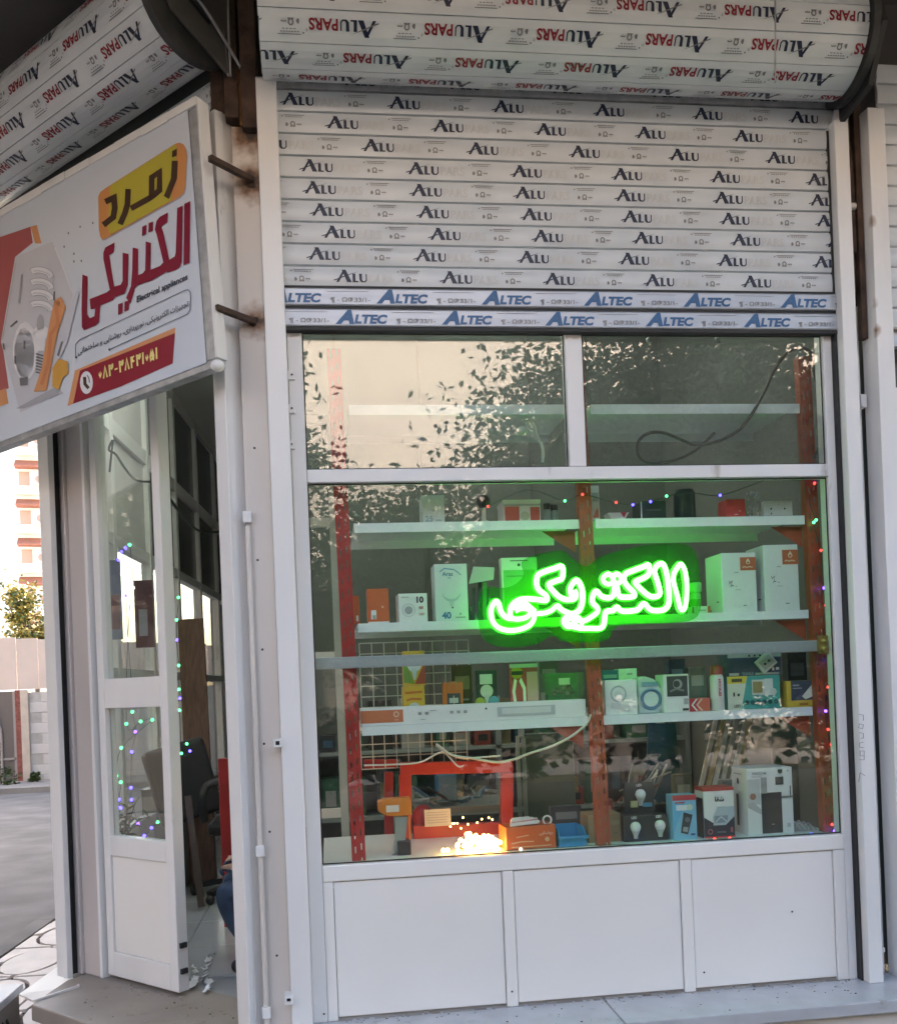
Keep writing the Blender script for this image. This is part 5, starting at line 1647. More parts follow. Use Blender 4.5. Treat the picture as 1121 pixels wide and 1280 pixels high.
b = MB(); b.box(-0.05, 0.05, 0, 0.004, 0, 0.036, bl); b.box(-0.05, 0.05, 0.126, 0.13, 0, 0.07, bl); b.box(-0.05, 0.05, 0.004, 0.126, 0, 0.004, bl); b.build('tray', t, world=False)
b = MB(); b.box(-0.058, 0.058, -0.016, -0.004, 0.031, 0.04, bl); b.build('front_lip', t, world=False)
carton('brown_carton', 'plain brown cardboard carton behind the middle red upright on the ledge', 'carton', (736, 1018, 777, 1056), ZF, 0.12, (0.3, 0.2, 0.11), [('r', 0.7, 0.6, 0.95, 0.75, (0.38, 0.28, 0.17)), ('s', [(0.75, 0.3), (0.9, 0.32)], 0.03, (0.15, 0.1, 0.06))], y=0.22, rough=0.85)
t = thing('bulb_display', 'dark counter display pack with three LED bulbs, on the ledge left of the blue carton', 'display pack', (W(808, 1054, .19).x, 0.19, ZF + 0.0005))
b = MB(); b.box(-0.088, 0.088, 0.0, 0.06, 0, 0.1, pc(0.035, 0.035, 0.034)); b.build('lower_tray', t, bevel=0.002, world=False)
b = MB(); b.box(-0.06, 0.06, 0.065, 0.075, 0.0, 0.22, pc(0.035, 0.04, 0.038)); b.build('header_card', t, world=False)
for i, (x_, z_, y_) in enumerate(((-0.046, 0.058, -0.014), (0.052, 0.06, -0.014), (0.0, 0.175, 0.05))):
    b = MB(); b.ball((x_, y_, z_), 0.021, pc(0.66, 0.66, 0.64), 12, 8); b.lathe([(0.008, 0), (0.009, 0.012), (0.017, 0.03)], pc(0.45, 0.45, 0.43), (x_, y_, z_ - 0.044), 12); b.build('bulb', t, world=False)
b = MB()
for x_, z_, y_ in ((-0.046, 0.088, -0.0008), (0.052, 0.088, -0.0008), (0.0, 0.205, 0.064)):
    put_text(b, 'LED', lambda u, v: Vector((x_ + u, y_, z_ + v)), 0, 0, 0.009, pc(0.6, 0.6, 0.58), 0.04, align='c')
b.build('print', t, world=False)
b = MB(); b.box(-0.04, -0.012, 0.05, 0.06, 0.125, 0.15, pc(0.42, 0.42, 0.2)); b.box(0.01, 0.045, 0.05, 0.06, 0.125, 0.14, pc(0.08, 0.3, 0.4)); b.build('leaflet', t, world=False)
carton('phone_carton', 'light blue carton with a dark phone print and red top band, on the ledge', 'carton', (842, 994, 872, 1053), ZF, 0.07, (0.2, 0.46, 0.62), [('r', 0, 0.88, 1, 1, (0.5, 0.06, 0.07)), ('p', [(0.12, 0.3), (0.55, 0.85), (0, 0.85), (0, 0.1)], (0.12, 0.4, 0.62)), ('p', [(0.18, 0.1), (0.4, 0.32), (0.3, 0.2)], (0.55, 0.66, 0.7)), ('r', 0.15, 0.66, 0.62, 0.78, (0.62, 0.68, 0.7)), ('c', 0.72, 0.72, 0.07, (0.5, 0.6, 0.5)), ('p', [(0.3, 0.17), (0.6, 0.12), (0.82, 0.55), (0.45, 0.62)], (0.04, 0.045, 0.05)), ('c', 0.6, 0.45, 0.06, (0.12, 0.14, 0.16)), ('p', [(0.38, 0.2), (0.58, 0.17), (0.62, 0.28), (0.42, 0.3)], (0.3, 0.33, 0.34)), ('r', 0.72, 0.1, 0.9, 0.14, NV), ('r', 0.1, 0.82, 0.5, 0.85, (0.45, 0.1, 0.1))], y=0.16)
carton('device_carton', 'white and navy carton with red lid and a Persian word, on the ledge', 'carton', (881, 985, 919, 1049), ZF, 0.09, (0.68, 0.68, 0.66), [('p', [(0, 0), (1, 0), (1, 0.42), (0.9, 0.4), (0.8, 0.3), (0.3, 0.3), (0.0, 0.42)], (0.02, 0.028, 0.045)), ('r', 0, 0.0, 1, 0.03, (0.5, 0.04, 0.05)), ('t', persian('شفا'), 0.52, 0.73, 0.09, DK, 0.03), ('p', [(0.3, 0.25), (0.7, 0.25), (1, 0.42), (1, 0.62), (0.45, 0.62), (0.28, 0.42)], (0.38, 0.45, 0.5)), ('p', [(0.33, 0.3), (0.75, 0.3), (0.78, 0.44), (0.34, 0.44)], (0.2, 0.26, 0.3)), ('s', [(0.36, 0.31), (0.55, 0.42), (0.75, 0.31)], 0.025, (0.5, 0.55, 0.58)), ('c', 0.18, 0.13, 0.055, (0.4, 0.15, 0.15)), ('c', 0.18, 0.13, 0.035, (0.02, 0.028, 0.045)), ('t', 'wireless', 0.55, 0.1, 0.04, (0.2, 0.22, 0.28)), ('r', 0.85, 0.1, 0.92, 0.2, (0.4, 0.1, 0.1))], y=0.165, top=(0.42, 0.05, 0.04), side=[('r', 0, 0, 1, 0.8, (0.02, 0.025, 0.04))])
carton('speaker_carton', 'large white loudspeaker carton with a black speaker picture, right end of the ledge', 'carton', (936, 960, 993, 1046), ZF, 0.14, (0.70, 0.70, 0.69), [('r', 0.3, 0.02, 0.75, 0.63, (0.035, 0.035, 0.037)), ('r', 0.0, 0.46, 0.28, 0.84, (0.5, 0.5, 0.49)), ('c', 0.12, 0.58, 0.05, (0.35, 0.18, 0.12)), ('p', [(0.0, 0.48), (0.12, 0.5), (0.3, 0.38), (0.3, 0.3), (0, 0.42)], (0.42, 0.42, 0.41)), ('r', 0.3, 0.62, 0.43, 0.86, (0.3, 0.31, 0.3)), ('r', 0.62, 0.74, 0.8, 0.86, (0.07, 0.07, 0.075)), ('r', 0.93, 0.55, 0.95, 0.72, DK), ('r', 0.75, 0.54, 1.0, 0.57, (0.2, 0.2, 0.2)), ('t', 'FREEDOM', 0.27, 0.905, 0.035, (0.2, 0.2, 0.22)), ('t', 'GALAXY', 0.22, 0.865, 0.03, (0.35, 0.35, 0.36)), ('p', [(0.68, 0.97), (0.78, 0.97), (0.78, 0.92), (0.73, 0.9), (0.68, 0.92)], DK), ('c', 0.9, 0.945, 0.015, GRY), ('r', 0.84, 0.1, 0.92, 0.16, (0.45, 0.45, 0.46)), ('r', 0.5, 0.15, 0.56, 0.16, (0.4, 0.4, 0.4))], y=0.165, side=[('r', 0.35, 0.12, 0.5, 0.6, DK), ('c', 0.5, 0.8, 0.05, DK), ('r', 0.25, 0.9, 0.75, 0.92, GRY)])
b = MB(); q = W(1000, 1040, .2)
for i in range(8):
    b.tube(smooth_path([(q.x - 0.03 + 0.008 * i, 0.2, ZF + 0.004), (q.x - 0.02 + 0.01 * i, 0.21, ZF + 0.03 + 0.006 * (i % 3)), (q.x + 0.0 + 0.009 * i, 0.19, ZF + 0.003)]), 0.0022, M['clear'] if i % 2 else M['galv'], 5)
solo(b, 'plastic_offcuts', 'small heap of clear plastic coils right of the loudspeaker carton', 'offcuts')
# sealing gun and paper at the left
t = thing('glue_gun', 'orange headed tool with a grey handle standing on the ledge at left', 'power tool', (W(497, 1070, .2).x, 0.2, ZF + 0.0005))
og = pc(0.62, 0.2, 0.03)
b = MB(); b.prism([(-0.066, 0.17), (-0.066, 0.205), (-0.04, 0.213), (0.055, 0.215), (0.06, 0.19), (0.058, 0.15), (0.02, 0.148), (-0.03, 0.15)], lambda u, v, d: Vector((u, d, v)), 0.06, og); b.build('head', t, bevel=0.006, world=False)
b = MB(); b.prism([(-0.02, 0.0), (0.03, 0.03), (0.045, 0.147), (-0.008, 0.147), (-0.004, 0.06)], lambda u, v, d: Vector((u, 0.01 + d, v)), 0.04, pc(0.25, 0.29, 0.27)); b.build('handle', t, bevel=0.004, world=False)
b = MB(); b.box(0.0, 0.052, 0.0, 0.06, 0.0, 0.055, M['blackp']); b.build('battery', t, bevel=0.004, world=False)
b = MB(); b.box(-0.036, 0.012, -0.0016, -0.0004, 0.165, 0.19, pc(0.66, 0.6, 0.55)); b.build('label', t, world=False)
b = MB(); b.box(0.046, 0.052, 0.005, 0.02, 0.058, 0.146, og); b.build('trigger', t, world=False)
#@@PART4
# ---------------------------------------------------------------- light strings
EW = emis('led_white', (1.0, 0.95, 0.85), 0.8, False)
EG = emis('led_green', (0.05, 1.0, 0.28), 0.6, False)
EB = emis('led_blue', (0.045, 0.035, 1.0), 1.5, False)
ER = emis('led_red', (1.0, 0.07, 0.06), 0.35, False)
EP = emis('led_violet', (0.09, 0.035, 1.0), 1.8, False)
EY = emis('led_warm', (1.0, 0.5, 0.14), 3.5, True)
EC = {'w': EW, 'g': EG, 'b': EB, 'r': ER, 'p': EP, 'y': EY}
bulb_mesh = {}


def light_string(label, pts, cab=None, r=0.0045, group=None, wire=True, name='light_string'):
    """pts: (x, y, z, colour) along a thin cable"""
    v = [Vector(p[:3]) for p in pts]
    t = thing(name, label, 'string lights', tuple(v[0]), 0, group)
    if wire:
        mb = MB()
        path = smooth_path([p + Vector((0, 0.004, 0.0)) for p in v], 4)
        mb.tube(path, 0.0016, cab or M['cabled'], n=4)
        mb.build('cable', t)
    for p in pts:
        if p[3] == '.':
            continue
        k = (p[3], r)
        if k not in bulb_mesh:
            mb = MB()
            mb.ball((0, 0, 0), r, EC[p[3]], 7, 5)
            o = mb.build('bulb', None)
            bulb_mesh[k] = o.data
            bpy.data.objects.remove(o)
        o = bpy.data.objects.new('bulb', bulb_mesh[k])
        COL.objects.link(o)
        o.parent = t
        o.location = Vector(p[:3]) - v[0]
    return t


def PL(lst, y):
    return [(*W(a_, b_, y), c_) for a_, b_, c_ in lst]


light_string('string of coloured lights along the top shelf under the transom, right of the small camera', PL([(610, 633, 'r'), (660, 612, '.'), (706, 626, 'g'), (728, 618, 'r'), (770, 628, 'r'), (791, 631, 'b'), (813, 627, 'b'), (833, 620, 'g'), (866, 616, '.'), (900, 619, 'b'), (940, 606, '.'), (964, 598, 'g'), (1000, 600, '.'), (1025, 596, 'b')], 0.125), r=0.0055)
light_string('string of coloured lights running down the right red upright', PL([(1018, 604, 'r'), (1012, 625, '.'), (1020, 650, 'g'), (1017, 653, 'g'), (1026, 688, 'r'), (1030, 735, 'p'), (1032, 757, 'r'), (1038, 826, 'b'), (1035, 859, 'r'), (1032, 889, 'p'), (1035, 912, 'r'), (1039, 931, 'r'), (1047, 946, 'g'), (1047, 975, 'g'), (1043, 992, 'g'), (1048, 1014, 'g'), (1040, 1031, 'r'), (1043, 1039, 'p'), (1014, 1043, 'b')], 0.118), r=0.006)
light_string('dark string with few lights lying along the front of the ledge', PL([(510, 1076, '.'), (560, 1072, '.'), (651, 1062, 'w'), (700, 1060, '.'), (760, 1056, '.'), (809, 1056, 'b'), (850, 1054, '.'), (893, 1049, 'r'), (912, 1048, 'r'), (960, 1046, '.'), (985, 1044, '.')], 0.112), r=0.006)
b = MB(); q = W(596, 1066, .2); rw = random.Random(4)
t = thing('warm_light_bundle', 'dazzling bundle of warm white string lights heaped on the ledge beside the orange carton', 'string lights', (q.x, 0.2, ZF + 0.001))
b = MB(); pts_ = []
for i in range(60):
    a_ = rw.uniform(0, 6.28); rr0 = rw.uniform(0.02, 0.085)
    pts_.append(Vector((rr0 * math.cos(a_) * 1.0, rr0 * math.sin(a_) * 0.5, rw.uniform(0.006, 0.075) * (1.15 - rr0 * 8))))
b.tube(smooth_path(pts_, 3), 0.0016, M['cabled'], 4); b.build('cable', t, world=False)
mb = MB(); mb.ball((0, 0, 0), 0.0085, EY, 8, 6); o_y = mb.build('bulb', None); ym = o_y.data; bpy.data.objects.remove(o_y)
for p in pts_ + [Vector((rw.gauss(0.02, 0.03), rw.gauss(-0.01, 0.02), max(0.01, rw.gauss(0.03, 0.012)))) for _ in range(45)]:
    o = bpy.data.objects.new('bulb', ym); COL.objects.link(o); o.parent = t; o.location = p
for dx in (-0.095, -0.075, -0.05, -0.03, -0.088, -0.06, -0.105, 0.075, 0.06, 0.03, 0.01):
    o = bpy.data.objects.new('bulb', ym); COL.objects.link(o); o.parent = t; o.location = (dx * 0.9, 0.02, 0.085 + rw.uniform(0, 0.05)); o.scale = (0.4, 0.4, 0.4)
for dx in (-0.13, -0.115):
    o = bpy.data.objects.new('bulb', ym); COL.objects.link(o); o.parent = t; o.location = (dx, -0.03, 0.014)

# loose cables in the window
b = MB(); b.tube(smooth_path([W(x_, y_, 0.13) for x_, y_ in ((1018, 572), (1030, 540), (1026, 500), (1018, 470), (1016, 446), (1004, 435), (985, 440), (968, 462), (955, 490), (938, 520), (920, 540), (895, 552), (870, 556), (850, 549), (830, 541), (812, 541), (799, 550), (797, 564), (803, 575), (820, 579), (845, 574), (870, 562), (893, 541))], 5), 0.0062, M['cable'], 7)
solo(b, 'looped_cable', 'thick brown cable looped behind the upper right pane', 'cable')
b = MB(); b.tube(smooth_path([W(x_, y_, 0.13) for x_, y_ in ((738, 893), (733, 905), (715, 920), (690, 933), (662, 942), (640, 950), (620, 953), (590, 948), (565, 944), (545, 930))], 5), 0.0046, M['cablew'], 6)
b.tube(smooth_path([W(x_, y_, 0.135) for x_, y_ in ((455, 957), (490, 956), (525, 953), (553, 940), (575, 948), (600, 947), (625, 945))], 5), 0.0035, M['cablew'], 6)
b.tube(smooth_path([W(x_, y_, 0.14) for x_, y_ in ((545, 932), (560, 945), (572, 958), (580, 957))], 4), 0.0035, M['cablew'], 6)
solo(b, 'hanging_cable', 'pale cable hanging from the third shelf across the middle red upright to the left', 'cable')
b = MB(); b.tube(smooth_path([W(x_, y_, 0.2) for x_, y_ in ((678, 578), (678, 560), (671, 545), (668, 532), (661, 526), (658, 534), (664, 540))], 5), 0.006, M['wire'], 7)
b.ball(tuple(W(653, 538, 0.2)), 0.02, M['wire'], 10, 6)
solo(b, 'gooseneck_lamp', 'small white gooseneck lamp behind the upper left pane near the mullion', 'lamp')
for i, (px, py) in enumerate(((812, 420), (898, 418))):
    q = W(px, py, 0.12)
    b = MB(); b.tube(smooth_path([(q.x, 0.12, q.z + 0.03), (q.x, 0.12, q.z), (q.x - 0.012, 0.12, q.z - 0.02), (q.x + 0.004, 0.12, q.z - 0.028)], 4), 0.005, M['galv'], 6)
    solo(b, 'ceiling_hook', 'metal hook hanging at the top of the upper right pane, ' + ('left' if i == 0 else 'right') + ' one', 'hook', group='hooks above the upper pane')

# wire grid panels behind the shelves
def grid(name, label, px0, py0, px1, py1, y, nx_, nz_):
    p0, p1 = W(px0, py1, y), W(px1, py0, y)
    b = MB()
    for i in range(nx_ + 1):
        x = p0.x + (p1.x - p0.x) * i / nx_
        b.box(x - 0.002, x + 0.002, y - 0.002, y + 0.002, p0.z, p1.z, M['wire'])
    for j in range(nz_ + 1):
        z = p0.z + (p1.z - p0.z) * j / nz_
        b.box(p0.x, p1.x, y - 0.0062, y - 0.0022, z - 0.002, z + 0.002, M['wire'])
    return solo(b, name, label, 'wire grid')


grid('wire_grid', 'white wire grid panel behind the third shelf, upper one at left', 452, 800, 585, 885, 0.66, 9, 6)
grid('wire_grid', 'white wire grid panel hanging below the third shelf at left', 452, 895, 582, 962, 0.66, 9, 4)

# red display stand behind the ledge
rs = thing('red_stand', 'red steel display stand with a clear panel behind the warm lights', 'stand', tuple(W(570, 1075, 0.6)))


def rbar(pts, y, w_=0.05):
    b = MB()
    p, q = W(*pts[0], y), W(*pts[1], y)
    b.bar(p, q, w_, w_, M['red'], up=(0, 1, 0))
    b.build('bar', rs, bevel=0.003)


rbar(((500, 961), (640, 958)), 0.6)
rbar(((506, 968), (506, 1068)), 0.6)
rbar(((633, 966), (633, 1040)), 0.6)
rbar(((516, 1040), (626, 1036)), 0.6, 0.055)
rbar(((455, 955), (495, 955)), 0.9, 0.04)
rbar(((486, 965), (486, 1065)), 0.9, 0.04)
q = W(545, 1022, .55)
b = MB(); p0, p1 = W(531, 1034, 0.56), W(563, 1011, 0.56)
b.box(p0.x, p1.x, 0.56, 0.562, p0.z, p1.z, pc(0.6, 0.55, 0.48))
for i in range(5):
    zq = p0.z + (p1.z - p0.z) * (0.2 + 0.15 * i)
    b.box(p0.x + 0.01, p1.x - 0.012 - 0.006 * (i % 2), 0.5585, 0.5595, zq, zq + 0.003, GRYm if False else pc(*GRY))
solo(b, 'price_note', 'paper note with printed lines on the red stand', 'paper note')
b = MB(); b.ball(tuple(W(528, 1022, 0.62)), 0.05, pc(0.4, 0.04, 0.06), 14, 8, (0.9, 0.5, 1.1))
solo(b, 'red_bag', 'dark pink bundle behind the paper note', 'bundle')
rt = random.Random(12)
b = MB()
for i in range(26):
    px, py = rt.uniform(520, 618), rt.uniform(985, 1003)
    q = W(px, py, rt.uniform(0.95, 1.25))
    b.bar(q, q + Vector((rt.uniform(-0.1, 0.1), 0.02, rt.uniform(-0.05, 0.07))), rt.uniform(0.01, 0.04), rt.uniform(0.006, 0.02), (pc(0.25, 0.3, 0.33), pc(0.05, 0.12, 0.2), M['galv'], M['blackp'])[i % 4])
q0, q1 = W(515, 1005, 1.3), W(640, 1005, 0.9)
b.box(q0.x, q1.x, 0.9, 1.3, q1.z - 0.03, q1.z, pc(0.2, 0.22, 0.22))
solo(b, 'tool_heap', 'grey heap of tools and cables on a bench seen through the red stand', 'tools')
q = W(556, 985, 1.0)
b = MB(); b.box(q.x - 0.035, q.x + 0.055, 0.98, 1.1, q.z - 0.06, q.z + 0.06, pc(0.03, 0.16, 0.32))
solo(b, 'blue_box', 'dim blue box on the bench inside the red stand', 'box', bevel=0.004)

# leaning strips and back-of-shop stock
for i, (xa, xb, c_) in enumerate(((876, 898, M['cablew']), (885, 908, pc(0.42, 0.34, 0.16)), (893, 914, M['wire']), (902, 924, pc(0.5, 0.5, 0.46)), (913, 936, M['wire']), (922, 939, pc(0.45, 0.36, 0.2)))):
    b = MB()
    b.bar(W(xa - 8, 1018, 0.5), W(xb, 884, 0.62), 0.017, 0.012, c_, up=(0, 1, 0))
    solo(b, 'trunking_strip', ('first', 'second', 'third', 'fourth', 'fifth', 'sixth')[i] + ' from the left of the pale strips leaning behind the white and navy carton', 'strip', group='leaning strips')
b = MB(); b.lathe([(0.11, 0), (0.15, 0.05), (0.15, 0.5), (0.12, 0.62), (0.04, 0.66)], pc(0.03, 0.045, 0.04), tuple(W(1010, 1050, 0.85)), 20)
solo(b, 'dark_drum', 'tall dark wrapped drum behind the right red upright', 'drum')
b = MB()
for i in range(3):
    q = W(820 + i * 9, 905, 1.5)
    b.prism([(-0.04, 0), (0.05, 0), (0.07, -0.38), (0.0, -0.42), (-0.07, -0.36)], lambda u, v, d: Vector((q.x + u, 1.5 + i * 0.03 + d, q.z + v)), 0.015, pc(0.03, 0.12, 0.22 - i * 0.03))
solo(b, 'blue_bags', 'dark blue bags hanging at the back of the shop right of the middle red upright', 'bags')
q = W(709, 982, 1.4)
b = MB(); b.box(q.x - 0.055, q.x + 0.055, 1.4, 1.5, q.z - 0.04, q.z + 0.04, pc(0.25, 0.2, 0.03)); b.tube([(q.x - 0.055, 1.45, q.z), (q.x - 0.075, 1.45, q.z - 0.01)], 0.015, M['blackp'])
solo(b, 'yellow_tape', 'dim mustard yellow reel box at the back between the red stand and the middle upright', 'reel', bevel=0.01)
b = MB(); q = W(790, 985, 1.1)
for i in range(16):
    b.bar(q + Vector((rt.uniform(-0.1, 0.1), rt.uniform(0, 0.1), rt.uniform(-0.12, 0.0))), q + Vector((rt.uniform(0, 0.25), rt.uniform(0, 0.1), rt.uniform(0.0, 0.12))), 0.012, 0.006, (M['galv'], M['blackp'], pc(0.3, 0.1, 0.08), pc(0.4, 0.4, 0.42))[i % 4])
solo(b, 'lamp_rods', 'jumble of dim rods and fittings behind the bulb display pack', 'fittings')
# rear stock shelves on the partition wall
st = thing('stock_shelf', 'dim stock shelves with mixed small packs along the back partition wall', 'shelf unit', (0.95, 2.2, 0.4))
for z in (0.45, 0.82):
    b = MB(); b.box(-0.1, 2.05, 2.0, 2.28, z - 0.02, z, pc(0.3, 0.32, 0.3)); b.build('board', st)
for x in (-0.12, 0.95, 2.07):
    b = MB(); b.box(x - 0.015, x + 0.015, 2.0, 2.28, 0.0, 1.1, pc(0.25, 0.27, 0.26)); b.build('post', st)
ORD = 'first second third fourth fifth sixth seventh eighth ninth tenth eleventh twelfth thirteenth fourteenth fifteenth sixteenth seventeenth eighteenth nineteenth twentieth'.split()
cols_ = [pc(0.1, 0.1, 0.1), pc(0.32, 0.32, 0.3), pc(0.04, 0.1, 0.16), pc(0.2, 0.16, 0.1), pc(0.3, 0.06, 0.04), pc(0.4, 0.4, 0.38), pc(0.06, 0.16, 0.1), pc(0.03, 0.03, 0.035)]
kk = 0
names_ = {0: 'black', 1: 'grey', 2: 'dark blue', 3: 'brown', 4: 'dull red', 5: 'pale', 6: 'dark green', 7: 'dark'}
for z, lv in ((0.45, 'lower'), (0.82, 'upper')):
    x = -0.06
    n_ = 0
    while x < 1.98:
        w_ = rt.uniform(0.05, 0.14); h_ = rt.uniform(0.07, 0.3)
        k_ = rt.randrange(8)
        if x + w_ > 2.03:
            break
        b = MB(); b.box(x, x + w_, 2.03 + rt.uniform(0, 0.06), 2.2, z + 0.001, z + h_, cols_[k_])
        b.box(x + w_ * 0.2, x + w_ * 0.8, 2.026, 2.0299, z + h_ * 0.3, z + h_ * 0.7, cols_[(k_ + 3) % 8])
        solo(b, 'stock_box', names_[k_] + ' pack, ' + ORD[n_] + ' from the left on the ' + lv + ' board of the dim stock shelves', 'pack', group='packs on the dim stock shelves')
        n_ += 1
        x += w_ + rt.uniform(0.01, 0.08)
b = MB(); p0, p1 = W(660, 1010, 1.3), W(716, 915, 1.3)
b.box(p0.x, p1.x, 1.3, 1.34, 0.0, p1.z, pc(0.16, 0.19, 0.17))
solo(b, 'grey_cabinet', 'dim grey green cabinet standing between the red stand and the middle upright', 'cabinet', bevel=0.004)
b = MB()
for x_ in (650, 657):
    p = W(x_, 1010, 1.25)
    b.bar((p.x, 1.25, 0.01), (p.x, 1.25, W(x_, 920, 1.25).z), 0.018, 0.018, pc(0.35, 0.37, 0.34), up=(0, 1, 0))
solo(b, 'slim_posts', 'two slim pale posts left of the dim cabinet', 'posts')
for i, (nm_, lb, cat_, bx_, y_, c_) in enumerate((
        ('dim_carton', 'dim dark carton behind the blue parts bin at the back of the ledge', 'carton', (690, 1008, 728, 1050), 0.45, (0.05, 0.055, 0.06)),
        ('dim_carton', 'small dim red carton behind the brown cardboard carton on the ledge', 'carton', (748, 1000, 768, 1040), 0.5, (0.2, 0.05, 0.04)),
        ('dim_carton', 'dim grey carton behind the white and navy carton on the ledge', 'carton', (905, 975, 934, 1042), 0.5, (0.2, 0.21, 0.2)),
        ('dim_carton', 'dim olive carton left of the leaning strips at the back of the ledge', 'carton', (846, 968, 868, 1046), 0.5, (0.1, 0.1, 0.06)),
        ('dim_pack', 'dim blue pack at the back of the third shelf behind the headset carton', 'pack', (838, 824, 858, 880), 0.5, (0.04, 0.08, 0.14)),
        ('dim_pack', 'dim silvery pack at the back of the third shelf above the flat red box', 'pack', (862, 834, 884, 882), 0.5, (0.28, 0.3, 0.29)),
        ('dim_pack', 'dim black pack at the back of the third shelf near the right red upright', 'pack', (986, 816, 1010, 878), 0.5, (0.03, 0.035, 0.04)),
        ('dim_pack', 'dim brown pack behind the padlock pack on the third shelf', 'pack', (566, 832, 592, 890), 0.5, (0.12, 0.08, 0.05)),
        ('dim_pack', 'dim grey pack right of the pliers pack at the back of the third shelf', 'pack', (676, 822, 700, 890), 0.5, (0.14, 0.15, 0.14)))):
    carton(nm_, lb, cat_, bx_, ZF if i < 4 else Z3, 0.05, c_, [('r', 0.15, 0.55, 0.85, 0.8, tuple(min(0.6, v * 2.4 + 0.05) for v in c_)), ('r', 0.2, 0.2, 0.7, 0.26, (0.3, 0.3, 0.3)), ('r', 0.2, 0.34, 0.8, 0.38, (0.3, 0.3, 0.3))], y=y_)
# picture board and window in the left strip of the big pane
b = MB(); p0, p1 = W(386, 1075, 0.9), W(425, 845, 0.9)
b.box(p0.x - 0.05, p0.x, 0.9, 0.95, 0.0, 2.4, M['wire']); b.box(p1.x - 0.02, p1.x + 0.015, 0.9, 0.95, 0.0, 2.4, pc(0.4, 0.42, 0.38))
for z in (0.6, 1.3, 1.9, 2.36):
    b.box(p0.x, p1.x - 0.02, 0.91, 0.94, z, z + 0.04, M['wire'])
solo(b, 'inner_frame', 'slim white frame standing inside behind the left edge of the big pane', 'frame')

# ---------------------------------------------------------------- behind the doorway
b = MB(); b.bar((-0.80, 2.6, 0.01), (-0.86, 2.9, 1.66), 0.16, 0.03, M['wood'], up=(0, 1, 0))
solo(b, 'wooden_board', 'tall dark brown wooden board leaning inside the doorway', 'board', bevel=0.003)
ch = thing('office_chair', 'black high backed office chair inside the doorway', 'chair', (-0.72, 2.3, 0.0))
b = MB(); b.box(-0.02, 0.02, 0, 0, 0, 0, M['black']) if False else None
T_ = Matrix.Translation((-0.79, 2.2, 0.47)) @ Matrix.Rotation(rad(-14), 4, 'Y') @ Matrix.Rotation(rad(25), 4, 'Z')
b.box(-0.18, 0.18, -0.04, 0.04, 0.0, 0.44, M['black'], T_); b.build('backrest', ch, bevel=0.03, seg=3)
b = MB(); b.box(-0.72, -0.34, 2.2, 2.6, 0.36, 0.44, M['black']); b.build('seat', ch, bevel=0.03)
for s in (-1, 1):
    b = MB(); b.tube(smooth_path([(-0.70 + 0.02 * s, 2.32 + 0.2 * s, 0.46), (-0.72, 2.32 + 0.24 * s, 0.6), (-0.66, 2.32 + 0.24 * s, 0.68), (-0.42, 2.32 + 0.24 * s, 0.68)]), 0.022, M['darkmet'], 8); b.build('armrest', ch)
b = MB(); b.tube([(-0.56, 2.3, 0.42), (-0.56, 2.3, 0.1)], 0.028, M['darkmet']); b.build('column', ch)
for i in range(5):
    a_ = i * 1.257 + 0.4
    b = MB(); b.bar((-0.56, 2.3, 0.1), (-0.56 + 0.27 * math.cos(a_), 2.3 + 0.27 * math.sin(a_), 0.06), 0.04, 0.03, M['blackp']); b.ball((-0.56 + 0.27 * math.cos(a_), 2.3 + 0.27 * math.sin(a_), 0.03), 0.028, M['blackp'], 8, 6); b.build('foot', ch)
b = MB(); b.bar((-0.73, 1.95, 0.02), (-0.79, 2.02, 0.62), 0.035, 0.035, pc(0.08, 0.06, 0.05), up=(0, 1, 0)); b.build('strut', ch)
cb_ = MB(); cb_.box(-1.13, -0.9, 2.5, 3.1, 0.01, 0.62, pc(0.1, 0.11, 0.11)); cb_.box(-1.12, -0.91, 2.494, 2.4995, 0.05, 0.58, pc(0.22, 0.23, 0.22)); cb_.box(-0.95, -0.93, 2.48, 2.494, 0.35, 0.45, M['galv'])
solo(cb_, 'low_cabinet', 'low dark cabinet left of the office chair', 'cabinet', bevel=0.003)
rf = thing('steel_stand', 'red steel frame standing upright beside the crouching person', 'frame', (-0.45, 1.5, 0))
for p, q, in (((-0.535, 1.5, 0.012), (-0.535, 1.5, 0.85)), ((-0.28, 1.5, 0.012), (-0.28, 1.5, 0.85)), ((-0.509, 1.5, 0.824), (-0.306, 1.5, 0.824)), ((-0.509, 1.5, 0.55), (-0.306, 1.5, 0.55)), ((-0.509, 1.5, 0.1), (-0.306, 1.5, 0.1))):
    b = MB(); b.bar(p, q, 0.05, 0.05, M['red'], up=(0, 1, 0)); b.build('bar', rf, bevel=0.004)
b = MB(); b.box(-0.505, -0.44, 1.46, 1.473, 0.58, 0.72, pc(0.4, 0.4, 0.38)); b.build('white_tag', rf)

# added fluorescent battens on the ceiling, out of view, to brighten the shop
el = emis('added_tube_light', (0.93, 1.0, 0.95), 7)
for i, (x, y, lb) in enumerate(((-0.5, 1.45, 'added fluorescent batten, out of view, brightening the doorway'), (1.0, 1.35, 'added fluorescent batten, out of view, brightening the display shelves'))):
    t = thing('added_ceiling_lamp', lb, 'ceiling lamp', (x, y, 3.2), rad(90) if i == 0 else 0, 'added fluorescent ceiling lamps')
    b = MB(); b.box(-0.6, 0.6, -0.05, 0.05, 0.04, 0.098, M['wire']); b.build('housing', t, bevel=0.004, world=False)
    b = MB(); b.tube([(-0.58, 0, 0.02), (0.58, 0, 0.02)], 0.016, el, 10); b.build('tube', t, world=False)

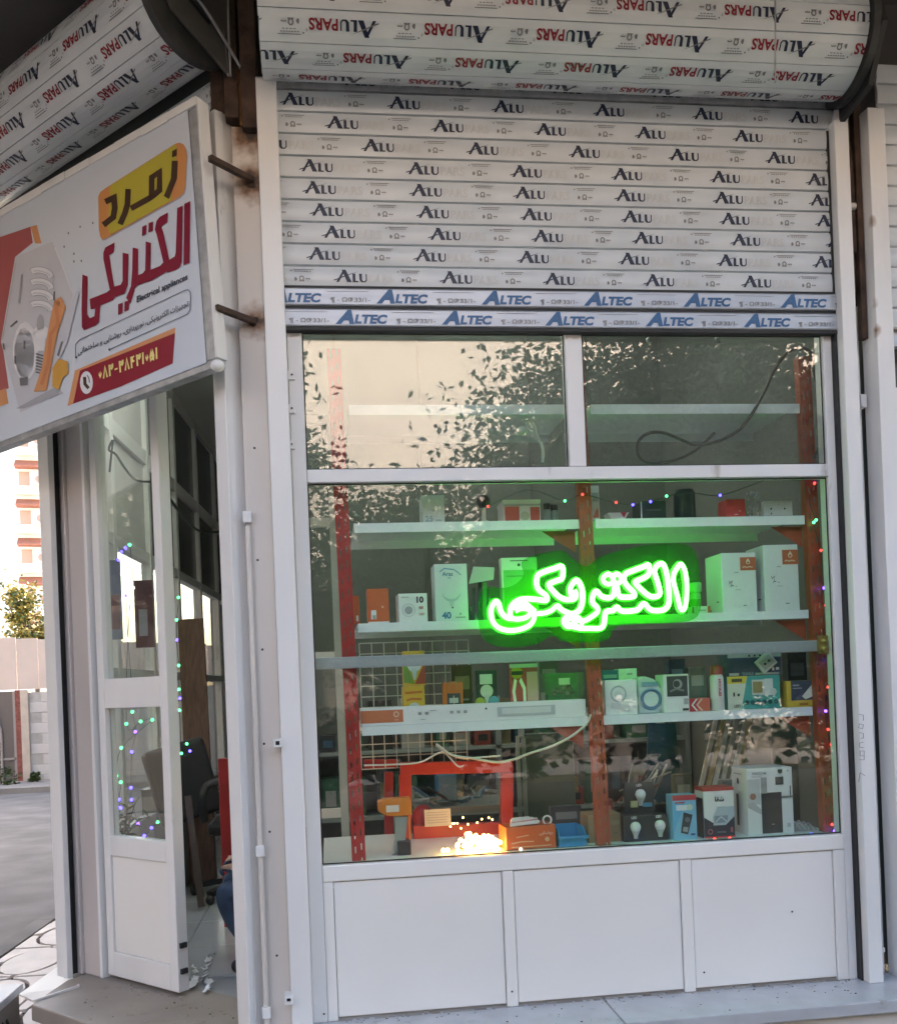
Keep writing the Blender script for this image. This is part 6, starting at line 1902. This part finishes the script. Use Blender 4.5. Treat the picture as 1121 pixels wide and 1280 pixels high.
# crouching person (mostly hidden by the pier)
def skin_body(name, parent, nodes, edges, radii, m_, root=0, seg=2):
    me = bpy.data.meshes.new(name)
    me.from_pydata([tuple(ROOT[parent].inverted() @ Vector(n)) for n in nodes], edges, [])
    o = bpy.data.objects.new(name, me)
    COL.objects.link(o)
    md = o.modifiers.new('skin', 'SKIN')
    md.use_smooth_shade = True
    for i, v in enumerate(me.skin_vertices[0].data):
        r = radii[i]
        v.radius = r if isinstance(r, tuple) else (r, r)
        v.use_root = i == root
    s_ = o.modifiers.new('sub', 'SUBSURF')
    s_.levels = s_.render_levels = seg
    dg = bpy.context.evaluated_depsgraph_get()
    dg.update()
    me2 = bpy.data.meshes.new_from_object(o.evaluated_get(dg))
    me2.name = name
    bpy.data.objects.remove(o)
    me2.materials.clear()
    for mm in (m_ if isinstance(m_, (list, tuple)) else [m_]):
        me2.materials.append(mm)
    o = bpy.data.objects.new(name, me2)
    COL.objects.link(o)
    o.parent = parent
    ROOT[o] = ROOT[parent]
    return o


ps = thing('person', 'person in blue jeans and dark red shirt crouching in the doorway behind the pier', 'person', (-0.15, 0.85, 0.0))
jeans, shirt, skin, shoe = mat('blue_jeans', (0.045, 0.075, 0.13), 0.9, var=0.25, scale=14, bump=0.2), mat('dark_red_shirt', (0.11, 0.03, 0.03), 0.9, var=0.3, scale=8), mat('skin', (0.42, 0.25, 0.18), 0.55, var=0.08), M['black']
X0, Y0 = -0.178, 0.85
nodes = [(X0 + 0.02, Y0, 0.30), (X0 + 0.03, Y0, 0.44), (X0 - 0.03, Y0, 0.60), (X0 - 0.10, Y0, 0.74), (X0 - 0.13, Y0, 0.80), (X0 - 0.15, Y0, 0.85), (X0 - 0.155, Y0, 0.93), (X0 - 0.15, Y0, 0.99)]
radii = [0.13, 0.125, 0.14, 0.12, 0.055, 0.055, (0.085, 0.095), 0.06]
edges = [(i, i + 1) for i in range(7)]
for s in (-1, 1):
    k = len(nodes)
    nodes += [(X0 + 0.0, Y0 + 0.10 * s, 0.27), (X0 - 0.16, Y0 + 0.13 * s, 0.38), (X0 - 0.35, Y0 + 0.15 * s, 0.40), (X0 - 0.27, Y0 + 0.15 * s, 0.23), (X0 - 0.19, Y0 + 0.15 * s, 0.09), (X0 - 0.19, Y0 + 0.15 * s, 0.045), (X0 - 0.32, Y0 + 0.17 * s, 0.03)]
    radii += [0.105, 0.09, 0.068, 0.06, 0.045, 0.045, 0.034]
    edges += [(0, k)] + [(k + i, k + i + 1) for i in range(6)]
    k = len(nodes)
    nodes += [(X0 - 0.11, Y0 + 0.15 * s, 0.72), (X0 - 0.14, Y0 + 0.20 * s, 0.62), (X0 - 0.17, Y0 + 0.21 * s, 0.53), (X0 - 0.25, Y0 + 0.16 * s, 0.50), (X0 - 0.31, Y0 + 0.12 * s, 0.505)]
    radii += [0.062, 0.05, 0.043, 0.035, 0.027]
    edges += [(3, k)] + [(k + i, k + i + 1) for i in range(4)]
    # fingers
    for j in range(5):
        f0 = len(nodes)
        base = Vector((X0 - 0.325, Y0 + (0.09 + 0.012 * j) * s, 0.505))
        if j == 4:
            nodes += [tuple(base + Vector((0.01, 0.01 * s, 0.005))), tuple(base + Vector((-0.022, 0.012 * s, 0.012)))]
            radii += [0.010, 0.008]
            edges += [(k + 4, f0), (f0, f0 + 1)]
        else:
            nodes += [tuple(base + Vector((-0.018, 0, 0.0))), tuple(base + Vector((-0.032 + 0.004 * abs(j - 1), 0, -0.018))), tuple(base + Vector((-0.022 + 0.003 * abs(j - 1), 0, -0.036)))]
            radii += [0.010, 0.009, 0.0075]
            edges += [(k + 4, f0), (f0, f0 + 1), (f0 + 1, f0 + 2)]
nodes = [(X0 + (x - X0) * 0.86, Y0 + (y - Y0) * 0.86, z * 0.86) for x, y, z in nodes]
radii = [tuple(q_ * 0.86 for q_ in r) if isinstance(r, tuple) else r * 0.86 for r in radii]
bo = skin_body('body', ps, nodes, edges, radii, [skin, shirt, jeans, shoe])
inv_ = ROOT[ps]
for pgn in bo.data.polygons:
    c_ = inv_ @ pgn.center
    c_ = Vector((X0 + (c_.x - X0) / 0.86, Y0 + (c_.y - Y0) / 0.86, c_.z / 0.86))
    dx = c_.x - X0
    if c_.z < 0.085:
        k = 3
    elif c_.z < 0.36 or (c_.z < 0.505 and dx < -0.08 and abs(c_.y - Y0) < 0.24 and c_.z < 0.51 - 0.0):
        k = 2
    elif c_.z < 0.815 and dx > -0.24:
        k = 1
    else:
        k = 0
    pgn.material_index = k
    pgn.use_smooth = True
b = MB(); b.ball((X0 + (X0 - 0.135 - X0) * 0.86, Y0 + (Y0 - Y0) * 0.86, 0.985 * 0.86), 0.098 * 0.86, pc(0.02, 0.015, 0.012), 16, 10, (1.05, 0.95, 0.85)); b.build('hair', ps)
for s in (-1, 1):
    b = MB(); b.ball((X0 + (X0 - 0.238 - X0) * 0.86, Y0 + (Y0 + 0.033 * s - Y0) * 0.86, 0.94 * 0.86), 0.009 * 0.86, pc(0.6, 0.6, 0.6), 8, 6); b.ball((X0 + (X0 - 0.2455 - X0) * 0.86, Y0 + (Y0 + 0.033 * s - Y0) * 0.86, 0.94 * 0.86), 0.004 * 0.86, M['blackp'], 6, 4); b.build('eye', ps)
    b = MB(); b.ball((X0 + (X0 - 0.145 - X0) * 0.86, Y0 + (Y0 + 0.096 * s - Y0) * 0.86, 0.935 * 0.86), 0.024 * 0.86, skin, 8, 6, (0.7, 0.3, 1.2)); b.build('ear', ps)
b = MB(); b.ball((X0 + (X0 - 0.25 - X0) * 0.86, Y0 + (Y0 - Y0) * 0.86, 0.915 * 0.86), 0.017 * 0.86, skin, 8, 6, (1.0, 0.7, 1.3)); b.build('nose', ps)
b = MB(); b.ball((X0 + (X0 - 0.236 - X0) * 0.86, Y0 + (Y0 - Y0) * 0.86, 0.88 * 0.86), 0.018 * 0.86, pc(0.35, 0.14, 0.12), 8, 6, (0.5, 1.2, 0.3)); b.build('mouth', ps)

rsx = random.Random(77)  # white flakes paint the bright glints on the tiles
for i, (cl_pts, lb) in enumerate((([(241, 1212), (243, 1226), (241, 1237)], 'narrower one at left'), ([(266, 1196), (259, 1207), (256, 1222), (261, 1236), (256, 1243)], 'longer one at right'))):
    b = MB()
    for (xa, ya), (xb, yb) in zip(cl_pts[:-1], cl_pts[1:]):
        for k in range(5):
            f_ = k / 5 + rsx.uniform(-0.05, 0.05)
            p = Zp(xa + (xb - xa) * f_ + rsx.uniform(-2.5, 2.5), ya + (yb - ya) * f_, 0.006)
            n_ = rsx.randrange(4, 6)
            r_ = rsx.uniform(0.008, 0.022)
            b.flat([(p.x + r_ * rsx.uniform(0.5, 1.2) * math.cos(6.283 * j / n_), p.y + 2.2 * r_ * rsx.uniform(0.5, 1.2) * math.sin(6.283 * j / n_)) for j in range(n_)], lambda u, v: Vector((u, v, 0.006 + rsx.uniform(0, 0.02))), pc(0.75, 0.76, 0.78))
    solo(b, 'floor_glint', 'white painted scrap on the tiles inside the doorway, ' + lb, 'glint', group='painted glints on the shop floor')
# strings of lights hanging on the glazed wall and behind the door pane
def gwp(px, py, y):
    return W(px, py, y)


rl_ = random.Random(31)
for i, (pxs, y, seq, lb) in enumerate(((((153, 690), (158, 745), (160, 800), (166, 880), (166, 890), (170, 915), (165, 940), (163, 985), (165, 1000), (172, 1030), (180, 1045), (190, 1035), (197, 1028)), 1.35, 'bbwbgpbbbpbbg', 'string of blue and white lights hanging behind the left part of the door panes'),
                                       (((148, 700), (157, 685), (161, 681), (167, 735), (162, 768), (157, 905), (176, 902), (191, 900), (152, 935), (146, 970), (150, 978), (149, 1000), (151, 1010)), 1.2, 'bbgwwggggggbb', 'string of green and blue lights behind the door panes near the red plant'),
                                       (((211, 712), (214, 747), (222, 747), (220, 775), (221, 800), (224, 832), (223, 862), (224, 873), (219, 887), (224, 888), (226, 942), (237, 939), (234, 930)), 1.8, 'pgggbggbbggbg', 'string of green and violet lights hanging in the open doorway on the glazed wall'))):
    light_string(lb, [(*W(px + rl_.uniform(-1, 1), py, y), c_) for (px, py), c_ in zip(pxs, seq)], r=0.008)
# potted plant behind the lower door pane
pt = thing('potted_plant', 'dark leaved plant in a red pot behind the lower door pane', 'plant', tuple(W(165, 1078, 1.05)))
pb = W(158, 1078, 1.05)
b = MB(); b.lathe([(0.05, 0), (0.07, 0.09), (0.074, 0.1)], pc(0.25, 0.05, 0.03), tuple(pb), 14); b.build('pot', pt)
lm = MB(); lm.add([(0, 0, 0), (0.02, -0.012, 0.006), (0.045, 0, 0.0), (0.02, 0.012, 0.006)], [(0, 1, 2), (0, 2, 3)], M['leaf2']); lo = lm.build('leaf', None); lmesh = lo.data; bpy.data.objects.remove(lo)
for k in range(5):
    a_ = k * 1.25
    tip = Vector(pb) + Vector((0.11 * math.cos(a_), 0.08 * math.sin(a_), 0.2 + 0.06 * (k % 3)))
    path = smooth_path([Vector(pb) + Vector((0, 0, 0.08)), Vector(pb) + Vector((0.03 * math.cos(a_), 0.03 * math.sin(a_), 0.16)), tip])
    b = MB(); b.tube(path, 0.003, M['leaf2'], 5); b.build('stem', pt)
    for j in range(9):
        o = bpy.data.objects.new('leaf', lmesh); COL.objects.link(o); o.parent = pt
        p = path[3 + j % (len(path) - 3)]
        o.location = p - Vector(pt.location)
        o.rotation_euler = (rl_.uniform(-0.6, 0.6), rl_.uniform(-0.9, 0.3), rl_.uniform(0, 6.28))
        o.scale = (1.1,) * 3
# poster behind the upper door pane
b = MB(); p0, p1 = W(132, 800, 1.5), W(150, 700, 1.5)
b.box(p0.x, p1.x, 1.5, 1.505, p0.z, p1.z, pc(0.22, 0.25, 0.34)); b.box(p0.x + 0.01, p1.x - 0.01, 1.4985, 1.4998, p0.z + 0.05, p0.z + 0.22, pc(0.2, 0.1, 0.1))
solo(b, 'poster', 'bluish poster behind the upper door pane', 'poster')
b = MB(); p0, p1 = W(170, 810, 1.7), W(190, 725, 1.7)
b.box(p0.x, p1.x, 1.7, 1.71, p0.z, p1.z, pc(0.12, 0.035, 0.035)); b.box(p0.x + 0.02, p1.x - 0.03, 1.6985, 1.6998, p0.z + 0.06, p1.z - 0.15, pc(0.3, 0.3, 0.32))
solo(b, 'picture_board', 'dark red panel with a pale picture behind the upper door pane', 'panel')
b = MB(); b.tube(smooth_path([W(x_, y_, 1.6) for x_, y_ in ((137, 590), (140, 560), (141, 550), (136, 562), (145, 568), (156, 585), (170, 600), (188, 602))], 5), 0.006, M['cabled'], 6)
solo(b, 'black_cable', 'black cable loop hanging on the wall behind the upper door pane', 'cable')
b = MB(); b.tube(smooth_path([CH(-0.45, 0.8, 2.0), CH(-0.2, 1.6, 1.95), CH(-0.1, 2.2, 1.7)] if False else [W(204, 612, 1.6), W(225, 640, 2.2), W(250, 664, 3.2), W(281, 664, 4.2)], 6), 0.009, M['cabled'], 6)
solo(b, 'slack_cable', 'black slack cable running along the glazed wall in the doorway', 'cable')

# ---------------------------------------------------------------- neighbour shop at the right
M['rustrail'] = stain('rust_spotted_white', (0.72, 0.715, 0.71), [(*W(px, py, -0.05), 0.006, 0.03) for px, py in ((1087, 276), (1094, 413), (1088, 378))], base=(2.116, -0.05, 0))
rail('guide_rail', 'white shutter rail of the neighbouring shop at the right edge, with rust spots', 2.082, 2.15, -0.05, 0.05, 3.27, mt='rustrail')
nb = thing('neighbour_shutter', 'neighbouring shop front at the right edge with a partly lowered shutter', 'shop front', (2.9, 0.05, 0))
for i in range(13):
    s_ = slat(nb, I4, 2.152, 3.6, 2.46 + i * SP, SP - 0.002, YC, M['slat'])
b = MB(); b.box(2.152, 3.6, 0.03, 0.06, 2.40, 2.458, M['alu']); b.build('bottom_bar', nb, bevel=0.004)
b = MB(); b.box(2.152, 3.6, 0.12, 0.16, 0.0, 2.42, pc(0.06, 0.065, 0.065)); b.build('dark_glass', nb)
b = MB(); b.box(2.17, 2.26, 0.05, 0.11, 0.0, 2.25, M['white']); b.build('door_stile', nb, bevel=0.003)
b = MB(); b.box(2.261, 3.6, 0.06, 0.1, 0.0, 0.55, M['panel']); b.build('kick_panel', nb)
b = MB()
q = W(1117, 302, 0.03)
put_text(b, '2', lambda u, v: Vector((q.x - 0.03 + u, 0.0325, q.z - 0.035 + v)), 0, 0, 0.075, pc(*DK), 0.06)
b.build('number_print', nb)
# ---------------------------------------------------------------- the far side of the side street
fw = thing('block_wall', 'pale block wall with a pinkish sheet fence on top across the street at left', 'wall', (-5.2, 16, -0.43))
WY = 16.0
bw, bh = 0.42, 0.2
blk = MB(); blk.box(-bw / 2 + 0.006, bw / 2 - 0.006, 0, 0.16, 0.006, bh - 0.006, mat('pale_block', (0.66, 0.64, 0.63), 0.9, var=0.12, scale=3, bump=0.3))
bo_ = blk.build('block', None, bevel=0.006, seg=1); bmesh_ = bo_.data; bpy.data.objects.remove(bo_)
x_gate = W(22, 950, WY).x
b = MB(); b.box(x_gate, 2, WY + 0.02, WY + 0.2, -0.43, 1.37, mat('pale_mortar', (0.50, 0.48, 0.46), 0.95, var=0.15)); b.build('mortar', fw)
for j in range(9):
    for i in range(6):
        if i == 0 and j % 2 == 0:
            continue
        o = bpy.data.objects.new('block', bmesh_); COL.objects.link(o); o.parent = fw
        o.location = (x_gate + 0.25 + bw / 2 - 0.21 + i * bw + (0.21 if j % 2 else 0) - fw.location[0], WY - fw.location[1] + rl_.uniform(-0.006, 0.006) + 0.012, -0.43 + j * bh + 0.43)
b = MB(); b.box(x_gate + 0.1, x_gate + 0.24, WY - 0.04, WY + 0.22, -0.43, 1.42, mat('gate_pillar', (0.6, 0.52, 0.45), 0.8, var=0.1)); b.build('pillar', fw)
b = MB(); b.box(x_gate, x_gate + 0.1, WY - 0.03, WY + 0.2, -0.43, 1.42, mat('brick_edge', (0.28, 0.10, 0.08), 0.9, var=0.3, scale=20)); b.build('brick_edge', fw)
cl_ = mat('pink_sheet', (0.72, 0.61, 0.55), 0.6, var=0.06, scale=2)
for i in range(14):
    b = MB(); xa = W(-60, 880, WY).x + i * 0.4
    b.box(xa, xa + 0.392, WY + 0.02 + 0.008 * (i % 2), WY + 0.06, 1.43, 2.50 - 0.028 * i, cl_); b.build('sheet', fw)
gt = thing('street_gate', 'dark grey metal gate with an arched bar pattern across the street at left', 'gate', (x_gate - 0.9, WY, -0.43))
b = MB(); b.box(x_gate - 1.9, x_gate, WY + 0.02, WY + 0.05, -0.4, 1.4, pc(0.16, 0.14, 0.13)); b.build('leaf_panel', gt)
b = MB()
gm_ = pc(0.35, 0.32, 0.31)
arc_ = [(x_gate - 0.9 + 0.62 * math.cos(a_ * 0.1745), WY, 0.55 + 0.62 * math.sin(a_ * 0.1745) * 1.1) for a_ in range(19)]
b.tube([(x_gate - 0.28, WY, -0.35)] + arc_ + [(x_gate - 1.52, WY, -0.35)], 0.025, gm_, 6); b.build('arch', gt)
for j in range(8):
    b = MB(); b.box(x_gate - 1.5, x_gate - 0.3, WY - 0.005, WY + 0.015, -0.02 + j * 0.15, 0.01 + j * 0.15, gm_); b.build('bar', gt)
b = MB(); b.box(x_gate - 1.9, x_gate - 0.02, WY - 0.01, WY + 0.015, 0.08, 0.12, gm_); b.box(x_gate - 0.05, x_gate, WY - 0.01, WY + 0.018, -0.4, 1.4, gm_); b.build('frame', gt)
b = MB(); b.box(x_gate - 4, 2, WY - 1.6, WY + 0.0, -0.47, -0.33, M['conc'])
tag(b.build('far_pavement'), kind='structure')


def leaf_mass(mb, rng, c, r, n, size, mats_, sc=(1, 1, 1), clumps=14):
    cl = []
    for _ in range(clumps):
        d = Vector((rng.gauss(0, 1), rng.gauss(0, 1), rng.gauss(0, 1))).normalized() * (r * rng.uniform(0.25, 0.95))
        cl.append((Vector((d.x * sc[0], d.y * sc[1], d.z * sc[2])) + Vector(c), r * rng.uniform(0.2, 0.42)))
    for i in range(n):
        cc, rr0 = cl[rng.randrange(clumps)]
        p = cc + Vector((rng.gauss(0, 0.5), rng.gauss(0, 0.5), rng.gauss(0, 0.42))) * rr0
        a_ = Vector((rng.gauss(0, 1), rng.gauss(0, 1), rng.gauss(0, 0.6))).normalized() * size * rng.uniform(0.6, 1.3)
        b_ = a_.orthogonal().normalized() * size * 0.28
        b_ = Matrix.Rotation(rng.uniform(0, 6.28), 3, a_.normalized()) @ b_
        mb.add([p - a_ * 0.5, p + b_, p + a_ * 0.5, p - b_], [(0, 1, 2), (0, 2, 3)], mats_[rng.randrange(len(mats_))])
    return cl


def tree(name, label, base, h, crown, r, n, size, mats_, seed, sc=(1, 1, 1), clumps=16, group=None):
    rng = random.Random(seed)
    t = thing(name, label, 'tree', base, 0, group)
    bz = Vector(base)
    mb = MB()
    cl = leaf_mass(mb, rng, crown, r, n, size, mats_, sc, clumps)
    mb.build('crown', t)
    mb = MB()
    top = Vector((crown[0], crown[1], crown[2] - r * 0.2))
    tp = smooth_path([bz, bz + (top - bz) * 0.4 + Vector((rng.uniform(-0.1, 0.1), 0, 0)), top])
    mb.tube(tp, [0.13 * (1 - 0.6 * i / (len(tp) - 1)) * h / 5 for i in range(len(tp))], M['bark'], 9)
    mb.build('trunk', t)
    mb = MB()
    for cc, _ in cl:
        s0 = tp[len(tp) * 2 // 3]
        mid = (s0 + cc) / 2 + Vector((0, 0, 0.1 * r))
        mb.tube(smooth_path([s0, mid, cc], 3), [0.05 * h / 5, 0.045 * h / 5, 0.035 * h / 5, 0.03 * h / 5, 0.022 * h / 5, 0.016 * h / 5, 0.008 * h / 5], M['bark'], 5)
    mb.build('branches', t)
    return t


tc_ = W(48, 775, 24)
tree('yellow_tree', 'yellow green tree behind the pinkish sheet fence at left', (tc_.x, 24, -0.45), 4.5, (tc_.x - 0.15, 24, tc_.z - 0.1), 1.35, 5200, 0.13, [M['leafy'], M['leafy'], M['leaf']], 3, (0.8, 0.8, 1.15), 22)
for i, (px, py, y, r_) in enumerate(((2, 985, 15.2, 0.3), (44, 988, 15.6, 0.09))):
    q = W(px, py, y)
    mb = MB(); leaf_mass(mb, random.Random(40 + i), (q.x, y, q.z + 0.05 if i == 0 else -0.25), r_ * 1.3, 500, 0.07, [M['leaf']])
    solo(mb, 'bush', ('low green bush in front of the dark gate' if i == 0 else 'tiny weed at the foot of the block wall'), 'bush', base=(q.x, y, -0.33))
# far apartment block
ab = thing('apartment_block', 'tall pale sunlit apartment block with awnings far behind the tree at left', 'building', (-15, 60, -0.45), rad(12))
apw = mat('pale_render', (0.82, 0.77, 0.70), 0.9, var=0.04, scale=0.4)
aw = mat('awning_red', (0.30, 0.11, 0.07), 0.8, var=0.15)
bc_ = W(40, 700, 75)
ab.location.x = bc_.x - 1.3
ab.location.y = 75
ROOT[ab] = Matrix.Translation(ab.location) @ Matrix.Rotation(rad(12), 4, 'Z')
b = MB(); b.box(-12, 6.5, 0, 14, 0, 30, apw); b.build('wall', ab, world=False)
for fl_ in range(9):
    z = 3.0 + fl_ * 3.05
    for x0 in (0.3,):
        b = MB(); b.prism([(0, 0), (0, 0.7), (-1.2, 0.05), (-1.2, 0)], lambda u, v, d: Vector((x0 + d, u - 0.001, z + 1.7 + v)), 1.7, aw); b.build('awning', ab, world=False)
        b = MB(); b.box(x0 + 0.2, x0 + 1.0, -0.02, 0.0, z + 0.4, z + 1.5, pc(0.42, 0.28, 0.2)); b.build('window', ab, world=False)
        b = MB(); b.box(x0 + 1.2, x0 + 2.3, -0.9, -0.1, z + 0.35, z + 1.15, pc(0.6, 0.55, 0.5)); b.lathe([(0.3, 0), (0.3, 0.05)], pc(0.3, 0.2, 0.15), (x0 + 1.75, -0.9, z + 0.75), 14, Matrix.Rotation(rad(90), 4, 'X')); b.build('cooler', ab, world=False)
        b = MB(); b.box(x0 - 0.2, x0 + 2.8, -1.0, 0.0, z - 0.4, z - 0.25, apw); b.build('ledge', ab, world=False)

# ---------------------------------------------------------------- across the front street (mirrored in the panes)
ob = thing('opposite_building', 'plain pale building across the front street, only mirrored in the panes', 'building', (2, -15, -0.45))
pale = mat('warm_render', (0.33, 0.288, 0.275), 0.9, var=0.05, scale=0.6)
b = MB(); b.box(-16, 18, -22, -14.6, -0.45, 8.6, pale); b.build('wall', ob)
for i in range(8):
    for j in range(2):
        if 2 <= i <= 4 and j == 1:
            continue
        b = MB(); x = -14 + i * 4.1
        b.box(x, x + 1.6, -14.62, -14.56, 0.9 + j * 3.3, 2.6 + j * 3.3, pc(0.06, 0.07, 0.08)); f_ = b.build('window', ob)
        b = MB(); b.box(x - 0.1, x + 1.7, -14.6, -14.45, 0.78 + j * 3.3, 0.88 + j * 3.3, M['conc']); b.build('sill', f_)
sb = thing('side_street_building', 'long plain building across the side street, seen only through the glazed wall', 'building', (-12, 5, -0.45))
b = MB(); b.box(-16, -11.0, -8, 14.5, -0.45, 12.0, mat('ochre_render', (0.16, 0.14, 0.125), 0.9, var=0.06, scale=0.6)); b.build('wall', sb)  # height raised to block sky light from the entrance
for i in range(5):
    b = MB(); b.box(-11.0, -10.95, -6 + i * 4.2, -4.2 + i * 4.2, 0.7, 2.4, pc(0.07, 0.08, 0.09)); b.build('window', sb)
LV = [M['leaf'], M['leaf2'], M['leaf2']]
tree('street_tree', 'leafy street tree left of the gap mirrored in the upper pane', (-2.4, -7.2, -0.43), 6, (-1.85, -7.2, 3.4), 2.0, 40000, 0.1, LV, 11, (1, 0.8, 0.85), 70)
tree('street_tree', 'large street tree right of the gap mirrored in the upper pane', (4.3, -7.4, -0.43), 7, (4.35, -7.4, 3.3), 2.75, 85000, 0.105, LV, 12, (1, 0.75, 0.68), 190)
tree('street_tree', 'far right street tree across the road', (9.2, -7.6, -0.43), 7, (9.3, -7.6, 3.2), 2.7, 12000, 0.26, LV, 13, (1, 0.8, 0.65), 44)
tree('added_shade_tree', 'added tree left of the corner, out of view, shading the entrance', (-5.6, 0.6, -0.43), 6, (-5.5, 0.6, 3.6), 2.1, 9000, 0.22, LV, 15, (1, 1, 0.9), 36)  # unseen tree added to keep sky light off the door
tree('low_tree', 'low dense tree under the gap mirrored in the big pane', (0.9, -8.2, -0.43), 4, (0.9, -8.2, 2.35), 1.75, 19000, 0.12, LV, 14, (1.5, 0.7, 0.85), 56)
mb = MB(); leaf_mass(mb, random.Random(21), (8.2, -9.8, 2.0), 2.2, 42000, 0.22, LV, (3.2, 0.4, 1.0), 240)
leaf_mass(mb, random.Random(22), (-4.6, -9.8, 2.0), 2.1, 16000, 0.22, LV, (2.0, 0.4, 1.0), 90)
leaf_mass(mb, random.Random(23), (1, -9.6, 0.5), 1.0, 6000, 0.18, LV, (2.4, 0.4, 0.8), 50)
solo(mb, 'hedge', 'long dark hedge along the far kerb of the front street', 'hedge', base=(3, -9.6, -0.43))
